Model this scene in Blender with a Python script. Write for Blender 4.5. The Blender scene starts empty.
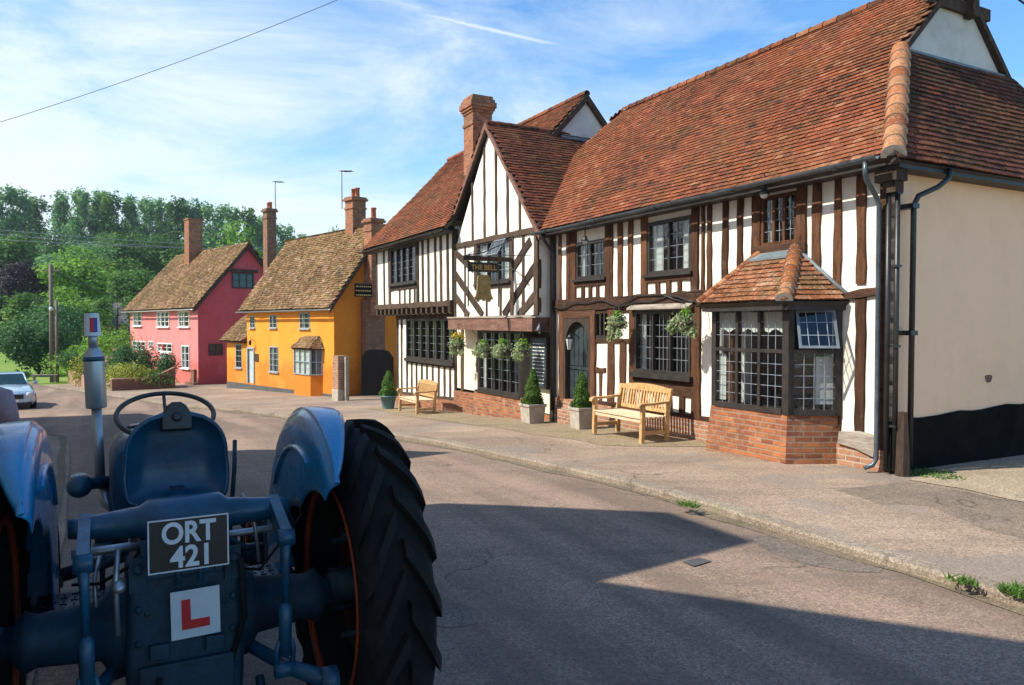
import bpy, bmesh, math, random
from mathutils import Vector, Matrix, noise
random.seed(7)
R=math.radians
scene=bpy.context.scene
col=scene.collection
# ------------------------------------------------------------------ survey
# camera height 1.88 m, 26 mm lens, pitched 1.34 degrees down: distances measured on the photograph
F=750.;CX=512.;CY=342.5;H=1.88
PT=math.atan(17.5/750)
def ray(px,py):
    x=(px-CX)/F; u=-(py-CY)/F
    return (x, math.cos(PT)+u*math.sin(PT), -math.sin(PT)+u*math.cos(PT))
class Frame:
    "a vertical survey frame: +x along a facade (to its right end), +y into the building"
    def __init__(s,ox,oy,ang,z=0.):
        a=R(ang); s.S,s.C=math.sin(a),math.cos(a); s.ox,s.oy,s.z=ox,oy,z
        s.rot=-(math.pi/2-a); s.c=s.w2p(0,0)
    def w2p(s,x,y): x-=s.ox;y-=s.oy; return (x*s.S-y*s.C, x*s.C+y*s.S)
    def p2w(s,a,b): return (s.ox+a*s.S+b*s.C, s.oy-a*s.C+b*s.S)
    def rp(s,px,py):
        r=ray(px,py); return (r[0]*s.S-r[1]*s.C, r[0]*s.C+r[1]*s.S, r[2])
    def Y(s,px,py,y=0.):
        r=s.rp(px,py); t=(y-s.c[1])/r[1]; return (s.c[0]+t*r[0], H+t*r[2]-s.z)
    def X(s,px,py,x=0.):
        r=s.rp(px,py); t=(x-s.c[0])/r[0]; return (s.c[1]+t*r[1], H+t*r[2]-s.z)
PUB=Frame((880-CX)/F*9.59,9.59,28.2)
KH=[(-400,16),(-200,12),(-120,5.5),(-80,.2),(-62,-1.8),(-50,-1.93),(-44,-1.83),(-38,-1.62),(-26,-1.28),(-18.2,-.84),(-14.4,-.66),(-8.8,-.3),(-5.5,-.1),(-1,0),(100,0)]
def g(a):
    for (a0,z0),(a1,z1) in zip(KH,KH[1:]):
        if a<=a1: return z0+(z1-z0)*max(0,(a-a0))/(a1-a0)
    return 0.
def gw(x,y): return g(PUB.w2p(x,y)[0])
def ground(px,py):
    r=ray(px,py); t=1.
    while t<400:
        x,y,z=t*r[0],t*r[1],H+t*r[2]
        if z<gw(x,y): break
        t+=.02
    return (x,y,gw(x,y))
def at(px,d):
    "ground point on the column px at depth d"
    x=(px-CX)/F*d
    return (x,d,gw(x,d))
# ------------------------------------------------------------------ materials
def newmat(name):
    m=bpy.data.materials.new(name); m.use_nodes=True
    nt=m.node_tree; b=nt.nodes['Principled BSDF']; return m,nt,b
def N(nt,t,**k):
    n=nt.nodes.new(t)
    for a,v in k.items(): setattr(n,a,v)
    return n
def ramp(nt,fac,stops):
    r=N(nt,'ShaderNodeValToRGB')
    while len(r.color_ramp.elements)<len(stops): r.color_ramp.elements.new(.5)
    for e,(p,c) in zip(r.color_ramp.elements,stops):
        e.position=p; e.color=(*c,1) if len(c)==3 else c
    nt.links.new(fac,r.inputs[0]); return r.outputs[0]
def noisen(nt,vec,scale,detail=5,rough=.6):
    n=N(nt,'ShaderNodeTexNoise'); n.inputs['Scale'].default_value=scale
    n.inputs['Detail'].default_value=detail; n.inputs['Roughness'].default_value=rough
    if vec is not None: nt.links.new(vec,n.inputs['Vector'])
    return n.outputs['Fac']
def mixc(nt,fac,a,b,mode='MIX'):
    m=N(nt,'ShaderNodeMix',data_type='RGBA',blend_type=mode)
    for i,v in ((0,fac),(6,a),(7,b)):
        if isinstance(v,(int,float)): m.inputs[i].default_value=v
        elif isinstance(v,tuple): m.inputs[i].default_value=(*v,1)
        else: nt.links.new(v,m.inputs[i])
    return m.outputs[2]
def bump(nt,b,h,strength=.3,dist=.02):
    n=N(nt,'ShaderNodeBump'); n.inputs['Strength'].default_value=strength; n.inputs['Distance'].default_value=dist
    nt.links.new(h,n.inputs['Height']); nt.links.new(n.outputs[0],b.inputs['Normal'])
def coords(nt,kind='Object'):
    return N(nt,'ShaderNodeTexCoord').outputs[kind]
def mapping(nt,vec,scale=(1,1,1)):
    m=N(nt,'ShaderNodeMapping'); m.inputs['Scale'].default_value=scale; nt.links.new(vec,m.inputs['Vector']); return m.outputs[0]
def simple(name,c1,c2,scale=6,rough=.7,metal=0,bs=.15,bd=.01,stretch=(1,1,1),spec=.5,coat=0):
    m,nt,b=newmat(name); v=mapping(nt,coords(nt),stretch)
    f=noisen(nt,v,scale)
    nt.links.new(ramp(nt,f,[(.3,c1),(.7,c2)]),b.inputs['Base Color'])
    b.inputs['Roughness'].default_value=rough; b.inputs['Metallic'].default_value=metal
    b.inputs['Specular IOR Level'].default_value=spec
    b.inputs['Coat Weight'].default_value=coat
    if bs: bump(nt,b,noisen(nt,v,scale*5,4),bs,bd)
    return m
def plaster(name,c,dirt=(.35,.28,.2),amt=.5,low=None,foot=0):
    m,nt,b=newmat(name); v=coords(nt)
    f=noisen(nt,v,1.3,8,.7)
    base=mixc(nt,ramp(nt,f,[(.48,(0,0,0)),(.78,(amt,amt,amt))]),c,tuple(x*y for x,y in zip(c,dirt)))
    f2=noisen(nt,v,.5,3)
    base=mixc(nt,ramp(nt,f2,[(.3,(0,0,0)),(.7,(.25,.25,.25))]),base,tuple(min(1,x*.78) for x in c))
    st=noisen(nt,mapping(nt,v,(3.5,3.5,.25)),1.6,6,.7)
    base=mixc(nt,ramp(nt,st,[(.55,(0,0,0)),(.8,(.3*amt,.3*amt,.3*amt))]),base,tuple(x*y for x,y in zip(c,dirt)))
    if foot:
        sz=N(nt,'ShaderNodeSeparateXYZ'); nt.links.new(v,sz.inputs[0])
        mz=N(nt,'ShaderNodeMath',operation='MULTIPLY_ADD'); nt.links.new(noisen(nt,v,1.8,6,.75),mz.inputs[0]); mz.inputs[1].default_value=-2.2; nt.links.new(sz.outputs[2],mz.inputs[2])
        base=mixc(nt,ramp(nt,mz.outputs[0],[(0,(foot,)*3),(.45,(0,0,0))]),base,tuple(x*y*1.6 for x,y in zip(c,dirt)))
        pf=noisen(nt,v,.45,6,.6); base=mixc(nt,ramp(nt,pf,[(.52,(0,0,0)),(.60,(.22,.22,.22))]),base,tuple(min(1,x*1.15+.08) for x in c))
        vc=N(nt,'ShaderNodeTexVoronoi',feature='DISTANCE_TO_EDGE'); vc.inputs['Scale'].default_value=.7
        nd=N(nt,'ShaderNodeTexNoise'); nd.inputs['Scale'].default_value=1.5; nd.inputs['Detail'].default_value=5; nt.links.new(v,nd.inputs['Vector'])
        dv=N(nt,'ShaderNodeVectorMath',operation='ADD'); nt.links.new(nd.outputs['Color'],dv.inputs[0]); nt.links.new(v,dv.inputs[1]); nt.links.new(dv.outputs[0],vc.inputs['Vector'])
        cm=mixc(nt,1.,ramp(nt,vc.outputs['Distance'],[(0,(.5,.5,.5)),(.006,(0,0,0))]),ramp(nt,noisen(nt,v,.8,2),[(.5,(0,0,0)),(.6,(1,1,1))]),'MULTIPLY'); base=mixc(nt,cm,base,tuple(x*.35 for x in c))
    nt.links.new(base,b.inputs['Base Color']); b.inputs['Roughness'].default_value=.9
    h=mixc(nt,.5,noisen(nt,v,3,3),noisen(nt,v,30,4))
    bump(nt,b,h,.45,.03); return m
def brick(name,c1,c2,mort,dark=.5,scale=1.,rw=.225,rh=.075,uv=True,mw=.012,bs=.6):
    m,nt,b=newmat(name)
    v=coords(nt,'UV' if uv else 'Object')
    t=N(nt,'ShaderNodeTexBrick'); nt.links.new(v,t.inputs['Vector'])
    t.inputs['Color1'].default_value=(*c1,1); t.inputs['Color2'].default_value=(*c2,1); t.inputs['Mortar'].default_value=(*mort,1)
    t.inputs['Scale'].default_value=scale; t.inputs['Mortar Size'].default_value=mw; t.inputs['Mortar Smooth'].default_value=.3
    t.inputs['Bias'].default_value=0; t.inputs['Brick Width'].default_value=rw; t.inputs['Row Height'].default_value=rh
    o=coords(nt)
    f=noisen(nt,o,2.2,8,.75)
    c=mixc(nt,ramp(nt,f,[(.42,(0,0,0)),(.75,(dark,dark,dark))]),t.outputs['Color'],(.09,.06,.045))
    f3=noisen(nt,o,9,4,.7)
    c=mixc(nt,ramp(nt,f3,[(.56,(0,0,0)),(.72,(.6,.6,.6))]),c,(.42,.16,.06))
    f4=noisen(nt,o,5,5,.7)
    c=mixc(nt,ramp(nt,f4,[(.56,(0,0,0)),(.70,(.55,.55,.55))]),c,(.40,.31,.22))
    f6=noisen(nt,mapping(nt,v,(4.4,13.3,1)),1.,3,.5)
    c=mixc(nt,ramp(nt,f6,[(.34,(.5,.5,.5)),(.42,(0,0,0))]),c,(.10,.04,.025))
    c=mixc(nt,ramp(nt,f6,[(.60,(0,0,0)),(.70,(.5,.5,.5))]),c,(.50,.20,.06))
    nt.links.new(c,b.inputs['Base Color']); b.inputs['Roughness'].default_value=.92
    inv=N(nt,'ShaderNodeMath',operation='SUBTRACT'); inv.inputs[0].default_value=1; nt.links.new(t.outputs['Fac'],inv.inputs[1])
    ad=N(nt,'ShaderNodeMath',operation='MULTIPLY_ADD'); nt.links.new(noisen(nt,o,40,4),ad.inputs[0]); ad.inputs[1].default_value=.5; nt.links.new(inv.outputs[0],ad.inputs[2])
    bump(nt,b,ad.outputs[0],bs,.012); return m
def tilemat(name,stops,moss=(.10,.085,.03),mossamt=.5,mossscale=1.2,lichen=.35,blotch=0):
    m,nt,b=newmat(name)
    a=N(nt,'ShaderNodeAttribute',attribute_name='tint')
    c=ramp(nt,a.outputs['Fac'],stops)
    o=coords(nt)
    if blotch:
        fb=noisen(nt,o,4.2,5,.7); c=mixc(nt,ramp(nt,fb,[(.53,(0,0,0)),(.62,(blotch,)*3)]),c,(.52,.38,.27)); fb2=noisen(nt,o,5.1,6,.7); c=mixc(nt,ramp(nt,fb2,[(.54,(0,0,0)),(.62,(blotch,)*3)]),c,(.045,.038,.012))
    f=noisen(nt,o,mossscale,9,.75)
    c=mixc(nt,ramp(nt,f,[(.45,(0,0,0)),(.68,(mossamt,)*3)]),c,moss)
    f2=noisen(nt,o,11,6,.75)
    c=mixc(nt,ramp(nt,f2,[(.62,(0,0,0)),(.7,(lichen,)*3)]),c,(.42,.40,.33))
    f3=noisen(nt,o,25,4,.7)
    c=mixc(nt,ramp(nt,f3,[(.35,(.5,.5,.5)),(.6,(0,0,0))]),c,(.03,.02,.016))
    f4=noisen(nt,o,38,3,.6)
    c=mixc(nt,ramp(nt,f4,[(.60,(0,0,0)),(.68,(lichen,)*3)]),c,(.46,.42,.34))
    f5=noisen(nt,mapping(nt,o,(1.2,1.2,.4)),1.1,6,.7)
    c=mixc(nt,ramp(nt,f5,[(.5,(0,0,0)),(.75,(.5,.5,.5))]),c,(.05,.035,.025))
    nt.links.new(c,b.inputs['Base Color']); b.inputs['Roughness'].default_value=.9; b.inputs['Specular IOR Level'].default_value=.12
    bump(nt,b,noisen(nt,o,45,4),.5,.01); return m
def leafmat(name,c1,c2,c3=None):
    m,nt,b=newmat(name)
    a=N(nt,'ShaderNodeAttribute',attribute_name='tint')
    c=ramp(nt,a.outputs['Fac'],[(0,c1),(.6,c2),(1,c3 or c2)])
    nt.links.new(c,b.inputs['Base Color']); b.inputs['Roughness'].default_value=.6; b.inputs['Specular IOR Level'].default_value=.3
    tr=N(nt,'ShaderNodeBsdfTranslucent'); nt.links.new(c,tr.inputs['Color'])
    mx=N(nt,'ShaderNodeMixShader'); mx.inputs[0].default_value=.45
    nt.links.new(b.outputs[0],mx.inputs[1]); nt.links.new(tr.outputs[0],mx.inputs[2])
    nt.links.new(mx.outputs[0],nt.nodes['Material Output'].inputs[0]); return m
def glassmat(name,tint=(.9,.95,.95),trans=.92,rough=.02):
    m,nt,b=newmat(name); nt.nodes.remove(b)
    gl=N(nt,'ShaderNodeBsdfGlossy'); gl.inputs['Roughness'].default_value=rough
    bp=N(nt,'ShaderNodeBump'); bp.inputs['Strength'].default_value=.25; bp.inputs['Distance'].default_value=.02
    nt.links.new(noisen(nt,coords(nt),7,2),bp.inputs['Height']); nt.links.new(bp.outputs[0],gl.inputs['Normal'])
    tr=N(nt,'ShaderNodeBsdfTransparent'); tr.inputs['Color'].default_value=(*[t*trans for t in tint],1)
    ge=N(nt,'ShaderNodeNewGeometry'); dt=N(nt,'ShaderNodeVectorMath',operation='DOT_PRODUCT'); nt.links.new(ge.outputs['Normal'],dt.inputs[0]); nt.links.new(ge.outputs['Incoming'],dt.inputs[1])
    ab=N(nt,'ShaderNodeMath',operation='ABSOLUTE'); nt.links.new(dt.outputs['Value'],ab.inputs[0])
    om=N(nt,'ShaderNodeMath',operation='SUBTRACT'); om.inputs[0].default_value=1; nt.links.new(ab.outputs[0],om.inputs[1])
    pw=N(nt,'ShaderNodeMath',operation='POWER'); nt.links.new(om.outputs[0],pw.inputs[0]); pw.inputs[1].default_value=4.
    ad=N(nt,'ShaderNodeMath',operation='MULTIPLY_ADD'); nt.links.new(pw.outputs[0],ad.inputs[0]); ad.inputs[1].default_value=.85; ad.inputs[2].default_value=.09
    mx=N(nt,'ShaderNodeMixShader'); nt.links.new(ad.outputs[0],mx.inputs[0]); nt.links.new(tr.outputs[0],mx.inputs[1]); nt.links.new(gl.outputs[0],mx.inputs[2])
    nt.links.new(mx.outputs[0],nt.nodes['Material Output'].inputs[0]); return m
M={}
M['plaster']=plaster('white_limewash',(.85,.81,.72),amt=.6)
M['plaster_grey']=plaster('grey_limewash',(.62,.60,.56),amt=.6)
M['cream']=plaster('cream_render',(.95,.64,.41),amt=.2)
M['cream2']=plaster('pale_cream_render',(.80,.74,.58),amt=.2)
M['pink']=plaster('pink_render',(.76,.225,.215),amt=.35,foot=.6)
M['pinkshade']=plaster('shaded_pink_render',(.56,.085,.095),amt=.45,foot=.6)  # darker copy of the pink: the gable's shade is put into the colour
M['yellow']=plaster('ochre_render',(.84,.295,.022),amt=.3,foot=.6)
M['ochreshade']=plaster('shaded_ochre_render',(.66,.22,.012),amt=.4,foot=.6)  # ochre darkened to carry the shade on the gable end
M['gatewood']=simple('near_black_boards',(.004,.004,.005),(.010,.010,.011),5,.9,spec=.1)  # near-black boards for the gate and the hanging sign
M['black']=simple('black_tar',(.004,.004,.004),(.016,.014,.012),3,.95,bs=.6,spec=.05)
M['interior']=simple('dark_room',(.02,.018,.015),(.05,.04,.03),2,.9,bs=0)
def wood(name,c1,c2,st):
    m,nt,b=newmat(name); o=coords(nt); v=mapping(nt,o,st)
    c=ramp(nt,noisen(nt,v,2.5,6,.65),[(.3,c1),(.7,c2)])
    a=N(nt,'ShaderNodeAttribute',attribute_name='tint')
    c=mixc(nt,1.,c,ramp(nt,a.outputs['Fac'],[(0,(.5,.5,.5)),(1,(1.25,1.2,1.15))]),'MULTIPLY')
    f=noisen(nt,v,9,5,.7); cm=ramp(nt,f,[(.36,(.85,.85,.85)),(.45,(0,0,0))]); c=mixc(nt,cm,c,(.012,.009,.007))
    f2=noisen(nt,o,3,6,.7); c=mixc(nt,ramp(nt,f2,[(.58,(0,0,0)),(.72,(.45,.45,.45))]),c,(.17,.13,.10))
    nt.links.new(c,b.inputs['Base Color']); b.inputs['Roughness'].default_value=.88; b.inputs['Specular IOR Level'].default_value=.2
    bump(nt,b,f,.7,.012); return m
M['oak']=wood('brown_oak',(.055,.025,.014),(.17,.078,.042),(5,5,.7))
M['oakh']=wood('brown_oak_rail',(.045,.024,.016),(.13,.066,.042),(.7,5,5))
M['oakgrey']=wood('grey_brown_oak',(.040,.028,.021),(.115,.08,.06),(5,5,.7))
M['darkoak']=simple('dark_brown_oak',(.018,.011,.008),(.06,.036,.024),3,.8,bs=.6,bd=.01,stretch=(5,5,.7))  # darker oak for the arched door frame
M['oakred']=simple('red_brown_fascia',(.11,.05,.035),(.24,.12,.085),3,.8,bs=.5,stretch=(1,3,5))
M['weathered']=simple('silvered_oak',(.18,.15,.12),(.42,.37,.31),4,.9,bs=.8,stretch=(1,4,5))
M['darkwood']=simple('dark_window_wood',(.012,.010,.009),(.04,.03,.025),6,.55)
M['iron']=simple('black_iron',(.012,.012,.013),(.03,.03,.03),12,.4,spec=.5)
M['pipegrey']=simple('grey_gutter_metal',(.05,.068,.08),(.13,.16,.19),5,.35,metal=.3)
M['lead']=simple('lead_sheet',(.10,.13,.15),(.20,.24,.27),5,.6,metal=.1)
M['came']=simple('lead_came',(.24,.28,.33),(.42,.47,.53),9,.45,metal=.3,bs=0)
M['glass']=glassmat('window_glass')
M['curtain']=simple('white_curtain',(.6,.6,.57),(.85,.85,.82),8,.9,stretch=(6,1,.3))
M['brick']=brick('orange_red_brick',(.44,.145,.05),(.21,.055,.027),(.27,.19,.125),dark=.65)
M['brickpale']=brick('worn_plinth_brick',(.42,.20,.12),(.30,.13,.08),(.40,.34,.27),dark=.4)
M['brickdark']=brick('brown_brick',(.26,.10,.05),(.16,.065,.035),(.2,.16,.12),dark=.5)
M['tiles']=tilemat('red_clay_tiles',[(0,(.085,.028,.016)),(.25,(.19,.054,.024)),(.7,(.29,.080,.033)),(.92,(.34,.108,.048)),(1,(.36,.155,.08))],mossamt=.5,lichen=.6,mossscale=.8)
M['tilesdark']=tilemat('dark_red_clay_tiles',[(0,(.045,.016,.011)),(.5,(.125,.038,.021)),(1,(.22,.07,.034))],mossamt=.45)
M['tilesmoss']=tilemat('mossy_clay_tiles',[(0,(.06,.032,.016)),(.5,(.21,.095,.042)),(1,(.42,.24,.13))],moss=(.17,.15,.025),mossamt=.8,mossscale=2.6,lichen=.7,blotch=.8)
M['tilesorange']=tilemat('orange_clay_tiles',[(0,(.14,.05,.025)),(.5,(.31,.10,.038)),(1,(.42,.20,.11))],mossamt=.85,mossscale=2.2,lichen=1.,blotch=.45)
M['bonnet']=tilemat('orange_ridge_tile',[(0,(.25,.07,.028)),(.5,(.42,.13,.04)),(1,(.50,.24,.12))],mossamt=.6,mossscale=3,lichen=.8)
M['mortar']=simple('lime_mortar',(.5,.45,.38),(.75,.7,.62),15,.95)
M['pot']=simple('clay_pot',(.32,.09,.045),(.45,.15,.08),5,.8)
M['stone']=simple('weathered_stone',(.30,.26,.21),(.50,.45,.38),8,.95,bs=.6)
M['teak']=simple('golden_teak',(.36,.19,.065),(.66,.42,.19),3,.6,bs=.3,stretch=(6,2,6))
M['teakpale']=simple('sun_bleached_teak',(.50,.36,.22),(.74,.60,.42),4,.7,bs=.3,stretch=(1,6,6))
M['white']=simple('white_paint',(.68,.68,.66),(.82,.82,.80),6,.5)
M['bayplinth']=simple('dark_grey_plinth',(.05,.05,.05),(.11,.11,.11),6,.8)
M['greytrim']=simple('grey_paint',(.22,.27,.30),(.36,.41,.43),6,.5)
M['bluepot']=simple('blue_glazed_pot',(.05,.13,.15),(.12,.24,.27),5,.4)
M['paleblue']=simple('pale_blue_door',(.34,.44,.47),(.5,.58,.6),5,.5)
M['door']=simple('grey_green_door',(.012,.022,.025),(.04,.058,.063),5,.45)
M['board']=simple('chalkboard',(.015,.03,.045),(.04,.07,.095),3,.5,bs=0)
M['gold']=simple('dull_gold',(.23,.16,.055),(.40,.30,.12),12,.6,metal=.25,bs=.2)
M['gilt']=simple('gilt_letter',(.40,.25,.06),(.50,.33,.1),12,.5,metal=.2,bs=0)
M['bark']=simple('bark',(.06,.045,.03),(.14,.11,.08),6,.95,bs=.8,stretch=(3,3,.6))
M['pole']=simple('weathered_pole',(.10,.085,.065),(.20,.17,.135),6,.9,stretch=(3,3,.5))
M['leafmid']=leafmat('mid_green_leaves',(.045,.11,.022),(.10,.22,.04),(.18,.32,.06))
M['leafdark']=leafmat('dark_green_leaves',(.03,.09,.034),(.065,.165,.055),(.12,.24,.075))
M['leafblue']=leafmat('blue_green_leaves',(.08,.20,.085),(.17,.35,.13),(.27,.45,.17))
M['leaflime']=leafmat('lime_green_leaves',(.10,.22,.025),(.20,.38,.045),(.30,.48,.08))
M['leafpurple']=leafmat('purple_leaves',(.018,.014,.022),(.045,.032,.045),(.08,.06,.07))
M['leafyellow']=leafmat('yellow_green_leaves',(.17,.22,.03),(.34,.38,.06),(.50,.48,.10))
M['leafsage']=leafmat('pale_sage_leaves',(.20,.28,.13),(.38,.46,.25),(.58,.62,.40))
M['leafbox']=leafmat('clipped_box_leaves',(.045,.105,.015),(.085,.18,.025),(.14,.25,.04))
M['flowerred']=leafmat('red_petals',(.45,.03,.02),(.65,.05,.03))
M['floweryellow']=leafmat('yellow_petals',(.45,.33,.02),(.7,.5,.04))
M['flowerpink']=leafmat('pink_petals',(.6,.25,.25),(.75,.5,.45))
def worn(name,c1,c2,dirt,rust,rough,damt=.6,coat=.2,ramt=.8):
    m,nt,b=newmat(name); v=coords(nt)
    c=ramp(nt,noisen(nt,v,5,5),[(.3,c1),(.7,c2)])
    f=noisen(nt,v,3.2,9,.75); dm=ramp(nt,f,[(.44,(0,0,0)),(.66,(damt,)*3)]); c=mixc(nt,dm,c,dirt)
    f2=noisen(nt,v,16,7,.75); rm=ramp(nt,f2,[(.62,(0,0,0)),(.67,(ramt,)*3)]); c=mixc(nt,rm,c,rust)
    nt.links.new(c,b.inputs['Base Color']); b.inputs['Coat Weight'].default_value=coat
    rg=mixc(nt,dm,(rough,)*3,(.85,)*3); nt.links.new(rg,b.inputs['Roughness'])
    bump(nt,b,mixc(nt,.5,noisen(nt,v,60,4,.7),f2),.35,.006); return m
M['discshade']=worn('shaded_orange_disc',(.10,.016,.006),(.17,.028,.008),(.02,.014,.012),(.05,.02,.012),.6,.8,0.)  # grimy wheel orange, darkened to carry the shade under the mudguard
M['tractorpaint']=worn('tractor_paint_dull',(.0015,.045,.090),(.006,.098,.185),(.014,.024,.024),(.06,.035,.02),.36,.7)
M['skylitblue']=worn('skylit_blue_paint',(.005,.15,.34),(.012,.24,.48),(.006,.10,.20),(.03,.05,.06),.22,.35,.45,.25)  # mudguard blue brightened so the sky's reflection sits in the base colour
M['tractorgrime']=worn('grimy_blue_castings',(.0015,.026,.048),(.005,.052,.09),(.012,.014,.013),(.045,.025,.015),.55,.85,.0)
M['rubber']=simple('tyre_rubber',(.007,.007,.007),(.020,.018,.017),5,.85,bs=.5,spec=.25)
M['orange']=simple('orange_wheel_paint',(.30,.035,.010),(.48,.075,.016),6,.5)
M['steel']=simple('silencer_steel',(.32,.34,.36),(.5,.52,.54),3,.42,metal=.75,bs=.1,stretch=(1,1,.3))
M['chrome']=simple('bright_steel',(.5,.52,.55),(.7,.72,.75),6,.25,metal=.9)
M['plateblack']=simple('plate_black',(.008,.008,.008),(.018,.016,.015),6,.35,bs=0)
M['silverletter']=simple('plate_silver',(.55,.58,.62),(.68,.70,.74),10,.4,bs=0)
M['redpaint']=simple('sign_red',(.55,.015,.015),(.62,.03,.025),4,.5,bs=0)
M['bluepaint']=simple('sign_blue',(.02,.04,.25),(.04,.07,.32),4,.5,bs=0)
M['whiteplastic']=simple('translucent_plastic',(.55,.6,.62),(.7,.74,.76),4,.3,bs=0)
M['carpaint']=simple('silver_blue_car_paint',(.38,.52,.62),(.44,.58,.68),2,.25,metal=.4,bs=0,coat=.8)
M['carglass']=simple('car_glass',(.01,.03,.035),(.02,.05,.06),2,.05,bs=0)
M['lamp']=simple('lamp_glass',(.5,.55,.55),(.65,.7,.7),3,.1,bs=0)
M['skin']=simple('skin',(.45,.20,.14),(.52,.26,.18),8,.6)
M['shirt']=simple('mauve_shirt',(.30,.20,.22),(.40,.28,.30),10,.9,bs=.4)
M['cloth']=simple('dark_trousers',(.02,.02,.03),(.05,.05,.06),10,.9)
M['hair']=simple('brown_hair',(.04,.025,.015),(.08,.05,.03),30,.7)
M['slate']=tilemat('grey_slate',[(0,(.10,.10,.12)),(1,(.24,.23,.25))],mossamt=.3)
def groundmat(name,c1,c2,c3,speck=.5,big=.35,bs=.5,patch=None,moss=None,tracks=False):
    m,nt,b=newmat(name); v=coords(nt)
    c=ramp(nt,noisen(nt,v,big,7,.65),[(.3,c1),(.5,c2),(.72,c3)])
    vo=N(nt,'ShaderNodeTexVoronoi'); vo.inputs['Scale'].default_value=85; nt.links.new(v,vo.inputs['Vector'])
    sp=N(nt,'ShaderNodeSeparateColor'); nt.links.new(vo.outputs['Color'],sp.inputs[0])
    c=mixc(nt,speck,c,ramp(nt,sp.outputs[0],[(0,(.12,.10,.09)),(.5,(.5,.46,.42)),(1,(.95,.9,.85))]),'OVERLAY')
    f=noisen(nt,v,18,6,.8)
    c=mixc(nt,ramp(nt,f,[(.3,(.45,.45,.45)),(.55,(0,0,0))]),c,tuple(x*.45 for x in c1))
    s2=noisen(nt,mapping(nt,v,(.25,2.2,1)),1.1,6,.7)
    c=mixc(nt,ramp(nt,s2,[(.5,(0,0,0)),(.75,(.5,.5,.5))]),c,tuple(x*.62 for x in c1))
    if moss:
        f5=noisen(nt,v,1.7,8,.8)
        c=mixc(nt,ramp(nt,f5,[(.55,(0,0,0)),(.68,(.8,.8,.8))]),c,moss)
    if patch:
        f6=noisen(nt,v,.8,2,.4)
        c=mixc(nt,ramp(nt,f6,[(.56,(0,0,0)),(.60,(.45,.45,.45))]),c,patch)
    if tracks:
        mp=N(nt,'ShaderNodeMapping'); mp.inputs['Rotation'].default_value=(0,0,R(-28)); nt.links.new(v,mp.inputs['Vector'])
        st2=mapping(nt,mp.outputs[0],(.9,.06,1)); f7=noisen(nt,st2,1.3,4,.55)
        c=mixc(nt,ramp(nt,f7,[(.42,(.55,.55,.55)),(.56,(0,0,0))]),c,tuple(x*.62 for x in c1))
        c=mixc(nt,ramp(nt,f7,[(.56,(0,0,0)),(.66,(.35,.35,.35))]),c,(.36,.235,.185))
    ds=N(nt,'ShaderNodeVectorMath',operation='MULTIPLY_ADD'); nn_=N(nt,'ShaderNodeTexNoise'); nn_.inputs['Scale'].default_value=1.6; nn_.inputs['Detail'].default_value=6; nt.links.new(v,nn_.inputs['Vector'])
    nt.links.new(nn_.outputs['Color'],ds.inputs[0]); ds.inputs[1].default_value=(.9,.9,.9); nt.links.new(v,ds.inputs[2])
    vc=N(nt,'ShaderNodeTexVoronoi',feature='DISTANCE_TO_EDGE'); vc.inputs['Scale'].default_value=.42; nt.links.new(ds.outputs[0],vc.inputs['Vector'])
    cr_=mixc(nt,1.,ramp(nt,vc.outputs['Distance'],[(.0,(.8,.8,.8)),(.009,(0,0,0))]),ramp(nt,noisen(nt,v,.6,3),[(.48,(0,0,0)),(.6,(1,1,1))]),'MULTIPLY')
    c=mixc(nt,cr_,c,(.05,.045,.035))
    st3=noisen(nt,v,2.3,3,.5); c=mixc(nt,ramp(nt,st3,[(.70,(0,0,0)),(.76,(.5,.5,.5))]),c,tuple(x*.4 for x in c1))
    nt.links.new(c,b.inputs['Base Color']); b.inputs['Roughness'].default_value=.93
    b.inputs['Specular IOR Level'].default_value=.25
    bump(nt,b,mixc(nt,.5,vo.outputs['Distance'],noisen(nt,v,30,5,.8)),bs,.012); return m
M['road']=groundmat('worn_road',(.19,.143,.113),(.265,.198,.152),(.34,.258,.198),big=.25,bs=.3,tracks=True)
M['pave']=groundmat('footway_tarmac',(.20,.155,.12),(.30,.228,.172),(.41,.32,.24),big=.45,patch=(.20,.18,.16),bs=.3)
M['cobble']=groundmat('sandy_cobbles',(.22,.175,.12),(.31,.25,.17),(.25,.22,.12),speck=.7,big=2,bs=1,moss=(.14,.155,.05))
M['grass']=groundmat('grass',(.10,.20,.035),(.18,.29,.055),(.30,.36,.10),big=.05,speck=.3)
M['grit']=groundmat('gutter_grit',(.13,.105,.075),(.20,.16,.115),(.15,.14,.08),big=2.2,bs=.6,moss=(.10,.12,.045))
M['kerb']=groundmat('kerb_stone',(.20,.165,.13),(.27,.225,.18),(.33,.28,.225),big=1.2,bs=.4,moss=(.13,.135,.06))
M['seam']=groundmat('mossy_seam',(.12,.11,.08),(.17,.15,.10),(.22,.19,.13),moss=(.09,.12,.04))
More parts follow.
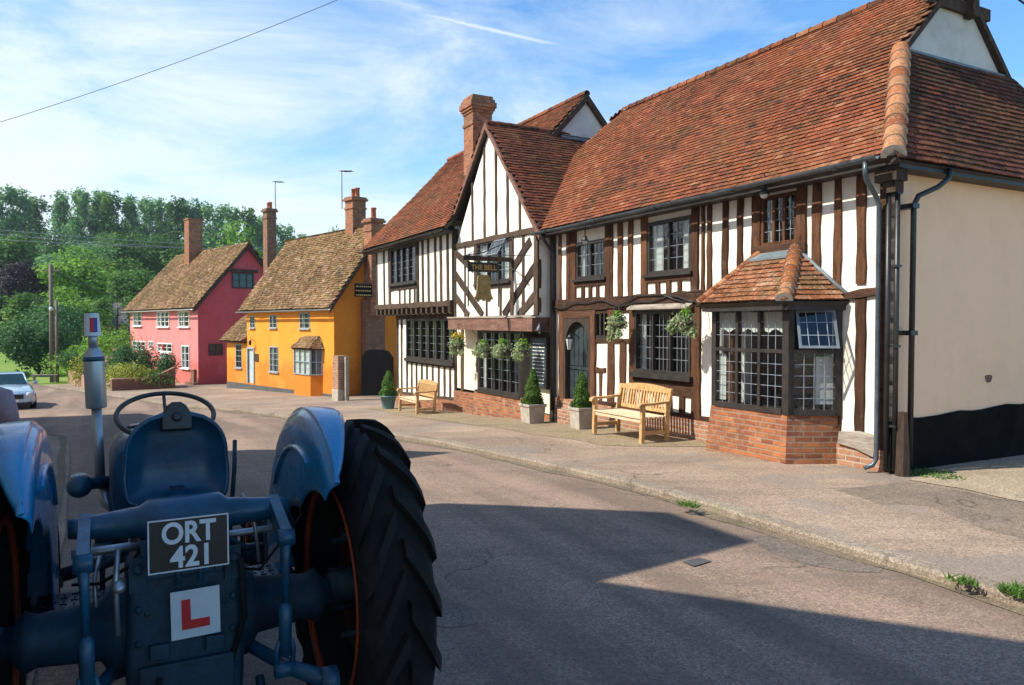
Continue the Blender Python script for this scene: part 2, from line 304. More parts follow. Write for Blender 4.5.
# ------------------------------------------------------------------ mesh builder
class MB:
    def __init__(s): s.v=[];s.f=[];s.m=[];s.t=[];s.sm=[]
    def face(s,pts,mi=0,tint=.5,smooth=False):
        i=len(s.v); s.v+= [tuple(p) for p in pts]; s.f.append(tuple(range(i,i+len(pts)))); s.m.append(mi); s.t.append(tint); s.sm.append(smooth)
    def box(s,x0,x1,y0,y1,z0,z1,mi=0,tint=.5):
        c=[(x0,y0,z0),(x1,y0,z0),(x1,y1,z0),(x0,y1,z0),(x0,y0,z1),(x1,y0,z1),(x1,y1,z1),(x0,y1,z1)]
        s.hexa(c,mi,tint)
    def hexa(s,c,mi=0,tint=.5):
        i=len(s.v); s.v+=[tuple(p) for p in c]
        for q in ((0,3,2,1),(4,5,6,7),(0,1,5,4),(1,2,6,5),(2,3,7,6),(3,0,4,7)):
            s.f.append(tuple(i+k for k in q)); s.m.append(mi); s.t.append(tint); s.sm.append(False)
    def loft(s,rings,mi=0,tint=.5,closed=True,cap=True,smooth=True):
        i=len(s.v); n=len(rings[0])
        for r in rings: s.v+=[tuple(p) for p in r]
        for k in range(len(rings)-1):
            for j in range(n if closed else n-1):
                a=i+k*n+j; b=i+k*n+(j+1)%n
                s.f.append((a,b,b+n,a+n)); s.m.append(mi); s.t.append(tint); s.sm.append(smooth)
        if cap and closed:
            s.f.append(tuple(i+j for j in range(n))[::-1]); s.m.append(mi); s.t.append(tint); s.sm.append(False)
            s.f.append(tuple(i+(len(rings)-1)*n+j for j in range(n))); s.m.append(mi); s.t.append(tint); s.sm.append(False)
    def tube(s,pts,r,n=8,mi=0,cap=True):
        pts=[Vector(p) for p in pts]; rs=r if isinstance(r,(list,tuple)) else [r]*len(pts)
        rings=[];up=None
        for k,p in enumerate(pts):
            d=(pts[min(k+1,len(pts)-1)]-pts[max(k-1,0)]).normalized()
            if up is None:
                up=Vector((0,0,1)) if abs(d.z)<.9 else Vector((1,0,0))
            a=(up-d*up.dot(d)).normalized(); up=a; b=d.cross(a)
            rings.append([p+a*math.cos(2*math.pi*j/n)*rs[k]+b*math.sin(2*math.pi*j/n)*rs[k] for j in range(n)])
        s.loft(rings,mi,cap=cap)
    def lathe(s,prof,c=(0,0,0),axis='z',n=24,mi=0,smooth=True):
        rings=[]
        for r,h in prof:
            ring=[]
            for j in range(n):
                a=2*math.pi*j/n; u,w=r*math.cos(a),r*math.sin(a)
                p={'z':(u,w,h),'x':(h,u,w),'y':(w,h,u)}[axis]
                ring.append((p[0]+c[0],p[1]+c[1],p[2]+c[2]))
            rings.append(ring)
        s.loft(rings,mi,cap=(prof[0][0]<.02 and prof[-1][0]<.02),smooth=smooth)
    def build(s,name,mat,parent=None,loc=None,rotz=None,recalc=True,bevel=0,solid=0,sub=0):
        me=bpy.data.meshes.new(name); me.from_pydata(s.v,[],s.f)
        mats=mat if isinstance(mat,(list,tuple)) else [mat]
        for m in mats: me.materials.append(M[m] if isinstance(m,str) else m)
        me.polygons.foreach_set('material_index',s.m); me.polygons.foreach_set('use_smooth',s.sm)
        at_=me.attributes.new('tint','FLOAT','FACE'); at_.data.foreach_set('value',s.t)
        uv=me.uv_layers.new(name='UVMap')
        me.update()
        vs=me.vertices
        for p in me.polygons:
            n=p.normal; ax=abs(n.x),abs(n.y),abs(n.z)
            for li in p.loop_indices:
                c=vs[me.loops[li].vertex_index].co
                if ax[2]>.75: q=(c.x,c.y)
                elif ax[1]>=ax[0]: q=(c.x,c.z)
                else: q=(c.y,c.z)
                uv.data[li].uv=q
        if recalc:
            bm=bmesh.new(); bm.from_mesh(me); bmesh.ops.recalc_face_normals(bm,faces=bm.faces); bm.to_mesh(me); bm.free()
        o=bpy.data.objects.new(name,me); col.objects.link(o)
        if parent is not None: o.parent=parent
        if loc is not None: o.location=loc
        if rotz is not None: o.rotation_euler.z=rotz
        if solid:
            md=o.modifiers.new('s','SOLIDIFY'); md.thickness=solid; md.offset=0
        if bevel:
            md=o.modifiers.new('b','BEVEL'); md.width=bevel; md.segments=2; md.limit_method='ANGLE'; md.angle_limit=R(40)
        if sub:
            md=o.modifiers.new('u','SUBSURF'); md.levels=sub; md.render_levels=sub
        return o
def empty(name,loc,rz=0,parent=None):
    o=bpy.data.objects.new(name,None); col.objects.link(o); o.location=loc; o.rotation_euler.z=rz; o.empty_display_size=.3
    if parent: o.parent=parent
    return o
def tag(o,label=None,cat=None,group=None,kind=None):
    if label: o['label']=label
    if cat: o['category']=cat
    if group: o['group']=group
    if kind: o['kind']=kind
    return o
KIDS=lambda o:[c for c in bpy.data.objects if c.parent==o]
def copy_tree(o,parent=None):
    c=o.copy(); col.objects.link(c)
    if parent: c.parent=parent
    for ch in KIDS(o): copy_tree(ch,c)
    return c
def text_mesh(name,body,size,mat,parent,loc,rot,extrude=.003,bold=0.,align='CENTER',sx=1.):
    cu=bpy.data.curves.new(name,'FONT'); cu.body=body; cu.size=size; cu.extrude=extrude; cu.offset=bold; cu.align_x=align; cu.align_y='CENTER'
    cu.space_line=.95
    t=bpy.data.objects.new(name,cu); col.objects.link(t)
    bpy.context.view_layer.update()
    me=bpy.data.meshes.new_from_object(t.evaluated_get(bpy.context.evaluated_depsgraph_get()))
    bpy.data.objects.remove(t); me.materials.clear(); me.materials.append(M[mat])
    o=bpy.data.objects.new(name,me); col.objects.link(o); o.parent=parent; o.location=loc; o.rotation_euler=rot; o.scale=(sx,1,1)
    return o
# ------------------------------------------------------------------ shared builders
def beam(mb,p0,p1,w,y,th=.03,jit=.012,n=None,taper=1.,mi=0):
    "irregular hand-cut timber on a facade plane (x,z), front face at y-th"
    x0,z0=p0;x1,z1=p1; L=math.hypot(x1-x0,z1-z0); n=n or max(2,int(L/.22)); dx,dz=(x1-x0)/L,(z1-z0)/L; nx,nz=-dz,dx
    rings=[]
    for k in range(n+1):
        t=k/n; cx=x0+(x1-x0)*t; cz=z0+(z1-z0)*t; ww=w*(1+(taper-1)*t)/2
        a=ww+random.uniform(-jit,jit); b=ww+random.uniform(-jit,jit)
        c=.006
        rings.append([(cx-nx*a,y+.05,cz-nz*a),(cx-nx*a,y-th+c,cz-nz*a),(cx-nx*(a-c),y-th,cz-nz*(a-c)),(cx+nx*(b-c),y-th,cz+nz*(b-c)),(cx+nx*b,y-th+c,cz+nz*b),(cx+nx*b,y+.05,cz+nz*b)])
    mb.loft(rings,mi,smooth=False,tint=random.random())
def wall_cells(mb,x0,x1,z0,z1,y,holes,depth=.14,mi=0):
    xs=sorted({x0,x1,*[h[0] for h in holes],*[h[1] for h in holes]}); zs=sorted({z0,z1,*[h[2] for h in holes],*[h[3] for h in holes]})
    for xa,xb in zip(xs,xs[1:]):
        for za,zb in zip(zs,zs[1:]):
            cx,cz=(xa+xb)/2,(za+zb)/2
            if any(h[0]<cx<h[1] and h[2]<cz<h[3] for h in holes): continue
            mb.face([(xa,y,za),(xb,y,za),(xb,y,zb),(xa,y,zb)],mi)
    for a,b,c,d in holes:
        mb.face([(a,y,c),(a,y+depth,c),(a,y+depth,d),(a,y,d)],mi); mb.face([(b,y,c),(b,y+depth,c),(b,y+depth,d),(b,y,d)],mi)
        mb.face([(a,y,c),(b,y,c),(b,y+depth,c),(a,y+depth,c)],mi); mb.face([(a,y,d),(b,y,d),(b,y+depth,d),(a,y+depth,d)],mi)
def window(parent,x0,x1,z0,z1,y,lights=2,grid=(3,5),fw=.06,mat='darkwood',came='came',transom=None,sill=.05,curtain=0,room=True,proud=.02,mw=.045,bar=.006,yaw=None,name='window'):
    "frame with mullions, leaded panes, glass and a dark room behind it"
    w=MB(); d0,d1=y-proud,y+.05
    w.box(x0,x0+fw,d0,d1,z0,z1); w.box(x1-fw,x1,d0,d1,z0,z1); w.box(x0+fw,x1-fw,d0,d1,z1-fw,z1); w.box(x0+fw,x1-fw,d0,d1,z0,z0+fw)
    W=(x1-x0-2*fw)
    zt=None
    if transom: zt=z0+(z1-z0)*transom; w.box(x0+fw,x1-fw,d0+.003,d1,zt-mw/2,zt+mw/2)
    for k in range(1,lights):
        xm=x0+fw+W*k/lights
        if zt: w.box(xm-mw/2,xm+mw/2,d0+.001,d1,z0+fw,zt-mw/2); w.box(xm-mw/2,xm+mw/2,d0+.001,d1,zt+mw/2,z1-fw)
        else: w.box(xm-mw/2,xm+mw/2,d0+.001,d1,z0+fw,z1-fw)
    if sill: w.box(x0-.06,x1+.06,y-proud-.07,y+.02,z0-sill,z0-.001)
    o=w.build(name,mat,parent)
    gl=MB(); gl.face([(x0+fw,y+.022,z0+fw),(x1-fw,y+.022,z0+fw),(x1-fw,y+.022,z1-fw),(x0+fw,y+.022,z1-fw)]); gl.build('pane','glass',o)
    if grid:
        l=MB(); gx,gz=grid; bb=bar
        segs=[(z0+fw,z1-fw)] if not zt else [(z0+fw,zt-mw/2),(zt+mw/2,z1-fw)]
        for k in range(lights):
            xa=x0+fw+W*k/lights+(mw/2 if k else 0); xb=x0+fw+W*(k+1)/lights-(mw/2 if k<lights-1 else 0)
            for (za,zb) in segs:
                nz=max(2,round(gz*(zb-za)/(z1-z0)))
                for j in range(1,gx): xx=xa+(xb-xa)*j/gx; l.box(xx-bb/2,xx+bb/2,y+.006,y+.016,za,zb)
                for j in range(1,nz): zz=za+(zb-za)*j/nz; l.box(xa,xb,y+.003,y+.013,zz-bb/2,zz+bb/2)
        l.build('leading',came,o)
    if curtain:
        for s_ in ((x0+fw,x0+fw+W*curtain*.5,1),(x1-fw-W*curtain*.5,x1-fw,-1)):
            c=MB(); n=10
            for k in range(n):
                a=s_[0]+(s_[1]-s_[0])*k/n; b=s_[0]+(s_[1]-s_[0])*(k+1)/n
                ya=y+.09+.02*(k%2); yb=y+.09+.02*((k+1)%2)
                c.face([(a,ya,z0+fw),(b,yb,z0+fw),(b,yb,z1-fw),(a,ya,z1-fw)])
            c.build('curtain','curtain',o)
    if room:
        r=MB(); e=.1
        X0,X1,Y0,Y1,Z0,Z1=x0-e,x1+e,y+.12,y+.9,z0-e,z1+e
        r.face([(X0,Y1,Z0),(X1,Y1,Z0),(X1,Y1,Z1),(X0,Y1,Z1)]); r.face([(X0,Y0,Z0),(X0,Y1,Z0),(X0,Y1,Z1),(X0,Y0,Z1)]); r.face([(X1,Y0,Z0),(X1,Y1,Z0),(X1,Y1,Z1),(X1,Y0,Z1)])
        r.face([(X0,Y0,Z0),(X1,Y0,Z0),(X1,Y1,Z0),(X0,Y1,Z0)]); r.face([(X0,Y0,Z1),(X1,Y0,Z1),(X1,Y1,Z1),(X0,Y1,Z1)])
        r.build('dark_room','interior',o)
    return o
def inpoly(x,y,P):
    c=False;j=len(P)-1
    for i in range(len(P)):
        if (P[i][1]>y)!=(P[j][1]>y) and x<(P[j][0]-P[i][0])*(y-P[i][1])/(P[j][1]-P[i][1])+P[i][0]: c=not c
        j=i
    return c
def tiled(mb,P,u,v,poly,tw=.165,gauge=.1,th=.014,lift=.024,sag=0.,mi=0,dmi=1,jit=1.,bias=None,tiles=True):
    "plain tiles laid in courses over a boarded deck; P origin, u along the eave, v up the slope; poly in metres along u,v"
    P=Vector(P);u=Vector(u).normalized();v=Vector(v).normalized();n=u.cross(v).normalized()
    if n.z<0:n=-n
    us=[p[0] for p in poly];vs=[p[1] for p in poly]
    mb.face([P+u*a+v*b-n*.01 for a,b in poly],dmi,.2)
    mb.face([P+u*a+v*b-n*.09 for a,b in poly][::-1],dmi,.2)
    for k,(a,b) in enumerate(poly):
        c,d=poly[(k+1)%len(poly)]
        mb.face([P+u*a+v*b-n*.01,P+u*c+v*d-n*.01,P+u*c+v*d-n*.09,P+u*a+v*b-n*.09],dmi,.2)
    if not tiles: return
    U0,U1,V0,V1=min(us),max(us),min(vs),max(vs); Ln=U1-U0
    r=0;b=V0
    while b<V1-.02:
        off=(r%2)*tw/2+random.uniform(-.01,.01); a=U0-off
        while a<U1:
            ca,cb=a+tw/2,b+gauge*.5
            if inpoly(ca,cb,poly):
                w_=.022+.034*noise.noise(Vector((ca*.4,cb*.5,P.x)))
                b_s=b; b=b+.016*noise.noise(Vector((ca*.9,cb*.3,7.7)))*jit
                j=random.uniform(-.004,.004)*jit; tl=random.uniform(-.003,.006)*jit; t=min(1,max(0,.5+random.gauss(0,.22)+.35*noise.noise(Vector((ca*.8,cb*.8,P.y)))))
                L=gauge*1.25; e=.003
                lo=lift+tl+w_; hi=.004+w_
                cr=.5*e
                q=[(a+e,b+j,lo),(a+tw-e,b+j*.5+random.uniform(-.003,.003)*jit,lo+random.uniform(-.003,.003)*jit),(a+tw-e,b+L,hi),(a+e,b+L,hi)]
                T=[P+u*x+v*y+n*z for x,y,z in q]
                B=[P+u*q[0][0]+v*q[0][1]+n*(lo-th-.006),P+u*q[1][0]+v*q[1][1]+n*(lo-th-.006)]
                mb.face(T,mi,t); mb.face([B[0],B[1],T[1],T[0]],mi,max(0,t-.25))
                mb.face([B[0],T[0],T[3]],mi,t-.2 if t>.2 else 0); mb.face([B[1],T[2],T[1]],mi,t-.2 if t>.2 else 0)
                b=b_s
            a+=tw
        b+=gauge; r+=1
def bonnets(mb,p0,p1,r=.11,n=None,mi=0,mm=1,down=(0,0,-1),step=.17,mortar=True):
    p0,p1=Vector(p0),Vector(p1); d=(p1-p0); L=d.length; d.normalize(); n=n or max(2,int(L/step)); dn=Vector(down)
    dn=(dn-d*dn.dot(d)).normalized(); s=d.cross(dn)
    for k in range(n):
        a=p0+d*(L*k/n); b=p0+d*(L*(k+1.12)/n)
        rings=[]
        for (c,rr,off) in ((a,r*1.12,.0),(b,r*.9,-.02)):
            rings.append([c-dn*(math.cos(t)*rr-rr*.35+0.02)+s*math.sin(t)*rr for t in [R(x) for x in range(-100,101,20)]])
        i=len(mb.f)
        mb.loft(rings,mi,tint=random.random(),closed=False,cap=False)
        mb.face([rings[0][j] for j in range(len(rings[0]))],mm if mortar else mi,.3)
def gutter(mb,p0,p1,r=.06,sag=.0,n=14):
    p0,p1=Vector(p0),Vector(p1); d=(p1-p0).normalized(); s=d.cross(Vector((0,0,1))).normalized()
    for (rr,fl) in ((r,1),(r-.008,-1)):
        rings=[]
        for k in range(n+1):
            c=p0.lerp(p1,k/n)+Vector((0,0,-sag*math.sin(math.pi*k/n)+.006*math.sin(k*1.9)))
            rings.append([c+s*math.cos(a)*rr-Vector((0,0,1))*math.sin(a)*rr for a in [math.pi*j/8 for j in range(9)]])
        mb.loft(rings,0,closed=False,cap=False)
    for k in range(1,n,3):
        c=p0.lerp(p1,k/n); rings=[]
        for e in (-.03,.03): rings.append([c+d*e+s*math.cos(a)*(r+.012)-Vector((0,0,1))*math.sin(a)*(r+.012) for a in [math.pi*j/8 for j in range(9)]])
        mb.loft(rings,0,closed=False,cap=False)
def chimney(mb,x0,x1,y0,y1,z0,z1,corb=((.0,.0),),mi=0):
    "brick stack; corb = list of (height below the top, how far it oversails, its height)"
    mb.box(x0,x1,y0,y1,z0,z1-.001,mi)
    for top,out,h in corb: mb.box(x0-out,x1+out,y0-out,y1+out,z1-top-h,z1-top,mi)
def leaves(mb,blobs,n,size,mi=0,flat=.35,shell=.55,ragged=.22,rnd=random,dark=0):
    "leaf clumps through the volume of the crown, denser near its uneven surface"
    tot=sum((b[3]*b[4]*b[5])**(2/3) for b in blobs)
    for b in blobs:
        k=int(n*(b[3]*b[4]*b[5])**(2/3)/tot)
        ph=Vector((rnd.uniform(0,50),rnd.uniform(0,50),rnd.uniform(0,50)))
        for _ in range(k):
            d=Vector((rnd.gauss(0,1),rnd.gauss(0,1),rnd.gauss(0,1))).normalized()
            q=noise.noise(d*2.2+ph)
            rr=(shell+(1-shell)*rnd.random()**.6)*(1+ragged*2*q)
            if q<-.28 and rnd.random()<.75: continue
            p=Vector((b[0]+d.x*b[3]*rr,b[1]+d.y*b[4]*rr,b[2]+d.z*b[5]*rr))
            nn=(d*rnd.uniform(.2,1)+Vector((rnd.gauss(0,flat),rnd.gauss(0,flat),rnd.gauss(.25,flat)))).normalized()
            a=nn.orthogonal().normalized(); a.rotate(Matrix.Rotation(rnd.uniform(0,6.28),3,nn)); c=nn.cross(a)
            s_=size*rnd.uniform(.55,1.3); t=min(1,max(0,.45+.5*noise.noise(p*(.9/max(.2,b[3])) *2)+rnd.gauss(0,.17)))
            mb.face([p-a*s_*.5,p+c*s_*.32,p+a*s_*.55,p-c*s_*.32],mi,t)
# ------------------------------------------------------------------ the setting
def strip(name,mat,avals,bl,br,off,nb=10,kind='structure',label=None,wob=0):
    "ground sheet in pub coordinates, between b=bl(a) and b=br(a)"
    mb=MB(); V=[]
    for a in avals:
        l,r=bl(a),br(a)
        for k in range(nb+1):
            b=l+(r-l)*k/nb; x,y=PUB.p2w(a,b); V.append((x,y,g(a)+off(a,b)+wob*noise.noise(Vector((x*.35,y*.35,1)))))
    mb.v=V; n=nb+1
    for i in range(len(avals)-1):
        for k in range(nb): mb.f.append((i*n+k,i*n+k+1,(i+1)*n+k+1,(i+1)*n+k)); mb.m.append(0); mb.t.append(.5); mb.sm.append(True)
    o=mb.build(name,mat); tag(o,kind=kind)
    if label: tag(o,label)
    return o
def interp(T):
    def f(a):
        if a<=T[0][0]: return T[0][1]
        for (a0,b0),(a1,b1) in zip(T,T[1:]):
            if a<=a1: return b0+(b1-b0)*(a-a0)/(a1-a0)
        return T[-1][1]
    return f
kr=interp([(-95,-36),(-80,-26),(-62,-17),(-53,-13.2),(-44,-10.6),(-36.6,-8.9),(-30,-7.2),(-23.3,-5.5),(-20,-4.8),(-15,-4.05),(-8,-3.85),(-5,-3.6),(-2.4,-3.25),(0,-3.1),(4,-3.1),(40,-3.1)])
kl=interp([(-95,-44),(-80,-33),(-62,-24),(-53,-21),(-44,-18),(-30,-16),(-22,-14),(-14,-9.6),(-9,-9.35),(-2,-9.1),(40,-9.1)])
def rng(a,b,s):
    o=[];x=a
    while x<b: o.append(x); x+=s
    return o+[b]
AV=rng(-95,-30,2.5)+rng(-29,12,.5)+[14,18,24,32,40]
AV=sorted(set(AV))
strip('road','road',AV,kl,kr,lambda a,b:-.085,14)
GA=[-400,-300,-240,-200,-160,-130,-110,-95,-85]+rng(-80,-30,2.5)+rng(-28,14,1.)+[20,40,90]
strip('ground','grass',GA,lambda a:-330,lambda a:330,lambda a,b:-.14+(.0 if b>-20 else min(4,(-20-b)*.03)),66)
strip('pavement','pave',[a for a in AV if a>=-50],lambda a:kr(a)+.12,lambda a:14,lambda a,b:0,16,wob=.02)
strip('roadside_yard','pave',[a for a in AV if a>=-30],lambda a:kl(a)-12,lambda a:kl(a)+.03,lambda a,b:-.06,8)
strip('mossy_verge_strip','seam',[a for a in AV if -22<=a<12],lambda a:kl(a)-.12-.02*math.sin(a*1.3),lambda a:kl(a)-.02+.02*math.sin(a*.9),lambda a,b:-.05,2)
strip('cobbled_apron','cobble',rng(-17,-2.4,.4),lambda a:(-1.5-.35*noise.noise(Vector((a*.6,0,0)))-.3*min(1,max(0,(a+14))))*min(1,max(.05,(-2.4-a)/1.3)),lambda a:.3,lambda a,b:.006,6,wob=.02)
strip('gutter_grit','grit',[a for a in AV if -50<=a<=24],lambda a:kr(a)-.16-.05*math.sin(a*1.7)-.04*math.sin(a*4.3),lambda a:kr(a)+.02,lambda a,b:-.079,2)
# kerb stones
kb=MB()
ks=[a for a in AV if -50<=a<=24]
rings=[]
for a in rng(-50,24,.45):
    x,y=kr(a),g(a); w=[]
    t=.012*noise.noise(Vector((a*1.3,5,0)))
    for b,z in ((x-.03,-.16),(x-.03,-.03+t),(x-.012,-.004+t),(x+.13,.004+t),(x+.13,-.1)):
        p=PUB.p2w(a,b); w.append((*p,y+z))
    rings.append(w)
kb.loft(rings,0,smooth=False)
o=kb.build('kerb','kerb'); tag(o,kind='structure')
for p in o.data.polygons:
    for li in p.loop_indices:
        c=o.data.vertices[o.data.loops[li].vertex_index].co; a,b=PUB.w2p(c.x,c.y); o.data.uv_layers[0].data[li].uv=(a,4)
# drain cover in the road, dark patch repairs
def ground_patch(name,mat,pts,lift,label=None,cat=None,kind=None):
    mb=MB(); P=[(*PUB.p2w(a,b),g(a)-.085+lift) for a,b in pts]; c=[sum(q[i] for q in P)/len(P) for i in range(3)]
    mb.face(P); o=mb.build(name,mat)
    tag(o,label,cat,kind=kind); return o
M['patch']=groundmat('dark_patch',(.13,.112,.096),(.175,.145,.122),(.22,.18,.148),big=1.5)
pp=[PUB.w2p(*ground(px,py)[:2]) for px,py in [(412,590),(440,585),(470,597),(474,612),(452,616),(420,612)]]
ground_patch('road_patch','patch',pp,.003,kind='structure')
pp=[PUB.w2p(*ground(px,py)[:2]) for px,py in [(742,527),(768,526),(800,532),(842,543),(884,557),(880,563),(850,562),(812,556),(775,545)]]
ground_patch('road_patch','patch',pp,.003,kind='structure')
pp=[PUB.w2p(*ground(px,py)[:2]) for px,py in [(682,553),(700,549),(712,552),(694,557)]]
dr=ground_patch('drain_cover','bayplinth',pp,.010,'small rusty iron drain cover set in the sunlit road','drain cover')
# the pale drive beside the cream wall, and patches let into the footway
M['palepatch']=groundmat('pale_concrete',(.28,.225,.16),(.35,.285,.205),(.43,.355,.26),big=.7,bs=.3)
M['darkpave']=groundmat('dark_footway_patch',(.15,.122,.095),(.205,.165,.128),(.27,.215,.165),big=.8,bs=.3)
def footpatch(mat,pts,lift):
    P=[PUB.w2p(*ground(*p)[:2]) for p in pts]; Q=[]
    for (a0,b0),(a1,b1) in zip(P,P[1:]+P[:1]):
        n=max(2,int(math.hypot(a1-a0,b1-b0)/.12))
        for k in range(n):
            a=a0+(a1-a0)*k/n; b=b0+(b1-b0)*k/n; w=.05*noise.noise(Vector((a*4,b*4,3))); Q.append((a+w,b-w))
    mb=MB(); c=(sum(q[0] for q in Q)/len(Q),sum(q[1] for q in Q)/len(Q))
    zz=lambda a,b:g(a)+.02*noise.noise(Vector((PUB.p2w(a,b)[0]*.35,PUB.p2w(a,b)[1]*.35,1)))+lift
    for (a0,b0),(a1,b1) in zip(Q,Q[1:]+Q[:1]): mb.face([(*PUB.p2w(*c),zz(*c)),(*PUB.p2w(a0,b0),zz(a0,b0)),(*PUB.p2w(a1,b1),zz(a1,b1))])
    tag(mb.build('pavement_patch',mat),kind='structure')
footpatch('palepatch',[(908,480),(935,474),(985,462),(1060,455),(1100,490),(1024,502),(965,490)],.008)
footpatch('darkpave',[(835,490),(905,482),(965,492),(1030,505),(1030,540),(985,528),(930,505),(880,503)],.003)

# ------------------------------------------------------------------ THE PUB
pub=empty('timber_framed_pub',(PUB.ox,PUB.oy,0),PUB.rot)
tag(pub,'long black and white timber framed pub with red tiled roofs and a jettied gable','pub')
Y=PUB.Y;X=PUB.X
xl=lambda px,py,y=0:Y(px,py,y)[0]
# --- right hand range: plane y=0, x -8.0..0
RX0=-8.02; EZ=3.93
winA=(-7.07,-6.02,2.83,3.60); winB=(-4.70,-3.52,2.79,3.74); winC=(-5.04,-3.50,1.01,2.14); winD=(-1.99,-1.32,3.06,3.80)
door_h=(-7.52,-6.50,.10,2.0); bayh=(-2.33,-.72,.3,2.12); vent=(-6.38,-5.86,1.62,2.16)
pl=MB(); wall_cells(pl,RX0,.0,.28,4.05,0,[winA,winB,winC,winD,door_h,bayh,vent],.13)
pl.build('plaster_wall','plaster',pub)
pb=MB(); pb.box(RX0,.10,-.05,.3,-.6,.285); pb.build('brick_plinth','brickpale',pub)
t=MB(); h_=MB()
def studs(L,zb,zt,y=0,w=None,mb=t,pyref=None):
    for e in L:
        pa,pb_=e[0],e[1]; xa=xl(pa,pyref,y); xb=xl(pb_,pyref,y)
        beam(mb,((xa+xb)/2+random.uniform(-.015,.015),zb),((xa+xb)/2,zt),w or (xb-xa),y)
# upper storey studs
studs([(567,570)],2.42,3.98,pyref=250)
studs([(607.2,613.4),(618.4,623),(629,633.4)],2.42,3.98,pyref=250)
studs([(701.8,705),(707.8,712.2)],2.42,3.98,pyref=250)
studs([(723,728.8),(738,743.6)],2.2,3.98,pyref=230)
studs([(813,821.5)],2.3,3.98,pyref=230); studs([(834.7,842)],2.3,3.98,pyref=230); studs([(857,866)],2.42,3.98,pyref=230)
for px0_ in (560.6,): beam(t,(xl(px0_,250),2.42),(xl(px0_,250),3.98),.1,0)
for a,b in ((-7.35,.2),(-6.0+.10,.0)):
    if b: beam(t,(a+.1,2.42),(a+.1,3.98),.13,0)
# window posts upper
for w_ in (winA,winB,winD):
    beam(t,(w_[0]-.085,2.42 if w_ is not winD else 2.9),(w_[0]-.085,3.98),.17,0,.04); beam(t,(w_[1]+.085,2.42 if w_ is not winD else 2.9),(w_[1]+.085,3.98),.17,0,.04)
beam(h_,(winD[0]-.17,2.98),(winD[1]+.17,2.98),.16,0,.05)
for w_ in (winA,winB):
    beam(h_,(w_[0],w_[2]-.09),(w_[1],w_[2]-.09),.12,0,.035); n=3
    for k in range(n):
        xx=w_[0]+(w_[1]-w_[0])*(k+1)/(n+1); beam(t,(xx,2.42),(xx,w_[2]-.14),.115,0)
# wall plate under the eaves, mid rail
beam(h_,(RX0,3.93),(.02,3.93),.16,0,.045)
beam(h_,(RX0,2.31),(-2.9,2.33),.25,0,.06,jit=.02)
beam(h_,(-.50,2.27),(.0,2.30),.10,0,.05,jit=.02)
# lower studs
beam(t,(-7.63,.1),(-7.63,2.2),.2,0,.05); beam(t,(-6.42,.1),(-6.42,2.2),.16,0,.05)
beam(h_,(-7.53,2.10),(-6.42,2.10),.18,0,.045)
studs([(608.4,615)],.3,2.2,pyref=340); studs([(620.5,626.5)],.3,1.6,pyref=370)
beam(h_,(-6.34,1.56),(-5.15,1.58),.09,0,.03); beam(h_,(-6.34,.98),(-6.0,.98),.09,0,.03); beam(t,(-6.17,.3),(-6.17,.94),.08,0)
beam(h_,(-6.34,2.15),(-5.15,2.17),.1,0,.025)
beam(t,(-5.13,.3),(-5.13,2.2),.17,0,.045); beam(t,(-3.39,.3),(-3.39,2.25),.2,0,.045)
beam(h_,(-5.05,.80),(-3.48,.80),.28,0,.035)
for x_ in (-4.78,-4.42,-4.08,-3.74): beam(t,(x_,.3),(x_,.68),.15,0)
beam(h_,(-6.34,.31),(-3.0,.31),.12,0,.04)
beam(t,(-3.02+.1,.3),(-3.02+.1,2.2),.11,0); beam(t,(-2.62,.3),(-2.62,2.2),.2,0,.05)
beam(t,(xl(839.5,370),.2),(xl(839.5,370),2.2),.09,0); 
xa,xb=xl(856,370),xl(865.5,370); beam(t,((xa+xb)/2,.42),((xa+xb)/2,2.24),xb-xa,0)
h_.box(.02,.14,-.06,.1,.3,3.95)
t.build('timber_studs','oak',pub); h_.build('timber_rails','oakh',pub)
sl=MB(); beam(sl,(-.54,.38),(.0,.30),.22,0,.09,jit=.045); sl.build('weathered_sill_beam','weathered',pub)
window(pub,*winA,0,2,(3,4),curtain=.25); window(pub,*winB,0,2,(3,5),curtain=.5); window(pub,*winC,0,3,(4,6),curtain=.18,proud=.05,sill=.09); window(pub,*winD,-.0,3,(2,5),curtain=.3,sill=0,fw=.05,mat='oak')
window(pub,*vent,0,3,None,sill=0,fw=.05)
hd=MB(); hd.hexa([(-5.12,-.17,2.16),(-3.42,-.17,2.16),(-3.42,.0,2.2),(-5.12,.0,2.2),(-5.12,-.17,2.19),(-3.42,-.17,2.19),(-3.42,.0,2.29),(-5.12,.0,2.29)]); hd.build('lead_hood','weathered',pub)
# little things on the sill of the window (vase, jug)
# door
dm=MB()
dx0,dx1=-7.52,-6.50; dc=(dx0+dx1)/2
dm.box(dx0+.06,dx1-.06,.09,.13,.1,2.0)
for k in range(5): 
    a=dx0+.08+k*(dx1-dx0-.16)/5; dm.box(a+.01,a+(dx1-dx0-.16)/5-.01,.07,.09,.16,.92); dm.box(a+.01,a+(dx1-dx0-.16)/5-.01,.07,.09,1.02,1.95)
dm.box(dx0+.06,dx1-.06,.06,.09,.94,1.0)
do=dm.build('door','door',pub)
for k in (-1,1):
    kk=MB()
    kk.tube([(dc+k*.02+k*.42*math.sin(a)*.95,.065,1.25+.62*math.cos(a)) for a in [R(x) for x in range(0,95,12)]],.014,5); kk.build('gothic_tracery','door',do)
kn=MB(); kn.lathe([(0,0),(.03,.01),(.03,.03),(0,.045)],(dc+.38,.035,1.0),'y',10); kn.build('door_knob','iron',do)
ar=MB()   # arched oak head filling the corners of the opening
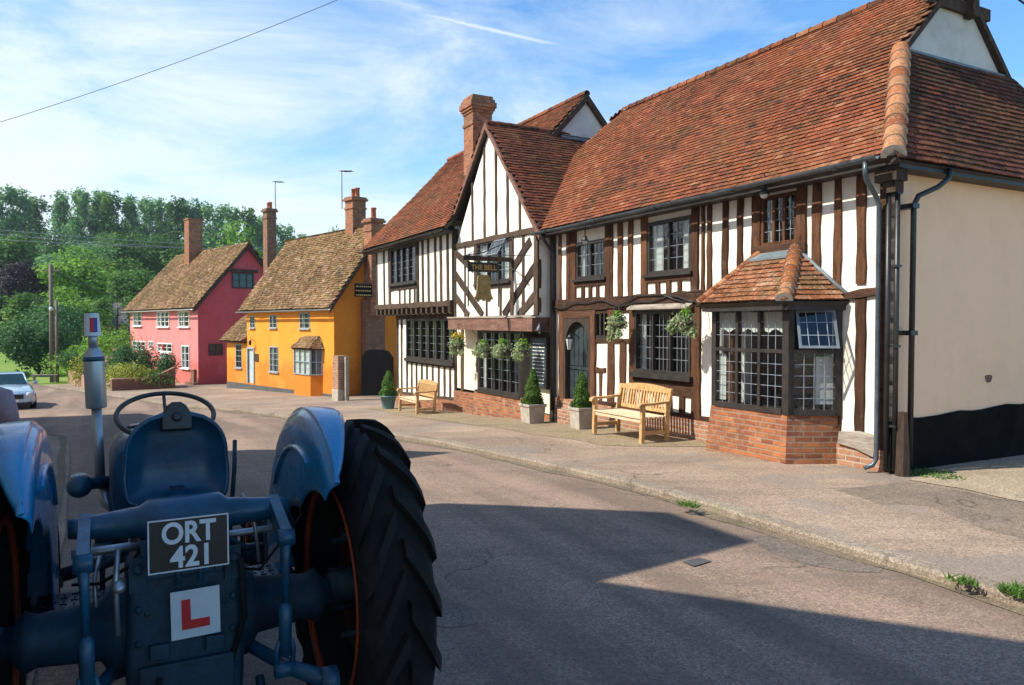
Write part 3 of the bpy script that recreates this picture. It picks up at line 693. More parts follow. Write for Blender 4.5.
for s_ in (-1,1):
    pts=[(dc+s_*.53,2.03),(dc+s_*.53,1.45)]+[(dc+s_*.44*math.cos(a),1.45+.5*math.sin(a)) for a in [R(x) for x in range(0,91,10)]]+[(dc,2.03)]
    ar.loft([[(x,-.045,z) for x,z in pts],[(x,.07,z) for x,z in pts]],smooth=False)
for s_ in (-1,1): ar.box(dc+s_*.49-.05,dc+s_*.49+.05,-.045,.07,.1,1.45)
ar.build('arched_door_frame','darkoak',pub)
st=MB(); st.box(-7.5,-6.5,-.22,-.0,-.35,.075); st.build('door_step','brickpale',pub,bevel=.015)
# --- bay window
bay=MB()
fx0,fx1,fy=-2.36,-.94,-.6; sx0,sx1=-2.72,-.60; BZ0,BZ1=.66,2.19
bz=lambda z:[(sx0-.02,0,z),(fx0,fy,z),(fx1,fy,z),(sx1+.02,0,z)]
P0=[(sx0-.1,-.0,-.3),(fx0-.09,fy-.1,-.3),(fx1+.045,fy-.1,-.3),(sx1+.04,-.0,-.3)]
P1=[(sx0-.04,-.0,BZ0),(fx0-.02,fy-.03,BZ0),(fx1+.02,fy-.03,BZ0),(sx1+.02,-.0,BZ0)]
bay.loft([P0,P1],smooth=False)
bo=bay.build('bay_window_base','brick',pub)
# bay frame built panel by panel
def panel(mb,mbl,mbg,p,q,z0,z1,lights,zt,grid,fw=.075,mw=.05,skip=None):
    p=Vector(p);q=Vector(q);u=(q-p);L=u.length;u.normalize();n=Vector((u.y,-u.x,0))
    def bx(m,a,b,c,d,t0,t1):
        C=[p+u*x+n*t+Vector((0,0,z)) for z in (c,d) for x,t in ((a,t0),(b,t0),(b,t1),(a,t1))]
        m.hexa(C)
    bx(mb,0,fw,z0,z1,-.05,.03); bx(mb,L-fw,L,z0,z1,-.05,.03); bx(mb,fw,L-fw,z0,z0+fw,-.05,.045); bx(mb,fw,L-fw,z1-fw,z1,-.05,.03); bx(mb,fw,L-fw,zt-mw/2,zt+mw/2,-.05,.028)
    W=L-2*fw
    for k in range(1,lights): 
        for za,zb in ((z0+fw,zt-mw/2),(zt+mw/2,z1-fw)): bx(mb,fw+W*k/lights-mw/2,fw+W*k/lights+mw/2,za,zb,-.05,.026)
    for za,zb in ((z0+fw,zt-mw/2),(zt+mw/2,z1-fw)):
        if skip and za>z0+.5: continue
        mbg.face([p+u*fw+Vector((0,0,za)),p+u*(L-fw)+Vector((0,0,za)),p+u*(L-fw)+Vector((0,0,zb)),p+u*fw+Vector((0,0,zb))])
        for k in range(lights):
            xa=fw+W*k/lights+(mw/2 if k else 0); xb=fw+W*(k+1)/lights-(mw/2 if k<lights-1 else 0)
            nz=grid[1] if za<z0+.5 else grid[2]
            for j in range(1,grid[0]): x=xa+(xb-xa)*j/grid[0]; bx(mbl,x-.003,x+.003,za,zb,.003,.012)
            for j in range(1,nz): z=za+(zb-za)*j/nz; bx(mbl,xa,xb,z-.003,z+.003,.001,.010)
f_=MB();l_=MB();gl_=MB()
panel(f_,l_,gl_,(fx0,fy,0),(fx1,fy,0),BZ0,BZ1,3,1.52,(3,5,3))
panel(f_,l_,gl_,(fx1,fy,0),(sx1+.03,-.02,0),BZ0,BZ1,1,1.52,(4,5,3),skip=True)
panel(f_,l_,gl_,(sx0-.0,-.02,0),(fx0,fy,0),BZ0,BZ1,1,1.52,(4,5,3))
f_.box(fx1-.05,fx1+.045,fy-.04,fy+.05,BZ0,BZ1+.02); 
bf=f_.build('bay_window','darkwood',pub); l_.build('leading','came',bf); gl_.build('pane','glass',bf)
# open casement, hinged at the top of the angled side
cs=MB(); cl=MB(); cg=MB()
p=Vector((fx1-.03,fy+.02,0));q=Vector((sx1+.03,-.02,0));u=(q-p);L=u.length;u.normalize();n=Vector((u.y,-u.x,0))
def cp_(x,s,o=0):  # s metres down from the hinge
    a=R(24); return p+u*x+n*(.04+math.sin(a)*s+o*math.cos(a))+Vector((0,0,2.08-math.cos(a)*s+o*math.sin(a)))
def cb(m,x0,x1,s0,s1,o0,o1): m.hexa([cp_(x,s,o) for s in (s1,s0) for x,o in ((x0,o0),(x1,o0),(x1,o1),(x0,o1))])
x0,x1,s0,s1=.09,L-.09,.0,.56
for a in ((x0,x0+.035,s0,s1),(x1-.035,x1,s0,s1),(x0+.035,x1-.035,s0,s0+.035),(x0+.035,x1-.035,s1-.035,s1)): cb(cs,*a,0,.02)
cg.face([cp_(x0+.03,s0+.03,.008),cp_(x1-.03,s0+.03,.008),cp_(x1-.03,s1-.03,.008),cp_(x0+.03,s1-.03,.008)])
for j in range(1,4): xx=x0+(x1-x0)*j/4; cb(cl,xx-.004,xx+.004,s0+.03,s1-.03,.011,.018)
for j in range(1,3): ss=s0+(s1-s0)*j/3; cb(cl,x0+.03,x1-.03,ss-.004,ss+.004,.012,.017)
ce=cs.build('open_casement','lead',bf); cg.build('pane','glass',ce); cl.build('leading','came',ce)
bi=MB(); bi.face([(fx0-.3,.55,.6),(sx1,.55,.6),(sx1,.55,2.2),(fx0-.3,.55,2.2)]); bi.face([(sx0,0.02,BZ0+.02),(fx0,fy+.06,BZ0+.02),(fx1,fy+.06,BZ0+.02),(sx1,.02,BZ0+.02)]); bi.face([(sx0,.55,.62),(sx0,.12,.62),(sx0,.12,2.2),(sx0,.55,2.2)]);bi.face([(sx1,.55,.62),(sx1,.12,.62),(sx1,.12,2.2),(sx1,.55,2.2)])
bi.build('dark_room','interior',bf)
bc=MB()
for (xa,xb) in ((fx0+.08,fx0+.22),):
    for k in range(6): a=xa+(xb-xa)*k/6;b=xa+(xb-xa)*(k+1)/6; bc.face([(a,fy+.045+.015*(k%2),BZ0+.1),(b,fy+.045+.015*((k+1)%2),BZ0+.1),(b,fy+.045+.015*((k+1)%2),1.45),(a,fy+.045+.015*(k%2),1.45)])
for k in range(22):
    a=fx0+.08+1.24*k/22;b=fx0+.08+1.24*(k+1)/22; zz=1.80+.03*math.sin(k*1.4); zz2=1.80+.03*math.sin((k+1)*1.4)
    bc.face([(a,fy+.045+.012*(k%2),zz),(b,fy+.045+.012*((k+1)%2),zz2),(b,fy+.045+.012*((k+1)%2),2.06),(a,fy+.045+.012*(k%2),2.06)])
for k in range(8):
    a=Vector((fx1-.02+.32*(k+8)/17,fy+.15+.5*(k+8)/17,0)); b=Vector((fx1-.02+.32*(k+9)/17,fy+.15+.5*(k+9)/17,0)); bc.face([(a.x,a.y,.8),(b.x,b.y,.8),(b.x,b.y,1.45),(a.x,a.y,1.45)])
bc.build('curtain','curtain',bf)
# bay roof
br=MB()
E1=Vector((-2.42,-.84,2.20));E2=Vector((-.80,-.84,2.20));T1=Vector((-2.02,-.02,2.93));T2=Vector((-1.33,-.02,2.95));E3=Vector((-.44,-.0,2.2));E0=Vector((-3.02,-.0,2.2))
u=(E2-E1).normalized();v=((T1+T2)/2-(E1+E2)/2);v=(v-u*v.dot(u)).normalized()
def uvp(P,O_,u,v): d=P-O_; return (d.dot(u),d.dot(v))
tiled(br,E1,u,v,[uvp(q,E1,u,v) for q in (E1,E2,T2,T1)],jit=1.2)
u2=(E3-E2).normalized();v2=(T2-E2);v2=(v2-u2*v2.dot(u2)).normalized()
tiled(br,E2,u2,v2,[uvp(q,E2,u2,v2) for q in (E2,E3,T2)],jit=1.2)
u3=(E1-E0).normalized();v3=(T1-E0);v3=(v3-u3*v3.dot(u3)).normalized()
tiled(br,E0,u3,v3,[uvp(q,E0,u3,v3) for q in (E0,E1,T1)],jit=1.2)
bro=br.build('bay_roof',['tilesorange','darkwood'],pub)
bb=MB(); bonnets(bb,E2+Vector((0,0,.03)),T2+Vector((0,0,.03)),.10,9); bb.build('hip_tiles',['bonnet','mortar'],bro); bb=MB(); bonnets(bb,E1+Vector((0,0,.02)),T1+Vector((0,0,.02)),.06,9)
bb.build('hip_tiles',['bonnet','mortar'],bro)
fl=MB(); fl.hexa([(T1.x-.05,-.2,T1.z-.10),(T2.x+.02,-.2,T2.z-.11),(T2.x+.02,.0,T2.z+.02),(T1.x-.05,0,T1.z+.02),(T1.x-.05,-.2,T1.z-.07),(T2.x+.02,-.2,T2.z-.08),(T2.x+.02,.0,T2.z+.05),(T1.x-.05,0,T1.z+.05)])
fl.tube([T2+Vector((.05,-.02,.0)),E3+Vector((.05,-.02,.02))],.03,6)
fl.build('flashing','lead',bro)
fa=MB(); 
for a,b in ((E1,E2),(E2,E3),(E0,E1)):
    d=(b-a).normalized(); nn=Vector((d.y,-d.x,0)); a2=a-nn*.06;b2=b-nn*.06
    fa.hexa([a2+Vector((0,0,-.12)),b2+Vector((0,0,-.12)),b2-nn*.16+Vector((0,0,-.12)),a2-nn*.16+Vector((0,0,-.12)),a2+Vector((0,0,-.03)),b2+Vector((0,0,-.03)),b2-nn*.16+Vector((0,0,-.03)),a2-nn*.16+Vector((0,0,-.03))])
fa.build('fascia','darkwood',bro)
# --- side wall
RB0=5.7
sw=MB(); sw.face([(.14,0,.66),(.14,RB0,.8),(.14,RB0,4.0),(.14,0,4.0)]); sw.build('cream_side_wall','cream',pub)
ms=MB(); q_=[(.1435,2.15+.085*math.cos(a)*(1+.2*math.sin(3*a)),1.13+.07*math.sin(a)*(1+.25*math.cos(2*a))) for a in [R(x) for x in range(0,360,30)]]; ms.face(q_); ms.build('bare_render_patch','oakred',pub)
sp=MB(); 
n=14
for k in range(n):
    a,b=5.2*k/n,5.2*(k+1)/n; za=.66+.03*a+.02*math.sin(k*2.1); zb=.66+.03*b+.02*math.sin((k+1)*2.1)
    sp.hexa([(.1,a,-.5),(.175,a,-.5),(.175,b,-.5),(.1,b,-.5),(.1,a,za),(.17,a,za),(.17,b,zb),(.1,b,zb)])
sp.build('black_plinth','black',pub)
# --- roofs
SL=1.06; RY=2.85; RZ=3.97+SL*(RY+.30); RB=2*RY+.30; EX=.40
def slope_poly(O_,pts,u,v): return [uvp(Vector(p_),Vector(O_),Vector(u).normalized(),Vector(v).normalized()) for p_ in pts]
rr=MB()
zR=lambda y:3.97+SL*(y+.30)
HX,HY=-.80,1.50; HZ=zR(HY)
O_=(-8.1,-.33,zR(-.33)); v=(0,1,SL)
pts=[(-8.1,-.33,zR(-.33)),(EX,-.33,zR(-.33)),(HX,HY,HZ),(HX+.06,RY,RZ),(-9.25,RY,RZ),(-10.1,1.75,zR(1.75)),(-10.1,1.7,zR(1.7))]
tiled(rr,O_,(1,0,0),v,slope_poly(O_,pts,(1,0,0),v))
O2=(HX+.06,RB,zR(-.30)); pts2=[(EX,RB,zR(-.3)),(-10.1,RB,zR(-.3)),(-10.1,2*RY-1.8,zR(1.8)),(-9.25,RY,RZ),(HX+.06,RY,RZ),(HX,2*RY-HY,HZ)]
tiled(rr,O2,(-1,0,0),(0,-1,SL),slope_poly(O2,pts2,(-1,0,0),(0,-1,SL)),tiles=False)
u_=Vector((0,-1,0)); v_=Vector((.85,0,1.3)).normalized()
tiled(rr,(-10.1,2*RY-1.75,zR(1.75)),(0,-1,0),(.85,0,RZ-zR(1.75)),[(0,0),(2*RY-3.5,0),(RY-1.75,math.hypot(.85,RZ-zR(1.75)))],tw=.165)
rro=rr.build('main_roof',['tiles','darkwood'],pub)
rs=MB()
SS=(HZ-3.92)/(EX-HX)
Os=(EX+.03,-.33,3.88); vs_=(-1,0,SS)
pts=[(EX+.03,-.33,3.88),(EX+.03,RB,3.88),(HX,2*RY-HY,HZ),(HX,HY,HZ)]
tiled(rs,Os,(0,1,0),vs_,slope_poly(Os,pts,(0,1,0),vs_),bias=1)
rs.build('side_hip_roof',['tilesdark','darkwood'],pub)
hp=MB(); bonnets(hp,(EX-.03,-.30,3.96),(HX,HY,HZ+.02),.13,11,step=.2)
hp.build('hip_tiles',['bonnet','mortar'],rro)
hp=MB(); bonnets(hp,(HX+.02,RY,RZ),(-9.25,RY,RZ),.10,None,step=.3,mortar=False)
hp.build('ridge_tiles',['tiles','mortar'],rro)
ga=MB(); ga.face([(HX-.02,HY-.05,HZ-.1),(HX-.02,2*RY+.05-HY,HZ-.1),(HX-.02,RY,RZ-.06)]); ga.build('gablet_wall','plaster_grey',pub)
gf=MB(); gf.box(HX-.03,HX+.05,HY+.02,2*RY-HY-.02,HZ-.04,HZ+.03); gf.build('gablet_flashing','lead',pub)
gb=MB()
for (ya,za,yb,zb) in ((HY-.05,HZ+.0,RY,RZ),(2*RY+.05-HY,HZ,RY,RZ)):
    gb.hexa([(HX-.02,ya,za-.14),(HX+.07,ya,za-.14),(HX+.07,yb,zb-.14),(HX-.02,yb,zb-.14),(HX-.02,ya,za-.02),(HX+.07,ya,za-.02),(HX+.07,yb,zb-.02),(HX-.02,yb,zb-.02)])
gb.box(HX-.01,HX+.05,2.05,3.65,6.68,6.86); gb.box(HX,HX+.16,3.02,3.16,6.62,7.3)
gb.build('gablet_bargeboards','oakgrey',pub)
# --- gable wing: plane y=-.3, x -12.55..-8.1
gx0,gx1,gy=-12.72,-8.12,-.3
AX,AZ=-10.58,6.84
winG=(-11.3,-9.46,2.93,3.98); 
pg=MB(); wall_cells(pg,gx0,gx1,2.05,4.03,gy,[winG],.13)
pg.face([(-12.62,gy,4.03),(gx1+.1,gy,4.03),(AX,gy,AZ-.1)])
pg.face([(gx1,gy,2.05),(gx1,0.05,2.05),(gx1,0.05,4.03),(gx1,gy,4.03)]); pg.face([(gx0,gy,2.05),(gx0,0.05,2.05),(gx0,0.05,4.6),(gx0,gy,4.6)])
pg.build('gable_plaster','plaster',pub)
tg=MB(); hg=MB(); Gt=lambda px,py:Y(px,py,gy)
beam(hg,(gx0,4.03),(gx1,4.0),.13,gy,.05)
for b_,a_ in (((473,230),(471,200)),((485,225),(480.5,165)),((496.6,222),(492,148)),((508.2,219),(506,173)),((520.4,216),(518.5,203))):
    pb_=Gt(*b_);pa=Gt(*a_); x=(pb_[0]); zt=AZ-.15-1.14*max(0,(x-AX)) if x>AX else AZ-.15-1.13*(AX-x)
    beam(tg,(x,4.08),(x-.02,zt),.10,gy,.025)
zmid=lambda x:3.97
for px_,za,zb,w_ in ((465.4,2.1,3.97,.09),(523.7,2.1,3.97,.11),(487,2.1,2.85,.1),(501,2.1,2.85,.1)):
    beam(tg,(Gt(px_,290)[0],za),(Gt(px_,290)[0],zb),w_,gy,.022)
for x_ in (winG[0]-.08,winG[1]+.08): beam(tg,(x_,2.1 if x_>-10 else 2.85),(x_,3.97),.15,gy,.03)
beam(hg,(winG[0]-.1,2.86),(winG[1]+.1,2.86),.13,gy,.035)
for p_,q_,w_ in (((456,253),(473.5,269),.2),((456,275),(483,315),.2),((456,296.6),(469,316),.19),((531,240.5),(512,270),.2),((536,265),(504,315),.2),((536.5,294),(519,316),.2)):
    beam(tg,Gt(*p_),Gt(*q_),w_,gy,.028)
beam(tg,(gx1-.09,2.1),(gx1-.09,4.0),.18,gy,.05); beam(tg,(gx0+.05,2.1),(gx0+.05,4.5),.12,gy,.03)
tg.build('gable_timbers','oakgrey',pub); hg.build('gable_rails','oakgrey',pub)
window(pub,*winG,gy,3,(3,4),curtain=.45,transom=None)
oc=MB(); a=R(30); W0=winG[0]+1.05; 
oc.box(0,.62,-.02,0,-.45,-.42); oc.box(0,.62,-.02,0,-.03,0); oc.box(0,.03,-.02,0,-.42,-.03); oc.box(.59,.62,-.02,0,-.42,-.03)
oo=oc.build('open_casement','lead',pub,loc=(W0,gy-.03,winG[3]-.04)); oo.rotation_euler.x=-R(32)
og=MB(); og.face([(.03,-.01,-.42),(.59,-.01,-.42),(.59,-.01,-.03),(.03,-.01,-.03)]); og.build('pane','glass',oo)
# red brown bressumer with dentil edge
bs=MB(); bs.hexa([(gx0-.02,gy-.2,1.76),(gx1+.03,gy-.2,1.74),(gx1+.03,.0,1.74),(gx0-.02,.0,1.76),(gx0-.02,gy-.2,2.06),(gx1+.03,gy-.2,2.05),(gx1+.03,0,2.05),(gx0-.02,0,2.06)])
bs.build('bressumer','oakred',pub)
bc_=MB()
for k in range(6): x=gx0+.2+k*.85; bc_.box(x,x+.012,gy-.206,gy-.19,1.77,2.05)
bc_.box(gx0-.03,gx1+.05,gy-.23,gy-.1,2.06,2.10); bc_.build('bressumer_cap','weathered',pub)
# gable roof
gr_=MB()
GS=1.14
Og=(-7.93,-.40,AZ+.04-GS*(-7.93-AX)); vg=(-1,0,GS)
pts=[Og,(-7.93,3.4,Og[2]),(AX,3.4,AZ+.04),(AX,-.40,AZ+.04)]
tiled(gr_,Og,(0,1,0),vg,slope_poly(Og,pts,(0,1,0),vg))
Ol=(-12.62,3.4,AZ+.04-1.03*(AX+12.62)); vl=(1,0,1.03)
pts=[Ol,(-12.62,-.40,Ol[2]),(AX,-.40,AZ+.04),(AX,3.4,AZ+.04)]
tiled(gr_,Ol,(0,-1,0),vl,slope_poly(Ol,pts,(0,-1,0),vl))
gro=gr_.build('gable_roof',['tilesdark','darkwood'],pub)
gh=MB(); bonnets(gh,(AX,-.4,AZ+.05),(AX,2.0,AZ+.05),.09,None,step=.3,mortar=False); gh.build('ridge_tiles',['tilesdark','mortar'],gro)
bg=MB()
def board(mb,a,b,w,y0,y1,drop=.0):
    (xa,za),(xb,zb)=a,b
    mb.hexa([(xa,y0,za-w),(xa,y1,za-w),(xb,y1,zb-w),(xb,y0,zb-w),(xa,y0,za-drop),(xa,y1,za-drop),(xb,y1,zb-drop),(xb,y0,zb-drop)])
board(bg,(-7.9,Og[2]+.02),(AX,AZ+.06),.15,-.44,-.39); board(bg,(-12.66,Ol[2]+.02),(AX-.001,AZ+.06),.15,-.44,-.39)
bg.build('bargeboards','oakred',pub)
# ground floor of the wing
lowG=(-11.22,-9.0,.22,1.74)
gp=MB(); wall_cells(gp,-13.45,-8.12,.1,1.80,-.0,[(-11.35,-8.75,.1,1.74)],.1); gp.build('lower_plaster','cream2',pub)
tt=MB(); studs([(461.5,464)],.0,1.75,mb=tt,pyref=350); tt.build('lower_timbers','oakgrey',pub)
gb_=MB(); gb_.hexa([(-11.5,-.42,-1.),(-8.72,-.42,-1.),(-8.55,0,-1.),(-11.6,0,-1.),(-11.4,-.34,.2),(-8.88,-.34,.2),(-8.78,0,.2),(-11.4,0,.2)]); gb_.box(-11.6,-8.1,-.05,.2,-1.6,.08); gb_.box(-13.4,-11.6,-.05,.2,-1.6,.02); gb_.hexa([(-18.25,-.05,-1.6),(-13.4,-.05,-1.6),(-13.4,.2,-1.6),(-18.25,.2,-1.6),(-18.25,-.05,-.48),(-13.4,-.05,-.28),(-13.4,.2,-.28),(-18.25,.2,-.48)])
gb_.build('brick_window_base','brick',pub)
w=window(pub,*lowG,-.28,5,(2,6),transom=.72,curtain=.2,proud=.03,room=True)
ww=MB(); ww.hexa([(-9.0,-.30,.2),(-8.95,-.30,.2),(-8.72,-.02,.2),(-8.80,-.02,.2),(-9.0,-.30,1.74),(-8.95,-.30,1.74),(-8.72,-.02,1.74),(-8.80,-.02,1.74)]); ww.build('window_return','darkwood',pub); ww=MB(); ww.box(-11.3,-11.22,-.30,0,.2,1.74); ww.build('window_return','darkwood',pub)
cp=MB(); cp.box(-8.72,-8.12,-.02,.02,.46,1.72); cp.build('dark_boarding','darkwood',pub)
cb_=MB(); cb_.box(-8.70,-8.06,-.17,-.142,.50,1.56); chb=cb_.build('menu_chalkboard','board',pub)
cm=MB()
for k in range(12):
    z=1.46-k*.08; x=-8.64
    while x<-8.14:
        L=random.uniform(.03,.10); cm.box(x,min(x+L,-8.11),-.174,-.171,z-random.uniform(.006,.016),z+random.uniform(.003,.012)); x+=L+random.uniform(.012,.03)
cm.build('chalk_writing','curtain',chb)
cf=MB(); cf.box(-8.74,-8.70,-.18,-.02,.46,1.60); cf.box(-8.06,-8.02,-.18,-.02,.46,1.60); cf.box(-8.70,-8.06,-.18,-.02,.46,.50); cf.box(-8.70,-8.06,-.18,-.02,1.56,1.60); cf.build('board_frame','darkwood',chb)
po=MB(); po.box(-8.04,-7.9,-.08,.05,-.3,3.95); po.build('black_corner_post','darkwood',pub)
pk=MB(); wall_cells(pk,-8.70,-8.02,-.1,.44,-.07,[],.1); pk.build('corner_panel','cream2',pub)
# menu rack beside the window
mr=MB(); mr.box(-11.75,-11.72,-.12,-.0,.62,1.42); mr.box(-11.43,-11.40,-.12,0,.62,1.42); mr.box(-11.72,-11.43,-.02,0,.62,1.42)
for k in range(5): mr.box(-11.72,-11.43,-.11,-.02,.64+k*.17,.66+k*.17)
mr.build('wall_rack','oakgrey',pub)
# --- left hand jettied range
LX0,LX1,ly=-19.3,-12.75,-.38
wu=(-17.75,-15.40,3.20,4.40); wl=(-17.25,-13.42,.80,2.06)
pw=MB(); wall_cells(pw,LX0,LX1,2.5,4.62,ly,[wu],.13)
wall_cells(pw,-18.27,-13.4,-.45,2.1,0,[wl],.13); pw.face([(LX0,ly,2.5),(LX0,6,2.5),(LX0,6,4.62),(LX0,ly,4.62)]); pw.face([(-18.27,0,-1.2),(-18.27,6,-1.2),(-18.27,6,2.5),(-18.27,0,2.5)])
pw.face([(LX0,-.6,4.6),(LX0,5.2,4.6),(LX0,2.5,7.9)])
pw.build('left_plaster','plaster',pub)
tl=MB(); hl=MB(); ry=265
def st2(pxs,zb,zt,y,w,pyr,lean=0):
    for p_ in pxs: x=xl(p_,pyr,y); beam(tl,(x,zb),(x+lean,zt),w,y,.022)
st2([384.6,389.5],2.55,4.6,ly,.15,ry,-.06)
st2([423.3,429,436,441.6,448.3],2.55,4.6,ly,.15,ry,-.05)
st2([400,405,410,415.0],2.55,3.05,ly,.13,295)
beam(tl,(LX0+.08,2.55),(LX0+.0,4.6),.12,ly,.03)
beam(tl,(wu[0]-.1,2.55),(wu[0]-.14,4.6),.14,ly,.03); beam(tl,(wu[1]+.1,2.55),(wu[1]+.08,4.6),.2,ly,.035)
beam(hl,(wu[0]-.1,3.08),(wu[1]+.1,3.08),.13,ly,.035); beam(hl,(LX0,4.55),(LX1,4.52),.14,ly,.03)
beam(hl,(LX0-.05,2.50),(LX1,2.48),.16,ly,.07,jit=.015)
st2([402,407.3],-.4,2.1,0,.14,370); st2([412,416.8,422.2,427.3,433,439,444.8,450.5],-.4,.72,0,.13,378); st2([456],-.4,2.1,0,.17,378)
beam(hl,(-18.27,-.45),(-13.3,-.25),.13,0,.04); beam(hl,(wl[0]-.1,.70),(wl[1]+.1,.70),.12,0,.04)
beam(hl,(-18.27,2.13),(-13.4,2.13),.12,0,.05)
beam(tl,(-18.2,-.4),(-18.2,2.1),.14,0,.03)
tl.build('left_studs','oakgrey',pub); hl.build('left_rails','oakgrey',pub)
jt=MB()
x=LX0+.1
while x<LX1-.1: jt.box(x,x+.15,ly-.06,.05,2.22,2.40); x+=.42
jt.box(LX0,LX1,ly+.08,.04,2.2,2.24); jt.build('jetty_joists','oakgrey',pub)
window(pub,*wu,ly,4,(3,5),curtain=0,proud=.04); window(pub,*wl,0,6,(2,5),proud=.05,sill=.1,mw=.09,curtain=0)
lr=MB(); LS=(7.98-4.52)/(2.5+.72)
zL=lambda y:4.52+LS*(y+.72)
Ol=(-20.0,-.72,4.52); v=(0,1,LS)
pts=[Ol,(-12.45,-.72,4.52),(-12.45,.0,zL(.0)),(-10.45,.9,zL(.9)),(-10.45,2.5,7.98),(-19.55,2.5,7.98)]
tiled(lr,Ol,(1,0,0),v,slope_poly(Ol,pts,(1,0,0),v))
O2=(-10.45,5.72,4.52); pts=[(-10.45,5.72,4.52),(-20.0,5.72,4.52),(-19.55,2.5,7.98),(-10.45,2.5,7.98)]
tiled(lr,O2,(-1,0,0),(0,-1,LS),slope_poly(O2,pts,(-1,0,0),(0,-1,LS)),tiles=False)
lro=lr.build('left_roof',['tiles','darkwood'],pub)
lh=MB(); bonnets(lh,(-19.55,2.5,8.0),(-10.45,2.5,8.0),.10,None,step=.3,mortar=False); lh.build('ridge_tiles',['tiles','mortar'],lro)
g2=MB(); g2.face([(-10.5,1.3,zL(1.3)-.05),(-10.5,3.7,zL(1.3)-.05),(-10.5,2.5,7.9)]); g2.build('upper_gablet_wall','plaster_grey',pub)
g3=MB()
for s_ in (-1,1): g3.hexa([(-10.5,2.5+s_*1.2,zL(1.3)-.22),(-10.40,2.5+s_*1.2,zL(1.3)-.22),(-10.40,2.5,7.78),(-10.5,2.5,7.78),(-10.5,2.5+s_*1.2,zL(1.3)-.02),(-10.40,2.5+s_*1.2,zL(1.3)-.02),(-10.40,2.5,7.99),(-10.5,2.5,7.99)])
g3.build('upper_gablet_boards','oakgrey',pub)
g4=MB(); g4.box(-10.5,-10.40,1.7,3.5,6.72,6.80); g4.build('upper_gablet_flashing','lead',pub)
ch=MB(); chimney(ch,-15.30,-14.62,1.15,1.80,6.0,8.92,((0,.02,.10),(.10,.07,.10),(.20,.11,.16),(.36,.07,.08),(.44,.03,.08),(.80,.03,.10)))
ch.build('chimney','brick',pub)
# eaves boards, gutters, pipes
ev=MB(); ev.box(-20,-12.6,-.70,-.38,4.40,4.46); ev.build('eaves_soffit','darkwood',pub)
ev=MB(); ev.box(RX0,EX-.05,-.27,.0,3.84,3.90); ev.build('eaves_soffit','darkwood',pub)
ev=MB(); ev.box(.14,EX-.02,-.2,RB,3.80,3.85); ev.build('eaves_soffit','darkwood',pub)
gu=MB(); gutter(gu,(-8.2,-.43,3.90),(.24,-.43,3.94),.052); gu.build('front_gutter','pipegrey',pub)
gu=MB(); gutter(gu,(-20.05,-.77,4.47),(-12.6,-.77,4.46),.05); gu.build('left_gutter','iron',pub)
dp=MB(); xp=-.17
dp.tube([(.08,-.43,3.90),(.08,-.43,3.76),(.075,-.40,3.68),(.06,-.20,3.50),(.06,-.13,3.38),(.06,-.13,.18),(.03,-.16,.10),(-.03,-.24,.06)],.030,10); dp.build('downpipe','pipegrey',pub)
dp=MB(); dp.tube([(.17,-.10,3.75),(.17,-.10,.05)],.03,8); dp.tube([(.25,-.04,3.75),(.25,-.04,.05)],.032,8)
for z in (3.5,2.6,1.6,.6): dp.box(.13,.29,-.09,.0,z,z+.03)
dp.tube([(.42,.75,3.86),(.42,.72,3.74),(.39,.55,3.62),(.31,.28,3.50),(.29,.22,3.38),(.29,.2,.1)],.035,8)
dp.box(.14,.34,.14,.26,3.34,3.40); dp.box(.14,.34,.14,.26,1.75,1.81)
dp.build('downpipe','iron',pub)
dp=MB(); dp.tube([(-7.88,-.42,3.86),(-7.88,-.3,3.7),(-7.88,-.14,3.5),(-7.88,-.12,.0)],.034,8); dp.build('downpipe','iron',pub)
jb=MB(); jb.box(.13,.30,-.16,.0,3.52,3.66); jb.box(.04,.34,-.2,.02,3.66,3.80); jb.build('corner_beam_end','oakgrey',pub)
# stump of the old corner post
cpst=MB(); cpst.loft([[(.33+.075*math.cos(a)*(1.2-.15*k)+random.uniform(-.01,.01),-.0+.075*math.sin(a)*(1.2-.15*k),-.1+k*.3) for a in [2*math.pi*j/8 for j in range(8)]] for k in range(4)],smooth=False); cpst.build('corner_post_stump','oakgrey',pub)
# lamps under the eaves
for px_,py_ in ((585,240),(764,193)):
    x=xl(px_,py_,-.3); l=MB(); z=Y(px_,py_,-.3)[1]; l.tube([(x,-.3,z+.28),(x,-.3,z+.05)],.012,6); l.lathe([(.0,.08),(.04,.07),(.05,.02),(.085,-.02),(.0,-.021)],(x,-.3,z),'z',12); lo=l.build('eaves_lamp','iron',pub)
    l=MB(); l.lathe([(0,-.08),(.04,-.07),(.06,-.03),(.05,-.0)],(x,-.3,z),'z',12); l.build('lamp_glass','lamp',lo)
# garland wire above the windows
gw_=MB(); pts=[]
x=-7.85
while x<-3.2: pts.append((x,-.09,2.31+.05*math.sin(x*2.7)+.03*math.sin(x*6))); x+=.15
gw_.tube(pts,.012,5); gw_.tube([(-5.6,-.09,2.2),(-4.9,-.09,2.42),(-4.2,-.09,2.42),(-3.6,-.09,2.25)],.012,5); gw_.build('light_string','iron',pub)
# back walls so that no light leaks in
bk=MB(); bk.box(-19,.1,5.4,5.6,-1,4.0); bk.build('rear_wall','cream',pub)
# ------------------------------------------------------------------ plants and street things
def plant(name,label,cat,loc,blobs,n,size,mat,group=None,stem=None,rz=0,seed=1,ragged=.22,shell=.55):
    rnd=random.Random(seed); root=empty(name,loc,rz); tag(root,label,cat,group)
    mb=MB(); leaves(mb,blobs,n,size,rnd=rnd,ragged=ragged,shell=shell); mb.build('foliage',mat,root,recalc=False)
    if stem:
        s=MB(); s.tube(*stem); s.build('stem','bark',root)
    return root
def publoc(a,b,dz=0): x,y=PUB.p2w(a,b); return (x,y,g(a)+dz)
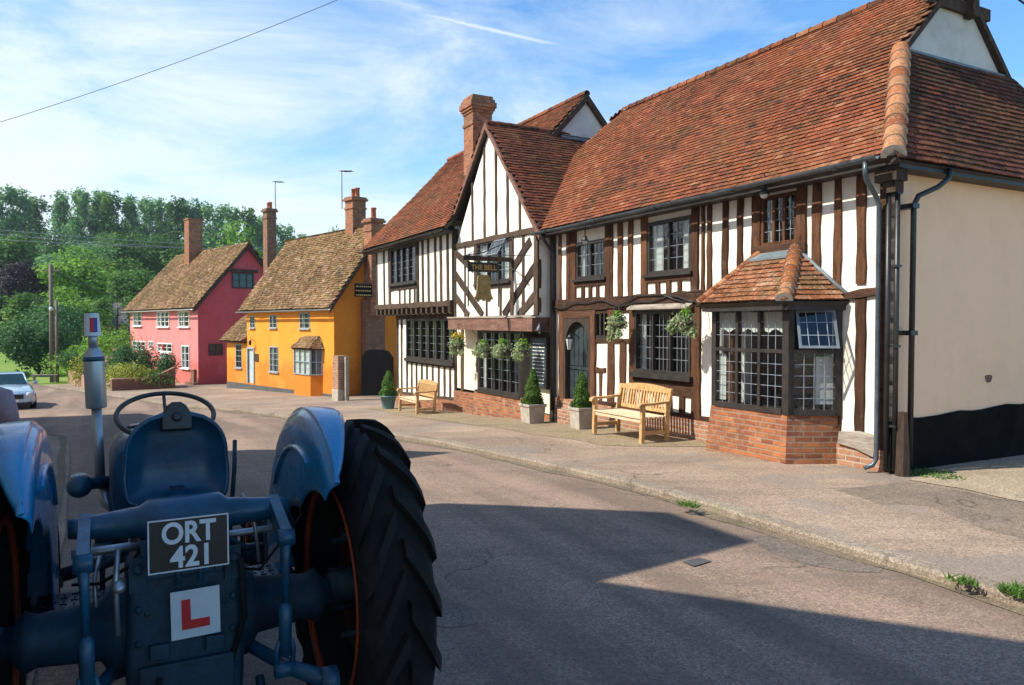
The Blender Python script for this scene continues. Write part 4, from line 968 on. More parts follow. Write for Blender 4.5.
# benches
def bench(W=1.38,label='',loc=(0,0,0),rz=0,group=None):
    root=empty('garden_bench',loc,rz); tag(root,label,'bench',group)
    D=.55
    for sx in (-1,1):
        x=sx*W/2
        m=MB(); m.hexa([(x-.035,-.04,0),(x+.035,-.04,0),(x+.035,.03,0),(x-.035,.03,0),(x-.035,-.02,.62),(x+.035,-.02,.62),(x+.035,.05,.62),(x-.035,.05,.62)]); m.build('leg','teak',root,bevel=.006)
        m=MB(); m.hexa([(x-.035,D-.07,0),(x+.035,D-.07,0),(x+.035,D,0),(x-.035,D,0),(x-.035,D-.07,.42),(x+.035,D-.07,.42),(x+.035,D+.0,.42),(x-.035,D,.42)]); m.hexa([(x-.035,D-.07,.42),(x+.035,D-.07,.42),(x+.035,D,.42),(x-.035,D,.42),(x-.035,D+.03,.88),(x+.035,D+.03,.88),(x+.035,D+.08,.88),(x-.035,D+.08,.88)]); m.build('leg','teak',root,bevel=.006)
        m=MB()
        rings=[]
        for k,(yy,zz,w) in enumerate([(-.09,.60,.045),(-.06,.635,.05),(0,.645,.05),(.2,.64,.04),(.4,.655,.035),(D,.66,.035)]):
            rings.append([(x-w,yy,zz-.02),(x+w,yy,zz-.02),(x+w,yy,zz+.02),(x-w,yy,zz+.02)])
        m.loft(rings,smooth=False); m.build('armrest','teak',root,bevel=.006)
        m=MB(); m.box(x-.02,x+.02,.03,D-.07,.14,.20); m.build('side_stretcher','teak',root)
    m=MB()
    for k in range(6): m.box(-W/2+.0,W/2,-.03+k*.092,.045+k*.092,.405+.0*k,.43)
    m.box(-W/2+.035,W/2-.035,-.012,.018,.34,.404); m.build('seat','teakpale',root,bevel=.004)
    m=MB(); m.box(-W/2+.035,W/2-.035,D-.02,D+.015,.47,.53)
    n=16; rings=[]
    for k in range(n+1):
        t=k/n; x=-W/2+.035+(W-.07)*t; top=.875+.05*math.sin(math.pi*t)**.8
        rings.append([(x,D+.03,.80),(x,D+.065,.80),(x,D+.07,top),(x,D+.035,top)])
    m.loft(rings,smooth=False)
    k=17
    for i in range(k):
        x=-W/2+.09+(W-.18)*i/(k-1); m.hexa([(x-.02,D-.012,.53),(x+.02,D-.012,.53),(x+.02,D+.004,.53),(x-.02,D+.004,.53),(x-.02,D+.036,.81),(x+.02,D+.036,.81),(x+.02,D+.052,.81),(x-.02,D+.052,.81)])
    m.build('backrest','teak',root)
    return root
b1=bench(1.36,'golden teak bench with slatted back beneath the wide lead-hooded window, nearest the brick bay',publoc(-4.22,-1.03,.006),PUB.rot,'teak benches along the pub front')
b2=copy_tree(b1); b2.location=publoc(-13.65,-1.32,.01); b2['label']='golden teak bench under the jettied left wing, next to the blue glazed pot'
# planters
def planter(label,loc,h,hb,w,kind):
    root=empty('potted_shrub',loc,PUB.rot); tag(root,label,'potted shrub')
    if kind=='box':
        m=MB(); m.loft([[(sx*w/2*k,sy*w/2*k,z) for sx,sy in ((-1,-1),(1,-1),(1,1),(-1,1))] for k,z in ((.84,0),(.98,hb*.86),(1.08,hb*.87),(1.08,hb),(.9,hb),(.88,hb-.05))],smooth=False)
        m.build('square_planter','stone',root,bevel=.01)
    else:
        m=MB(); m.lathe([(w*.34,0),(w*.5,hb*.9),(w*.54,hb*.91),(w*.54,hb),(w*.45,hb),(w*.44,hb-.04)],n=20); m.build('glazed_pot','bluepot',root)
    m=MB(); H_=h-hb; rnd=random.Random(len(label)*7+int(h*100)); n=2600
    for _ in range(n):
        t=rnd.random()**1.25; r=(w*.46*(1-t)**.55*(1+.06*math.sin(t*9)))*(1.+rnd.uniform(-.14,.12)); a=rnd.uniform(0,6.283)
        r*=1.0+(.5 if kind!='box' else .38)*noise.noise(Vector((math.cos(a)*1.5,math.sin(a)*1.5,t*5)))
        p=Vector((math.cos(a)*r,math.sin(a)*r,hb-.02+t*H_)); nn=Vector((math.cos(a)+rnd.gauss(0,.4),math.sin(a)+rnd.gauss(0,.4),.3+rnd.gauss(0,.4))).normalized()
        u=nn.orthogonal().normalized(); u.rotate(Matrix.Rotation(rnd.uniform(0,6.3),3,nn)); c=nn.cross(u); s=rnd.uniform(.02,.04)
        m.face([p-u*s,p+c*s*.5,p+u*s,p-c*s*.5],0,min(1,max(0,.5+rnd.gauss(0,.25))))
    m.lathe([(w*.38,hb-.03),(w*.36,hb+H_*.3),(w*.26,hb+H_*.6),(0.01,hb+H_*.93)],n=10)
    m.build('foliage','leafbox' if kind=='box' else 'leafmid',root,recalc=False)
    return root
planter('clipped conical box shrub in square stone planter left of the door, beside the chalkboard',publoc(-7.85,-.62),1.18,.42,.42,'box')
planter('clipped conical box shrub in square stone planter between the door and the slatted teak bench',publoc(-5.85,-.68),1.10,.42,.36,'box')
planter('loose green conifer in blue glazed pot at the left corner of the pub',publoc(-16.3,-1.0),1.22,.42,.50,'pot')
# hanging baskets
def basket(label,a,b,z,r,kind,seed,trail=.3,bracket=True):
    x,y=PUB.p2w(a,b); root=empty('hanging_basket',(x,y,z),PUB.rot); tag(root,label,'hanging basket','hanging baskets along the pub front')
    m=MB(); m.lathe([(.02,-r*.75),(r*.5,-r*.62),(r*.8,-r*.3),(r*.9,0),(r*.8,.0),(.02,-.05)],n=14); m.build('basket','bark',root)
    rnd=random.Random(seed)
    m=MB(); leaves(m,[(0,0,.05,r*1.1,r*1.1,r*.7),(0,0,-.25*r,r*1.05,r*1.05,r*.75)]+[(rnd.uniform(-1.2,1.2)*r,rnd.uniform(-.9,.3)*r,-rnd.uniform(.02,trail),r*.45,r*.42,r*.5) for _ in range(6)],1500,.055,rnd=rnd,ragged=.35,shell=.2)
    m.build('foliage',kind,root,recalc=False)
    m=MB(); leaves(m,[(r*.2,0,r*.9,r*.55,r*.55,r*.5)],130,.06,rnd=rnd,shell=.2); m.build('upright_foliage','leaflime',root,recalc=False)
    m=MB()
    zt=r*2.4
    for k in range(3): aa=k*2.1; m.tube([(r*.85*math.cos(aa),r*.85*math.sin(aa),0),(0,0,zt)],.004,4)
    if bracket: m.tube([(0,0,zt),(0,-.02,zt+.05),(0,-b*.9,zt+.08),(0,-b-.03,zt+.05)],.009,5); m.tube([(0,-b-.03,zt-.25),(0,-b*.5,zt+.05)],.007,5)
    m.build('hanging_chain','iron',root)
    return root
PY=PUB.Y
def bk_(px,py,b): return PY(px,py,b)
a_,z_=bk_(617,323,-.42); basket('hanging basket of pale trailing foliage over the small shuttered opening, between door and bench',a_,-.42,z_,.175,'leafsage',3)
a_,z_=bk_(684,322,-.45); basket('hanging basket of pale cream foliage in front of the wide window behind the nearer bench',a_,-.45,z_,.175,'leafsage',4,trail=.22)
a_,z_=bk_(458,344,-.55); bs_=basket('hanging basket with yellow flowers at the left end of the red brown gable beam',a_,-.55,z_,.20,'leafsage',5,trail=.25)
m=MB(); leaves(m,[(0,0,.2,.2,.2,.13)],240,.055,shell=.2); m.build('flowers','floweryellow',bs_,recalc=False)
for i,(px_,lb) in enumerate(((483,'hanging basket under the gable beam, next right after the yellow flowered one'),(502,'hanging basket under the middle of the gable beam, directly beneath the bell sign'),(522,'rightmost hanging basket under the gable beam, close to the chalkboard'))):
    a_,z_=bk_(px_,350,-.55); basket(lb,a_,-.55,z_,.20,'leafsage',8+i,trail=.16,bracket=False)
# pub sign
sg=empty('hanging_pub_sign',(*PUB.p2w(-9.35,-.32),0),PUB.rot); tag(sg,'black projecting sign lettered THE BELL with a dull gold bell cut-out, hung from the gable','pub sign')
m=MB(); m.box(-.05,.05,-1.28,-.02,3.36,3.46); m.build('bracket_beam','oakgrey',sg)
m=MB(); m.tube([(0,0,3.9),(0,-.3,3.75),(0,-.75,3.55),(0,-1.2,3.47)],.014,6); m.tube([(0,-1.2,3.46),(.9,.0,3.44)],.008,5); m.tube([(0,-1.2,3.46),(-1.4,.02,3.9)],.008,5)
pts=[(.0+.8*math.sin(t*1.5),-.45+.45*t,3.3-.55*t+.1*math.sin(3*t)) for t in [k/10 for k in range(11)]]
m.tube(pts,.01,5); m.build('iron_stays','iron',sg)
m=MB(); m.box(-.02,.02,-1.12,-.38,3.10,3.32); sb=m.build('name_board','darkwood',sg)
t_=text_mesh('letters','THE BELL',.155,'gilt',sb,(.024,-.75,3.20),(R(90),0,R(90)),.003,.002)
m=MB()
prof=[(.0,.0),(.20,0),(.225,.03),(.19,.10),(.16,.2),(.15,.34),(.155,.44),(.14,.52),(.09,.545)]
L=[(-x,z) for x,z in prof[1:]][::1]; outline=[(x,z) for x,z in prof[1:]]+[(-x,z) for x,z in prof[1:]][::-1]
outline=[(.20,0),(.26,.015),(.27,.05),(.235,.09),(.2,.2),(.185,.36),(.18,.5),(.15,.565),(.06,.575),(-.06,.575),(-.15,.565),(-.18,.5),(-.185,.36),(-.2,.2),(-.235,.09),(-.27,.05),(-.26,.015),(-.20,0),(-.19,-.045),(-.13,-.045),(-.12,0),(-.03,.0),(-.03,-.03),(.03,-.03),(.03,0),(.12,0),(.13,-.045),(.19,-.045)]
m.loft([[(-.022,-.75+x*.88,2.46+z) for x,z in outline],[(.022,-.75+x*.88,2.46+z) for x,z in outline]],smooth=False); m.build('bell_shape','gold',sg)
m=MB()
for y_ in (-1.14,-.36): m.box(-.012,.012,y_-.012,y_+.012,2.3,3.36)
for y_ in (-.86,-.64): m.tube([(0,y_,3.1),(0,y_,3.0)],.005,4)
m.tube([(0,-.78,3.0),(0,-.72,3.12)],.006,4); m.build('hanging_rods','iron',sg)
# wall lamps by the door and chalkboard
def wall_lamp(label,a,b,z,kind):
    root=empty('wall_lamp',(*PUB.p2w(a,b),z),PUB.rot); tag(root,label,'lamp')
    m=MB(); m.tube([(0,-b,.12),(0,-b*.5,.22),(0,0,.2)],.01,6)
    if kind: m.lathe([(.0,.2),(.02,.18),(.12,.03),(.12,.0),(.0,.01)],n=14)
    else:
        m.lathe([(0,.22),(.03,.19),(.09,.12),(.0,.11)],n=6)
        for k in range(6): a_k=k*math.pi/3; m.tube([(.085*math.cos(a_k),.085*math.sin(a_k),.12),(.05*math.cos(a_k),.05*math.sin(a_k),-.12)],.006,4)
    m.build('bracket','iron',root)
    m=MB(); 
    if kind: m.lathe([(0,-.04),(.03,-.03),(.03,.02),(0,.03)],n=10)
    else: m.lathe([(.045,-.11),(.08,.11)],n=6)
    m.build('lamp_glass','lamp',root)
wall_lamp('black lantern hanging in front of the arched door',-6.95,-.25,PY(586,345,-.25)[1],0)
wall_lamp('small cone shaded iron lamp above the right edge of the chalkboard',-8.02,-.35,PY(554,332,-.35)[1],1)
# weeds
def tuft(label,px,py,s,n,mat='leaflime',seed=3,flat=.35):
    x,y,z=ground(px,py); rnd=random.Random(seed); m=MB()
    for _ in range(n):
        a=rnd.uniform(0,6.28); r=s*rnd.random()**.6; cx,cy=r*math.cos(a)*1.6,r*math.sin(a); h=rnd.uniform(.02,.06); w=rnd.uniform(.006,.014); dx,dy=rnd.gauss(0,.03),rnd.gauss(0,.03)
        m.face([(cx-w,cy,0),(cx+w,cy,0),(cx+w*.5+dx,cy+dy,h*.7),(cx+dx*1.4,cy+dy*1.4,h)],0,rnd.random())
    o=m.build('weed_clump',mat,None,loc=(x,y,z),rotz=PUB.rot,recalc=False); tag(o,label,'weeds')
tuft('thin weeds against the black plinth below the dark downpipes',925,474,.30,420,'leafmid',2)
tuft('bright green weed clump in the kerb at the right edge of the road',1021,595,.09,260,'leafbox',4)
tuft('small weeds growing in the kerb gutter midway along the kerb',688,506,.08,90,'leafbox',5)
tuft('few sprigs of weed in the kerb joint between the other two kerb clumps',962,583,.07,50,'leafbox',6)
# ------------------------------------------------------------------ yellow cottage
YE=Frame((334-CX)/F*33,33,42); 
zb=H+ray(334,397)[2]*33/ray(334,397)[1]; YE.z=zb
yc=empty('ochre_cottage',(YE.ox,YE.oy,zb),YE.rot); tag(yc,'ochre yellow rendered cottage with mossy tiled roof, small canted bay and grey windows','cottage')
yy=YE.Y
def rect(fr,x0,x1,z0,z1,y=0):
    a,_=fr.Y(x0,(z0+z1)/2,y); b,_=fr.Y(x1,(z0+z1)/2,y); c=(x0+x1)/2
    return (a,b,fr.Y(c,z1,y)[1],fr.Y(c,z0,y)[1])
EH=yy(334,307.6,-.3)[1]; YL=yy(247,350)[0]-.0; YX=yy(227,350)[0]
wins=[rect(YE,250,255,316,328),rect(YE,269.7,277,315,328),rect(YE,299.8,309.8,312.7,328.7),rect(YE,269.7,278.5,346.5,372)]
drr=rect(YE,248.3,254.0,349,386); drr=(drr[0],drr[1],max(.1,drr[2]-.0),drr[3])
m=MB(); wall_cells(m,YL,0,-.8,EH+.2,0,wins+[drr],.12)
D_=5.2; RYy=2.45; YS=(6.42-zb-EH)/(RYy+.3)
RZy=EH+YS*(RYy+.3)
m.build('front_wall','yellow',yc)
m=MB(); m.face([(0,0,-.8),(0,D_,-.8),(0,D_,EH+.2),(0,RYy,RZy-.05),(0,0,EH+.2)]); m.build('gable_wall','ochreshade',yc); m=MB(); m.face([(YL,0,-.8),(YL,D_,-.8),(YL,D_,EH+.2),(YL,RYy,RZy-.05),(YL,0,EH+.2)]); m.build('gable_wall','ochreshade',yc)
m=MB(); m.hexa([(YX-.02,-.03,-.8),(.02,-.03,-.8),(.02,.1,-.8),(YX-.02,.1,-.8),(YX-.02,-.03,.0),(.02,-.03,.10),(.02,.1,.10),(YX-.02,.1,.0)]); m.build('plinth','bayplinth',yc)
for i,w_ in enumerate(wins): window(yc,*w_,0,2 if i!=3 else 2,(1,3) if i<3 else (2,4),fw=.05,mat='greytrim',came='greytrim',bar=.025,mw=.04,sill=.05,curtain=.3)
m=MB(); m.box(drr[0],drr[1],.05,.09,drr[2],drr[3]); d_=m.build('door','paleblue',yc); m=MB(); m.box(drr[0]-.1,drr[0],-.05,.05,drr[2],drr[3]+.1); m.box(drr[1],drr[1]+.1,-.05,.05,drr[2],drr[3]+.1); m.box(drr[0],drr[1],-.05,.05,drr[3],drr[3]+.1); m.build('door_frame','greytrim',d_)
m=MB(); x_=yy(257,357.6)[0]; z_=yy(257,357.6)[1]; m.box(x_-.22,x_+.22,-.04,0,z_-.2,z_+.2); m.build('wall_plaque','oakgrey',yc)
m=MB(); x_,z_=yy(251,343,-.2); m.lathe([(0,.2),(.08,.1),(.06,-.1),(0,-.12)],(x_,-.25,z_),n=6); m.tube([(x_,0,z_+.1),(x_,-.25,z_+.25)],.015,5); m.build('door_lantern','iron',yc)
m=MB()
Pp=(YL-.35,-.32,EH); v=(0,1,YS)
pts=[Pp,(.28,-.32,EH),(.24,RYy,RZy),(YL-.3,RYy,RZy)]
tiled(m,Pp,(1,0,0),v,slope_poly(Pp,pts,(1,0,0),v),tw=.2,gauge=.13,th=.02,lift=.035,jit=2.5)
P2_=(.28,2*RYy+.32,EH); pts=[P2_,(YL-.35,2*RYy+.32,EH),(YL-.3,RYy,RZy),(.24,RYy,RZy)]
tiled(m,P2_,(-1,0,0),(0,-1,YS),slope_poly(P2_,pts,(-1,0,0),(0,-1,YS)),tw=.4,gauge=.3)
yr=m.build('roof',['tilesmoss','darkwood'],yc)
m=MB(); bonnets(m,(YL-.3,RYy,RZy),(.24,RYy,RZy),.11,None,step=.35,mortar=False); m.build('ridge_tiles',['tilesmoss','mortar'],yr)
m=MB(); gutter(m,(YL-.4,-.4,EH-.06),(.3,-.4,EH-.06),.06); m.build('gutter','greytrim',yc)
m=MB(); board(m,(0,0),(1,1),.1,0,.1) if 0 else None
for y0,y1 in ((-.34,RYy),(2*RYy+.34,RYy)): m.hexa([(.20,y0,EH-.22),(.29,y0,EH-.22),(.29,y1,RZy-.22),(.20,y1,RZy-.22),(.20,y0,EH-.03),(.29,y0,EH-.03),(.29,y1,RZy-.03),(.20,y1,RZy-.03)])
m.build('bargeboards','oakgrey',yc)
# lean-to extension at its left end
ex=rect(YE,227,246.5,343,384,.1)
m=MB(); we=rect(YE,234,240,344,368); wall_cells(m,ex[0],YL-.02,-.8,yy(236,343)[1],.1,[we],.1); m.face([(ex[0],.1,-.8),(ex[0],4,-.8),(ex[0],4,ex[3]),(ex[0],.1,ex[3])]); m.build('extension_wall','yellow',yc)
window(yc,*we,.1,1,(2,4),fw=.05,mat='greytrim',came='greytrim',bar=.025)
m=MB(); ez=yy(236,341)[1]; ta,tz=yy(247,316,.1+1.9)
Pp=(ex[0]-.25,-.22,ez); vv=(0,1,1.0); pts=[Pp,(YL-.0,-.22,ez),(YL-.0,2.6,ez+2.82),(ex[0]+1.4,2.6,ez+2.82),(ex[0]-.25,.9,ez+1.12)]
tiled(m,Pp,(1,0,0),vv,slope_poly(Pp,pts,(1,0,0),vv),tw=.2,gauge=.13,th=.02,lift=.035,jit=2.5); m.build('extension_roof',['tilesmoss','darkwood'],yc)
# canted bay
bx=rect(YE,294,311,349,374,-.45); 
m=MB(); fw0,fw1=yy(294,360,-.45)[0],yy(310.3,360,-.45)[0]; z0_,z1_=yy(302,374.5,-.45)[1],yy(302,348.5,-.45)[1]
sx_=yy(322.7,360,0)[0]
C=[(fw0-.3,0),(fw0,-.45),(fw1,-.45),(sx_,0)]
m.loft([[(x,y,-.8) for x,y in C],[(x,y,z0_) for x,y in C]],smooth=False); m.build('bay_base','yellow',yc)
f_=MB();l_=MB();gl_=MB()
for k,(p_,q_) in enumerate(zip(C,C[1:])): panel(f_,l_,gl_,(*p_,0),(*q_,0),z0_,z1_,3 if k==1 else 2,(z0_+z1_)/2,(2,2,2),fw=.05,mw=.03)
f_.loft([[(x,y+.25,z0_) for x,y in C],[(x,y+.25,z1_) for x,y in C]],smooth=False)
bf2=f_.build('bay_window','greytrim',yc); l_.build('leading','greytrim',bf2); gl_.build('pane','glass',bf2)
m=MB(); 
for k in range(12):
    a=fw0+.06+(fw1-fw0-.12)*k/12;b=fw0+.06+(fw1-fw0-.12)*(k+1)/12; m.face([(a,-.41+.02*(k%2),z0_),(b,-.41+.02*((k+1)%2),z0_),(b,-.41+.02*((k+1)%2),z1_),(a,-.41+.02*(k%2),z1_)])
m.build('curtain','curtain',bf2)
m=MB(); A_=Vector((fw0-.42,.0,z1_-.02));B_=Vector((fw0-.10,-.55,z1_-.0));C_=Vector((fw1+.12,-.55,z1_-.0));D2=Vector((sx_+.18,0,z1_-.02));T_a=Vector((fw0+.05,0,z1_+.55));T_b=Vector((fw1+.1,0,z1_+.55))
for q_ in ((B_,C_,T_b,T_a),(C_,D2,T_b),(A_,B_,T_a)):
    u=(q_[1]-q_[0]).normalized(); v=q_[2]-q_[0]; v=(v-u*v.dot(u)).normalized(); tiled(m,q_[0],u,v,[uvp(p,q_[0],u,v) for p in q_],tw=.16,gauge=.11,jit=1)
m.build('bay_roof',['tilesmoss','darkwood'],yc)
# chimneys: one on the ridge, one against the gable, one behind the left end
def stack(parent,x,y,w,d,z0,z1,pots,mat='brick',cor=((0,.04,.08),(.08,.09,.10),(.5,.04,.08)),flash=None):
    m=MB(); chimney(m,x-w/2,x+w/2,y-d/2,y+d/2,z0,z1,cor); c=m.build('chimney',mat,parent)
    for (dx,h_,r) in pots:
        m=MB(); m.lathe([(r,0),(r*.9,h_*.85),(r*1.1,h_*.87),(r*1.1,h_),(r*.75,h_),(r*.75,h_-.05),(0,h_-.06)],(x+dx,y,z1),n=14); m.build('chimney_pot','pot',c)
    return c
x_,zt=YE.Y(354.5,196,RYy+.1); x_=min(x_,-.75)
c1=stack(yc,x_,RYy+.15,.72,.72,RZy-1.0,zt-.08,((-.16,.45,.12),(.18,.45,.12)))
ym=YE.X(374,250,.3)[0]; zt=YE.X(374,219,.3)[1]
m=MB(); y0,y1=YE.X(366,320,.45)[0],YE.X(385,320,.45)[0]; m.box(.02,.45,y0,y1,-.8,YE.X(374,300,.3)[1]); m.build('chimney_breast','brickdark',yc)
c2=stack(yc,.32,(y0+y1)/2,.62,.62,YE.X(374,310,.3)[1]-.3,zt,((.0,.5,.12),),mat='brick')
ymm,zt=YE.X(269.5,209,YL-2.3); 
c3=stack(yc,YL-2.3,ymm,.55,.55,-.5,zt,((-.12,.38,.1),(.12,.38,.1)),mat='brickdark')
def aerial(fr,label,px,pyt,pyb,x,y,zbase,ztop):
    root=empty('television_aerial',(*fr.p2w(x,y),fr.z+zbase),fr.rot); tag(root,label,'aerial')
    m=MB(); h_=ztop-zbase; m.tube([(0,0,0),(0,0,h_)],.022,6); m.build('mast','iron',root)
    m=MB(); m.tube([(-.1,0,h_-.03),(.95,-.0,h_-.16)],.016,5)
    for k in range(8): xx=.05+k*.11; m.tube([(xx,-.22,h_-.06-k*.014),(xx,.22,h_-.06-k*.014)],.010,4)
    m.build('antenna','iron',root)
y_=YE.c
xa=YE.Y(342,200,RYy+.1)[0]; aerial(YE,'television aerial beside the two-pot chimney of the yellow cottage',0,0,0,xa,RYy+.1,YE.Y(342,209,RYy+.1)[1],YE.Y(341.5,170.5,RYy+.1)[1])
aerial(YE,'television aerial on the tall slim chimney between the pink and yellow houses',0,0,0,YL-2.3+.12,ymm+.3,zt-.1,YE.X(271,181,YL-2.3)[1])
# hanging sign on the gable
sx0,sz0=0,0
hs=empty('hanging_shop_sign',(*YE.p2w(.9,-.0),YE.z),YE.rot); tag(hs,'dark green double board sign hanging in front of the ochre gable wall','sign')
hy0,hz1=YE.X(354.5,284,.9);hy1,hz0=YE.X(372,297,.9)
m=MB(); m.box(-.02,.02,hy0,hy1,hz0,hz1); sb=m.build('board','gatewood',hs)
m=MB()
for k,zz in enumerate((hz0+.13*(hz1-hz0),hz0+.48*(hz1-hz0),hz0+.82*(hz1-hz0))):
    yv=hy0+.06
    while yv<hy1-.08:
        L=random.uniform(.04,.1); m.box(.021,.026,yv,min(yv+L,hy1-.05),zz-.03,zz+.03); yv+=L+.03
m.build('faded_writing','gilt',sb)
m=MB(); m.tube([(0,hy0-.05,hz1+.02),(0,hy1+.1,hz1+.04),(-.45,hy1+.25,hz1+.3)],.02,6); m.tube([(0,(hy0+hy1)/2,hz1+.02),(-.45,hy1+.2,hz1+.9)],.015,5); m.build('bracket','iron',hs)
# brick pier, gate
PG=publoc
pi_=empty('brick_pier',ground(340.5,400.5),YE.rot); tag(pi_,'low brick pier with a stone foot at the corner of the ochre cottage','pier')
sc=29.2/750
m=MB(); m.box(-.22,.22,-.22,.22,.45,46*sc); m.build('brickwork','brickpale',pi_); m=MB(); m.box(-.25,.25,-.25,.25,-.3,.45); m.build('stone_foot','stone',pi_,bevel=.03)
m=MB(); m.box(.30,.44,.0,.14,-.2,45*sc); m.build('timber_post','weathered',pi_)
ga_=empty('garden_gate',publoc(-20.1,2.6),YE.rot+R(62)); tag(ga_,'dark boarded gate with rounded top corners between the ochre cottage and the pub','gate')
ga_.location=(*[ (377-CX)/F*32.5,32.5],g(-22.5)-.1); ga_.rotation_euler.z=R(-8)
m=MB(); w_=.72; hh=46*32.5/750
ol=[(-w_,0),(w_,0),(w_,hh*.82),(w_*.72,hh*.97),(w_*.4,hh),(-w_*.4,hh),(-w_*.72,hh*.97),(-w_,hh*.82)]
m.loft([[(x,0,z) for x,z in ol],[(x,.06,z) for x,z in ol]],smooth=False)
for k in range(9): m.box(-w_+.08+k*.155,-w_+.09+k*.155+.005,-.006,0,.05,hh*.8)
m.build('boards','gatewood',ga_); m=MB(); m.tube([(.4,-.02,hh*.5),(.4,-.06,hh*.5),(.5,-.06,hh*.5)],.012,5); m.build('latch','iron',ga_)
# ------------------------------------------------------------------ pink house
PK=Frame((198-CX)/F*46,46,43.5); PK.z=H+ray(198,384)[2]*46/ray(198,384)[1]
pk=empty('pink_house',(PK.ox,PK.oy,PK.z),PK.rot); tag(pk,'two storey pink rendered house with brown mossy roof and white casements','house')
py_=PK.Y; EH=py_(190,308,-.35)[1]; PL=py_(130.5,350)[0]; PYR=3.15
AZp=PK.X(240.5,243,.2)[1]; PS=(AZp-EH)/(PYR+.35)
W=[rect(PK,133.6,142,311.5,326),rect(PK,157.4,169.5,311.5,327),rect(PK,178.8,189.8,311,327)]
WL=[rect(PK,133,146,341,350),rect(PK,149,154,341,349.5),rect(PK,157.7,172.6,343,352),rect(PK,161,169.3,352.2,368),rect(PK,181.8,189.8,345.4,368.4)]
m=MB(); wall_cells(m,PL,0,-.8,EH+.15,0,W+WL,.12); m.build('front_wall','pink',pk)
m=MB()
def gx(fr,x0,x1,z0,z1): a=fr.X(x0,(z0+z1)/2,0)[0];b=fr.X(x1,(z0+z1)/2,0)[0];return (a,b,fr.X((x0+x1)/2,z1,0)[1],fr.X((x0+x1)/2,z0,0)[1])
m.face([(0,0,-.8),(0,2*PYR,-.8),(0,2*PYR,EH+.15),(0,PYR,AZp-.1),(0,0,EH+.15)]); m.build('gable_wall','pinkshade',pk); m=MB(); m.face([(PL,0,-.8),(PL,2*PYR,-.8),(PL,2*PYR,EH),(PL,PYR,AZp-.1),(PL,0,EH)]); m.build('gable_wall','pinkshade',pk)
for w_ in W+WL: window(pk,*w_,0,2 if w_[1]-w_[0]<2 else 3,(1,3),fw=.07,mat='white',came='white',bar=.03,mw=.06,proud=.05,sill=.06 if w_[3]-w_[2]>.9 else 0,curtain=.3,room=True)
# gable windows set against the wall
for w_,lt in ((gx(PK,208.5,222.5,343.8,355.5),2),(gx(PK,231.8,253.5,273,288.5),3)):
    o_=empty('side',(0,0,0)); bpy.data.objects.remove(o_)
    m=MB(); a,b,c,d=w_; m.box(.0,.08,a,b,c,c+.08); m.box(0,.08,a,b,d-.08,d); m.box(0,.08,a,a+.08,c+.08,d-.08); m.box(0,.08,b-.08,b,c+.08,d-.08)
    for k in range(1,lt): yv=a+(b-a)*k/lt; m.box(0,.07,yv-.03,yv+.03,c+.08,d-.08)
    m.box(0,.06,a+.08,b-.08,(c+d)/2-.02,(c+d)/2+.02)
    o_=m.build('window','darkwood',pk); m=MB(); m.box(.02,.03,a+.08,b-.08,c+.08,d-.08); m.build('pane','carglass',o_)
m=MB(); a,z1=PK.X(224,270,0);b,_=PK.X(262,270,0); m.box(0,.1,a+.1,b-.3,z1-.1,z1+.1)
for s_ in (-1,1):
    ye=PYR+s_*(PYR+.35); m.hexa([(.12,ye,EH-.3),(.27,ye,EH-.3),(.27,PYR,AZp-.3),(.12,PYR,AZp-.3),(.12,ye,EH-.02),(.27,ye,EH-.02),(.27,PYR,AZp-.02),(.12,PYR,AZp-.02)])
m.build('bargeboards','oakgrey',pk)
m=MB(); Pp=(PL-.3,-.37,EH); pts=[Pp,(.25,-.37,EH),(.25,PYR,AZp),(PL+.6,PYR,AZp),(PL-.3,.5,EH+.87*PS)]; v=(0,1,PS)
tiled(m,Pp,(1,0,0),v,slope_poly(Pp,pts,(1,0,0),v),tw=.22,gauge=.14,th=.02,lift=.035,jit=2)
P2_=(.25,2*PYR+.37,EH); pts=[P2_,(PL-.3,2*PYR+.37,EH),(PL+.6,PYR,AZp),(.25,PYR,AZp)]; tiled(m,P2_,(-1,0,0),(0,-1,PS),slope_poly(P2_,pts,(-1,0,0),(0,-1,PS)),tw=.4,gauge=.3)
pr=m.build('roof',['tilesmoss','darkwood'],pk)
m=MB(); bonnets(m,(PL+.6,PYR,AZp),(.25,PYR,AZp),.12,None,step=.35,mortar=False); m.build('ridge_tiles',['tilesmoss','mortar'],pr)
m=MB(); gutter(m,(PL-.35,-.46,EH-.08),(.2,-.46,EH-.08),.06); m.build('gutter','white',pk)
x_,zt=PK.Y(191,219,PYR-.5); stack(pk,x_,PYR-.35,.85,.95,AZp-1.6,zt,(),mat='brick',cor=((0,.04,.1),))
m=MB(); m.box(-6.5 if PL<-7 else PL,-2.,-.04,0,.4,.42); 
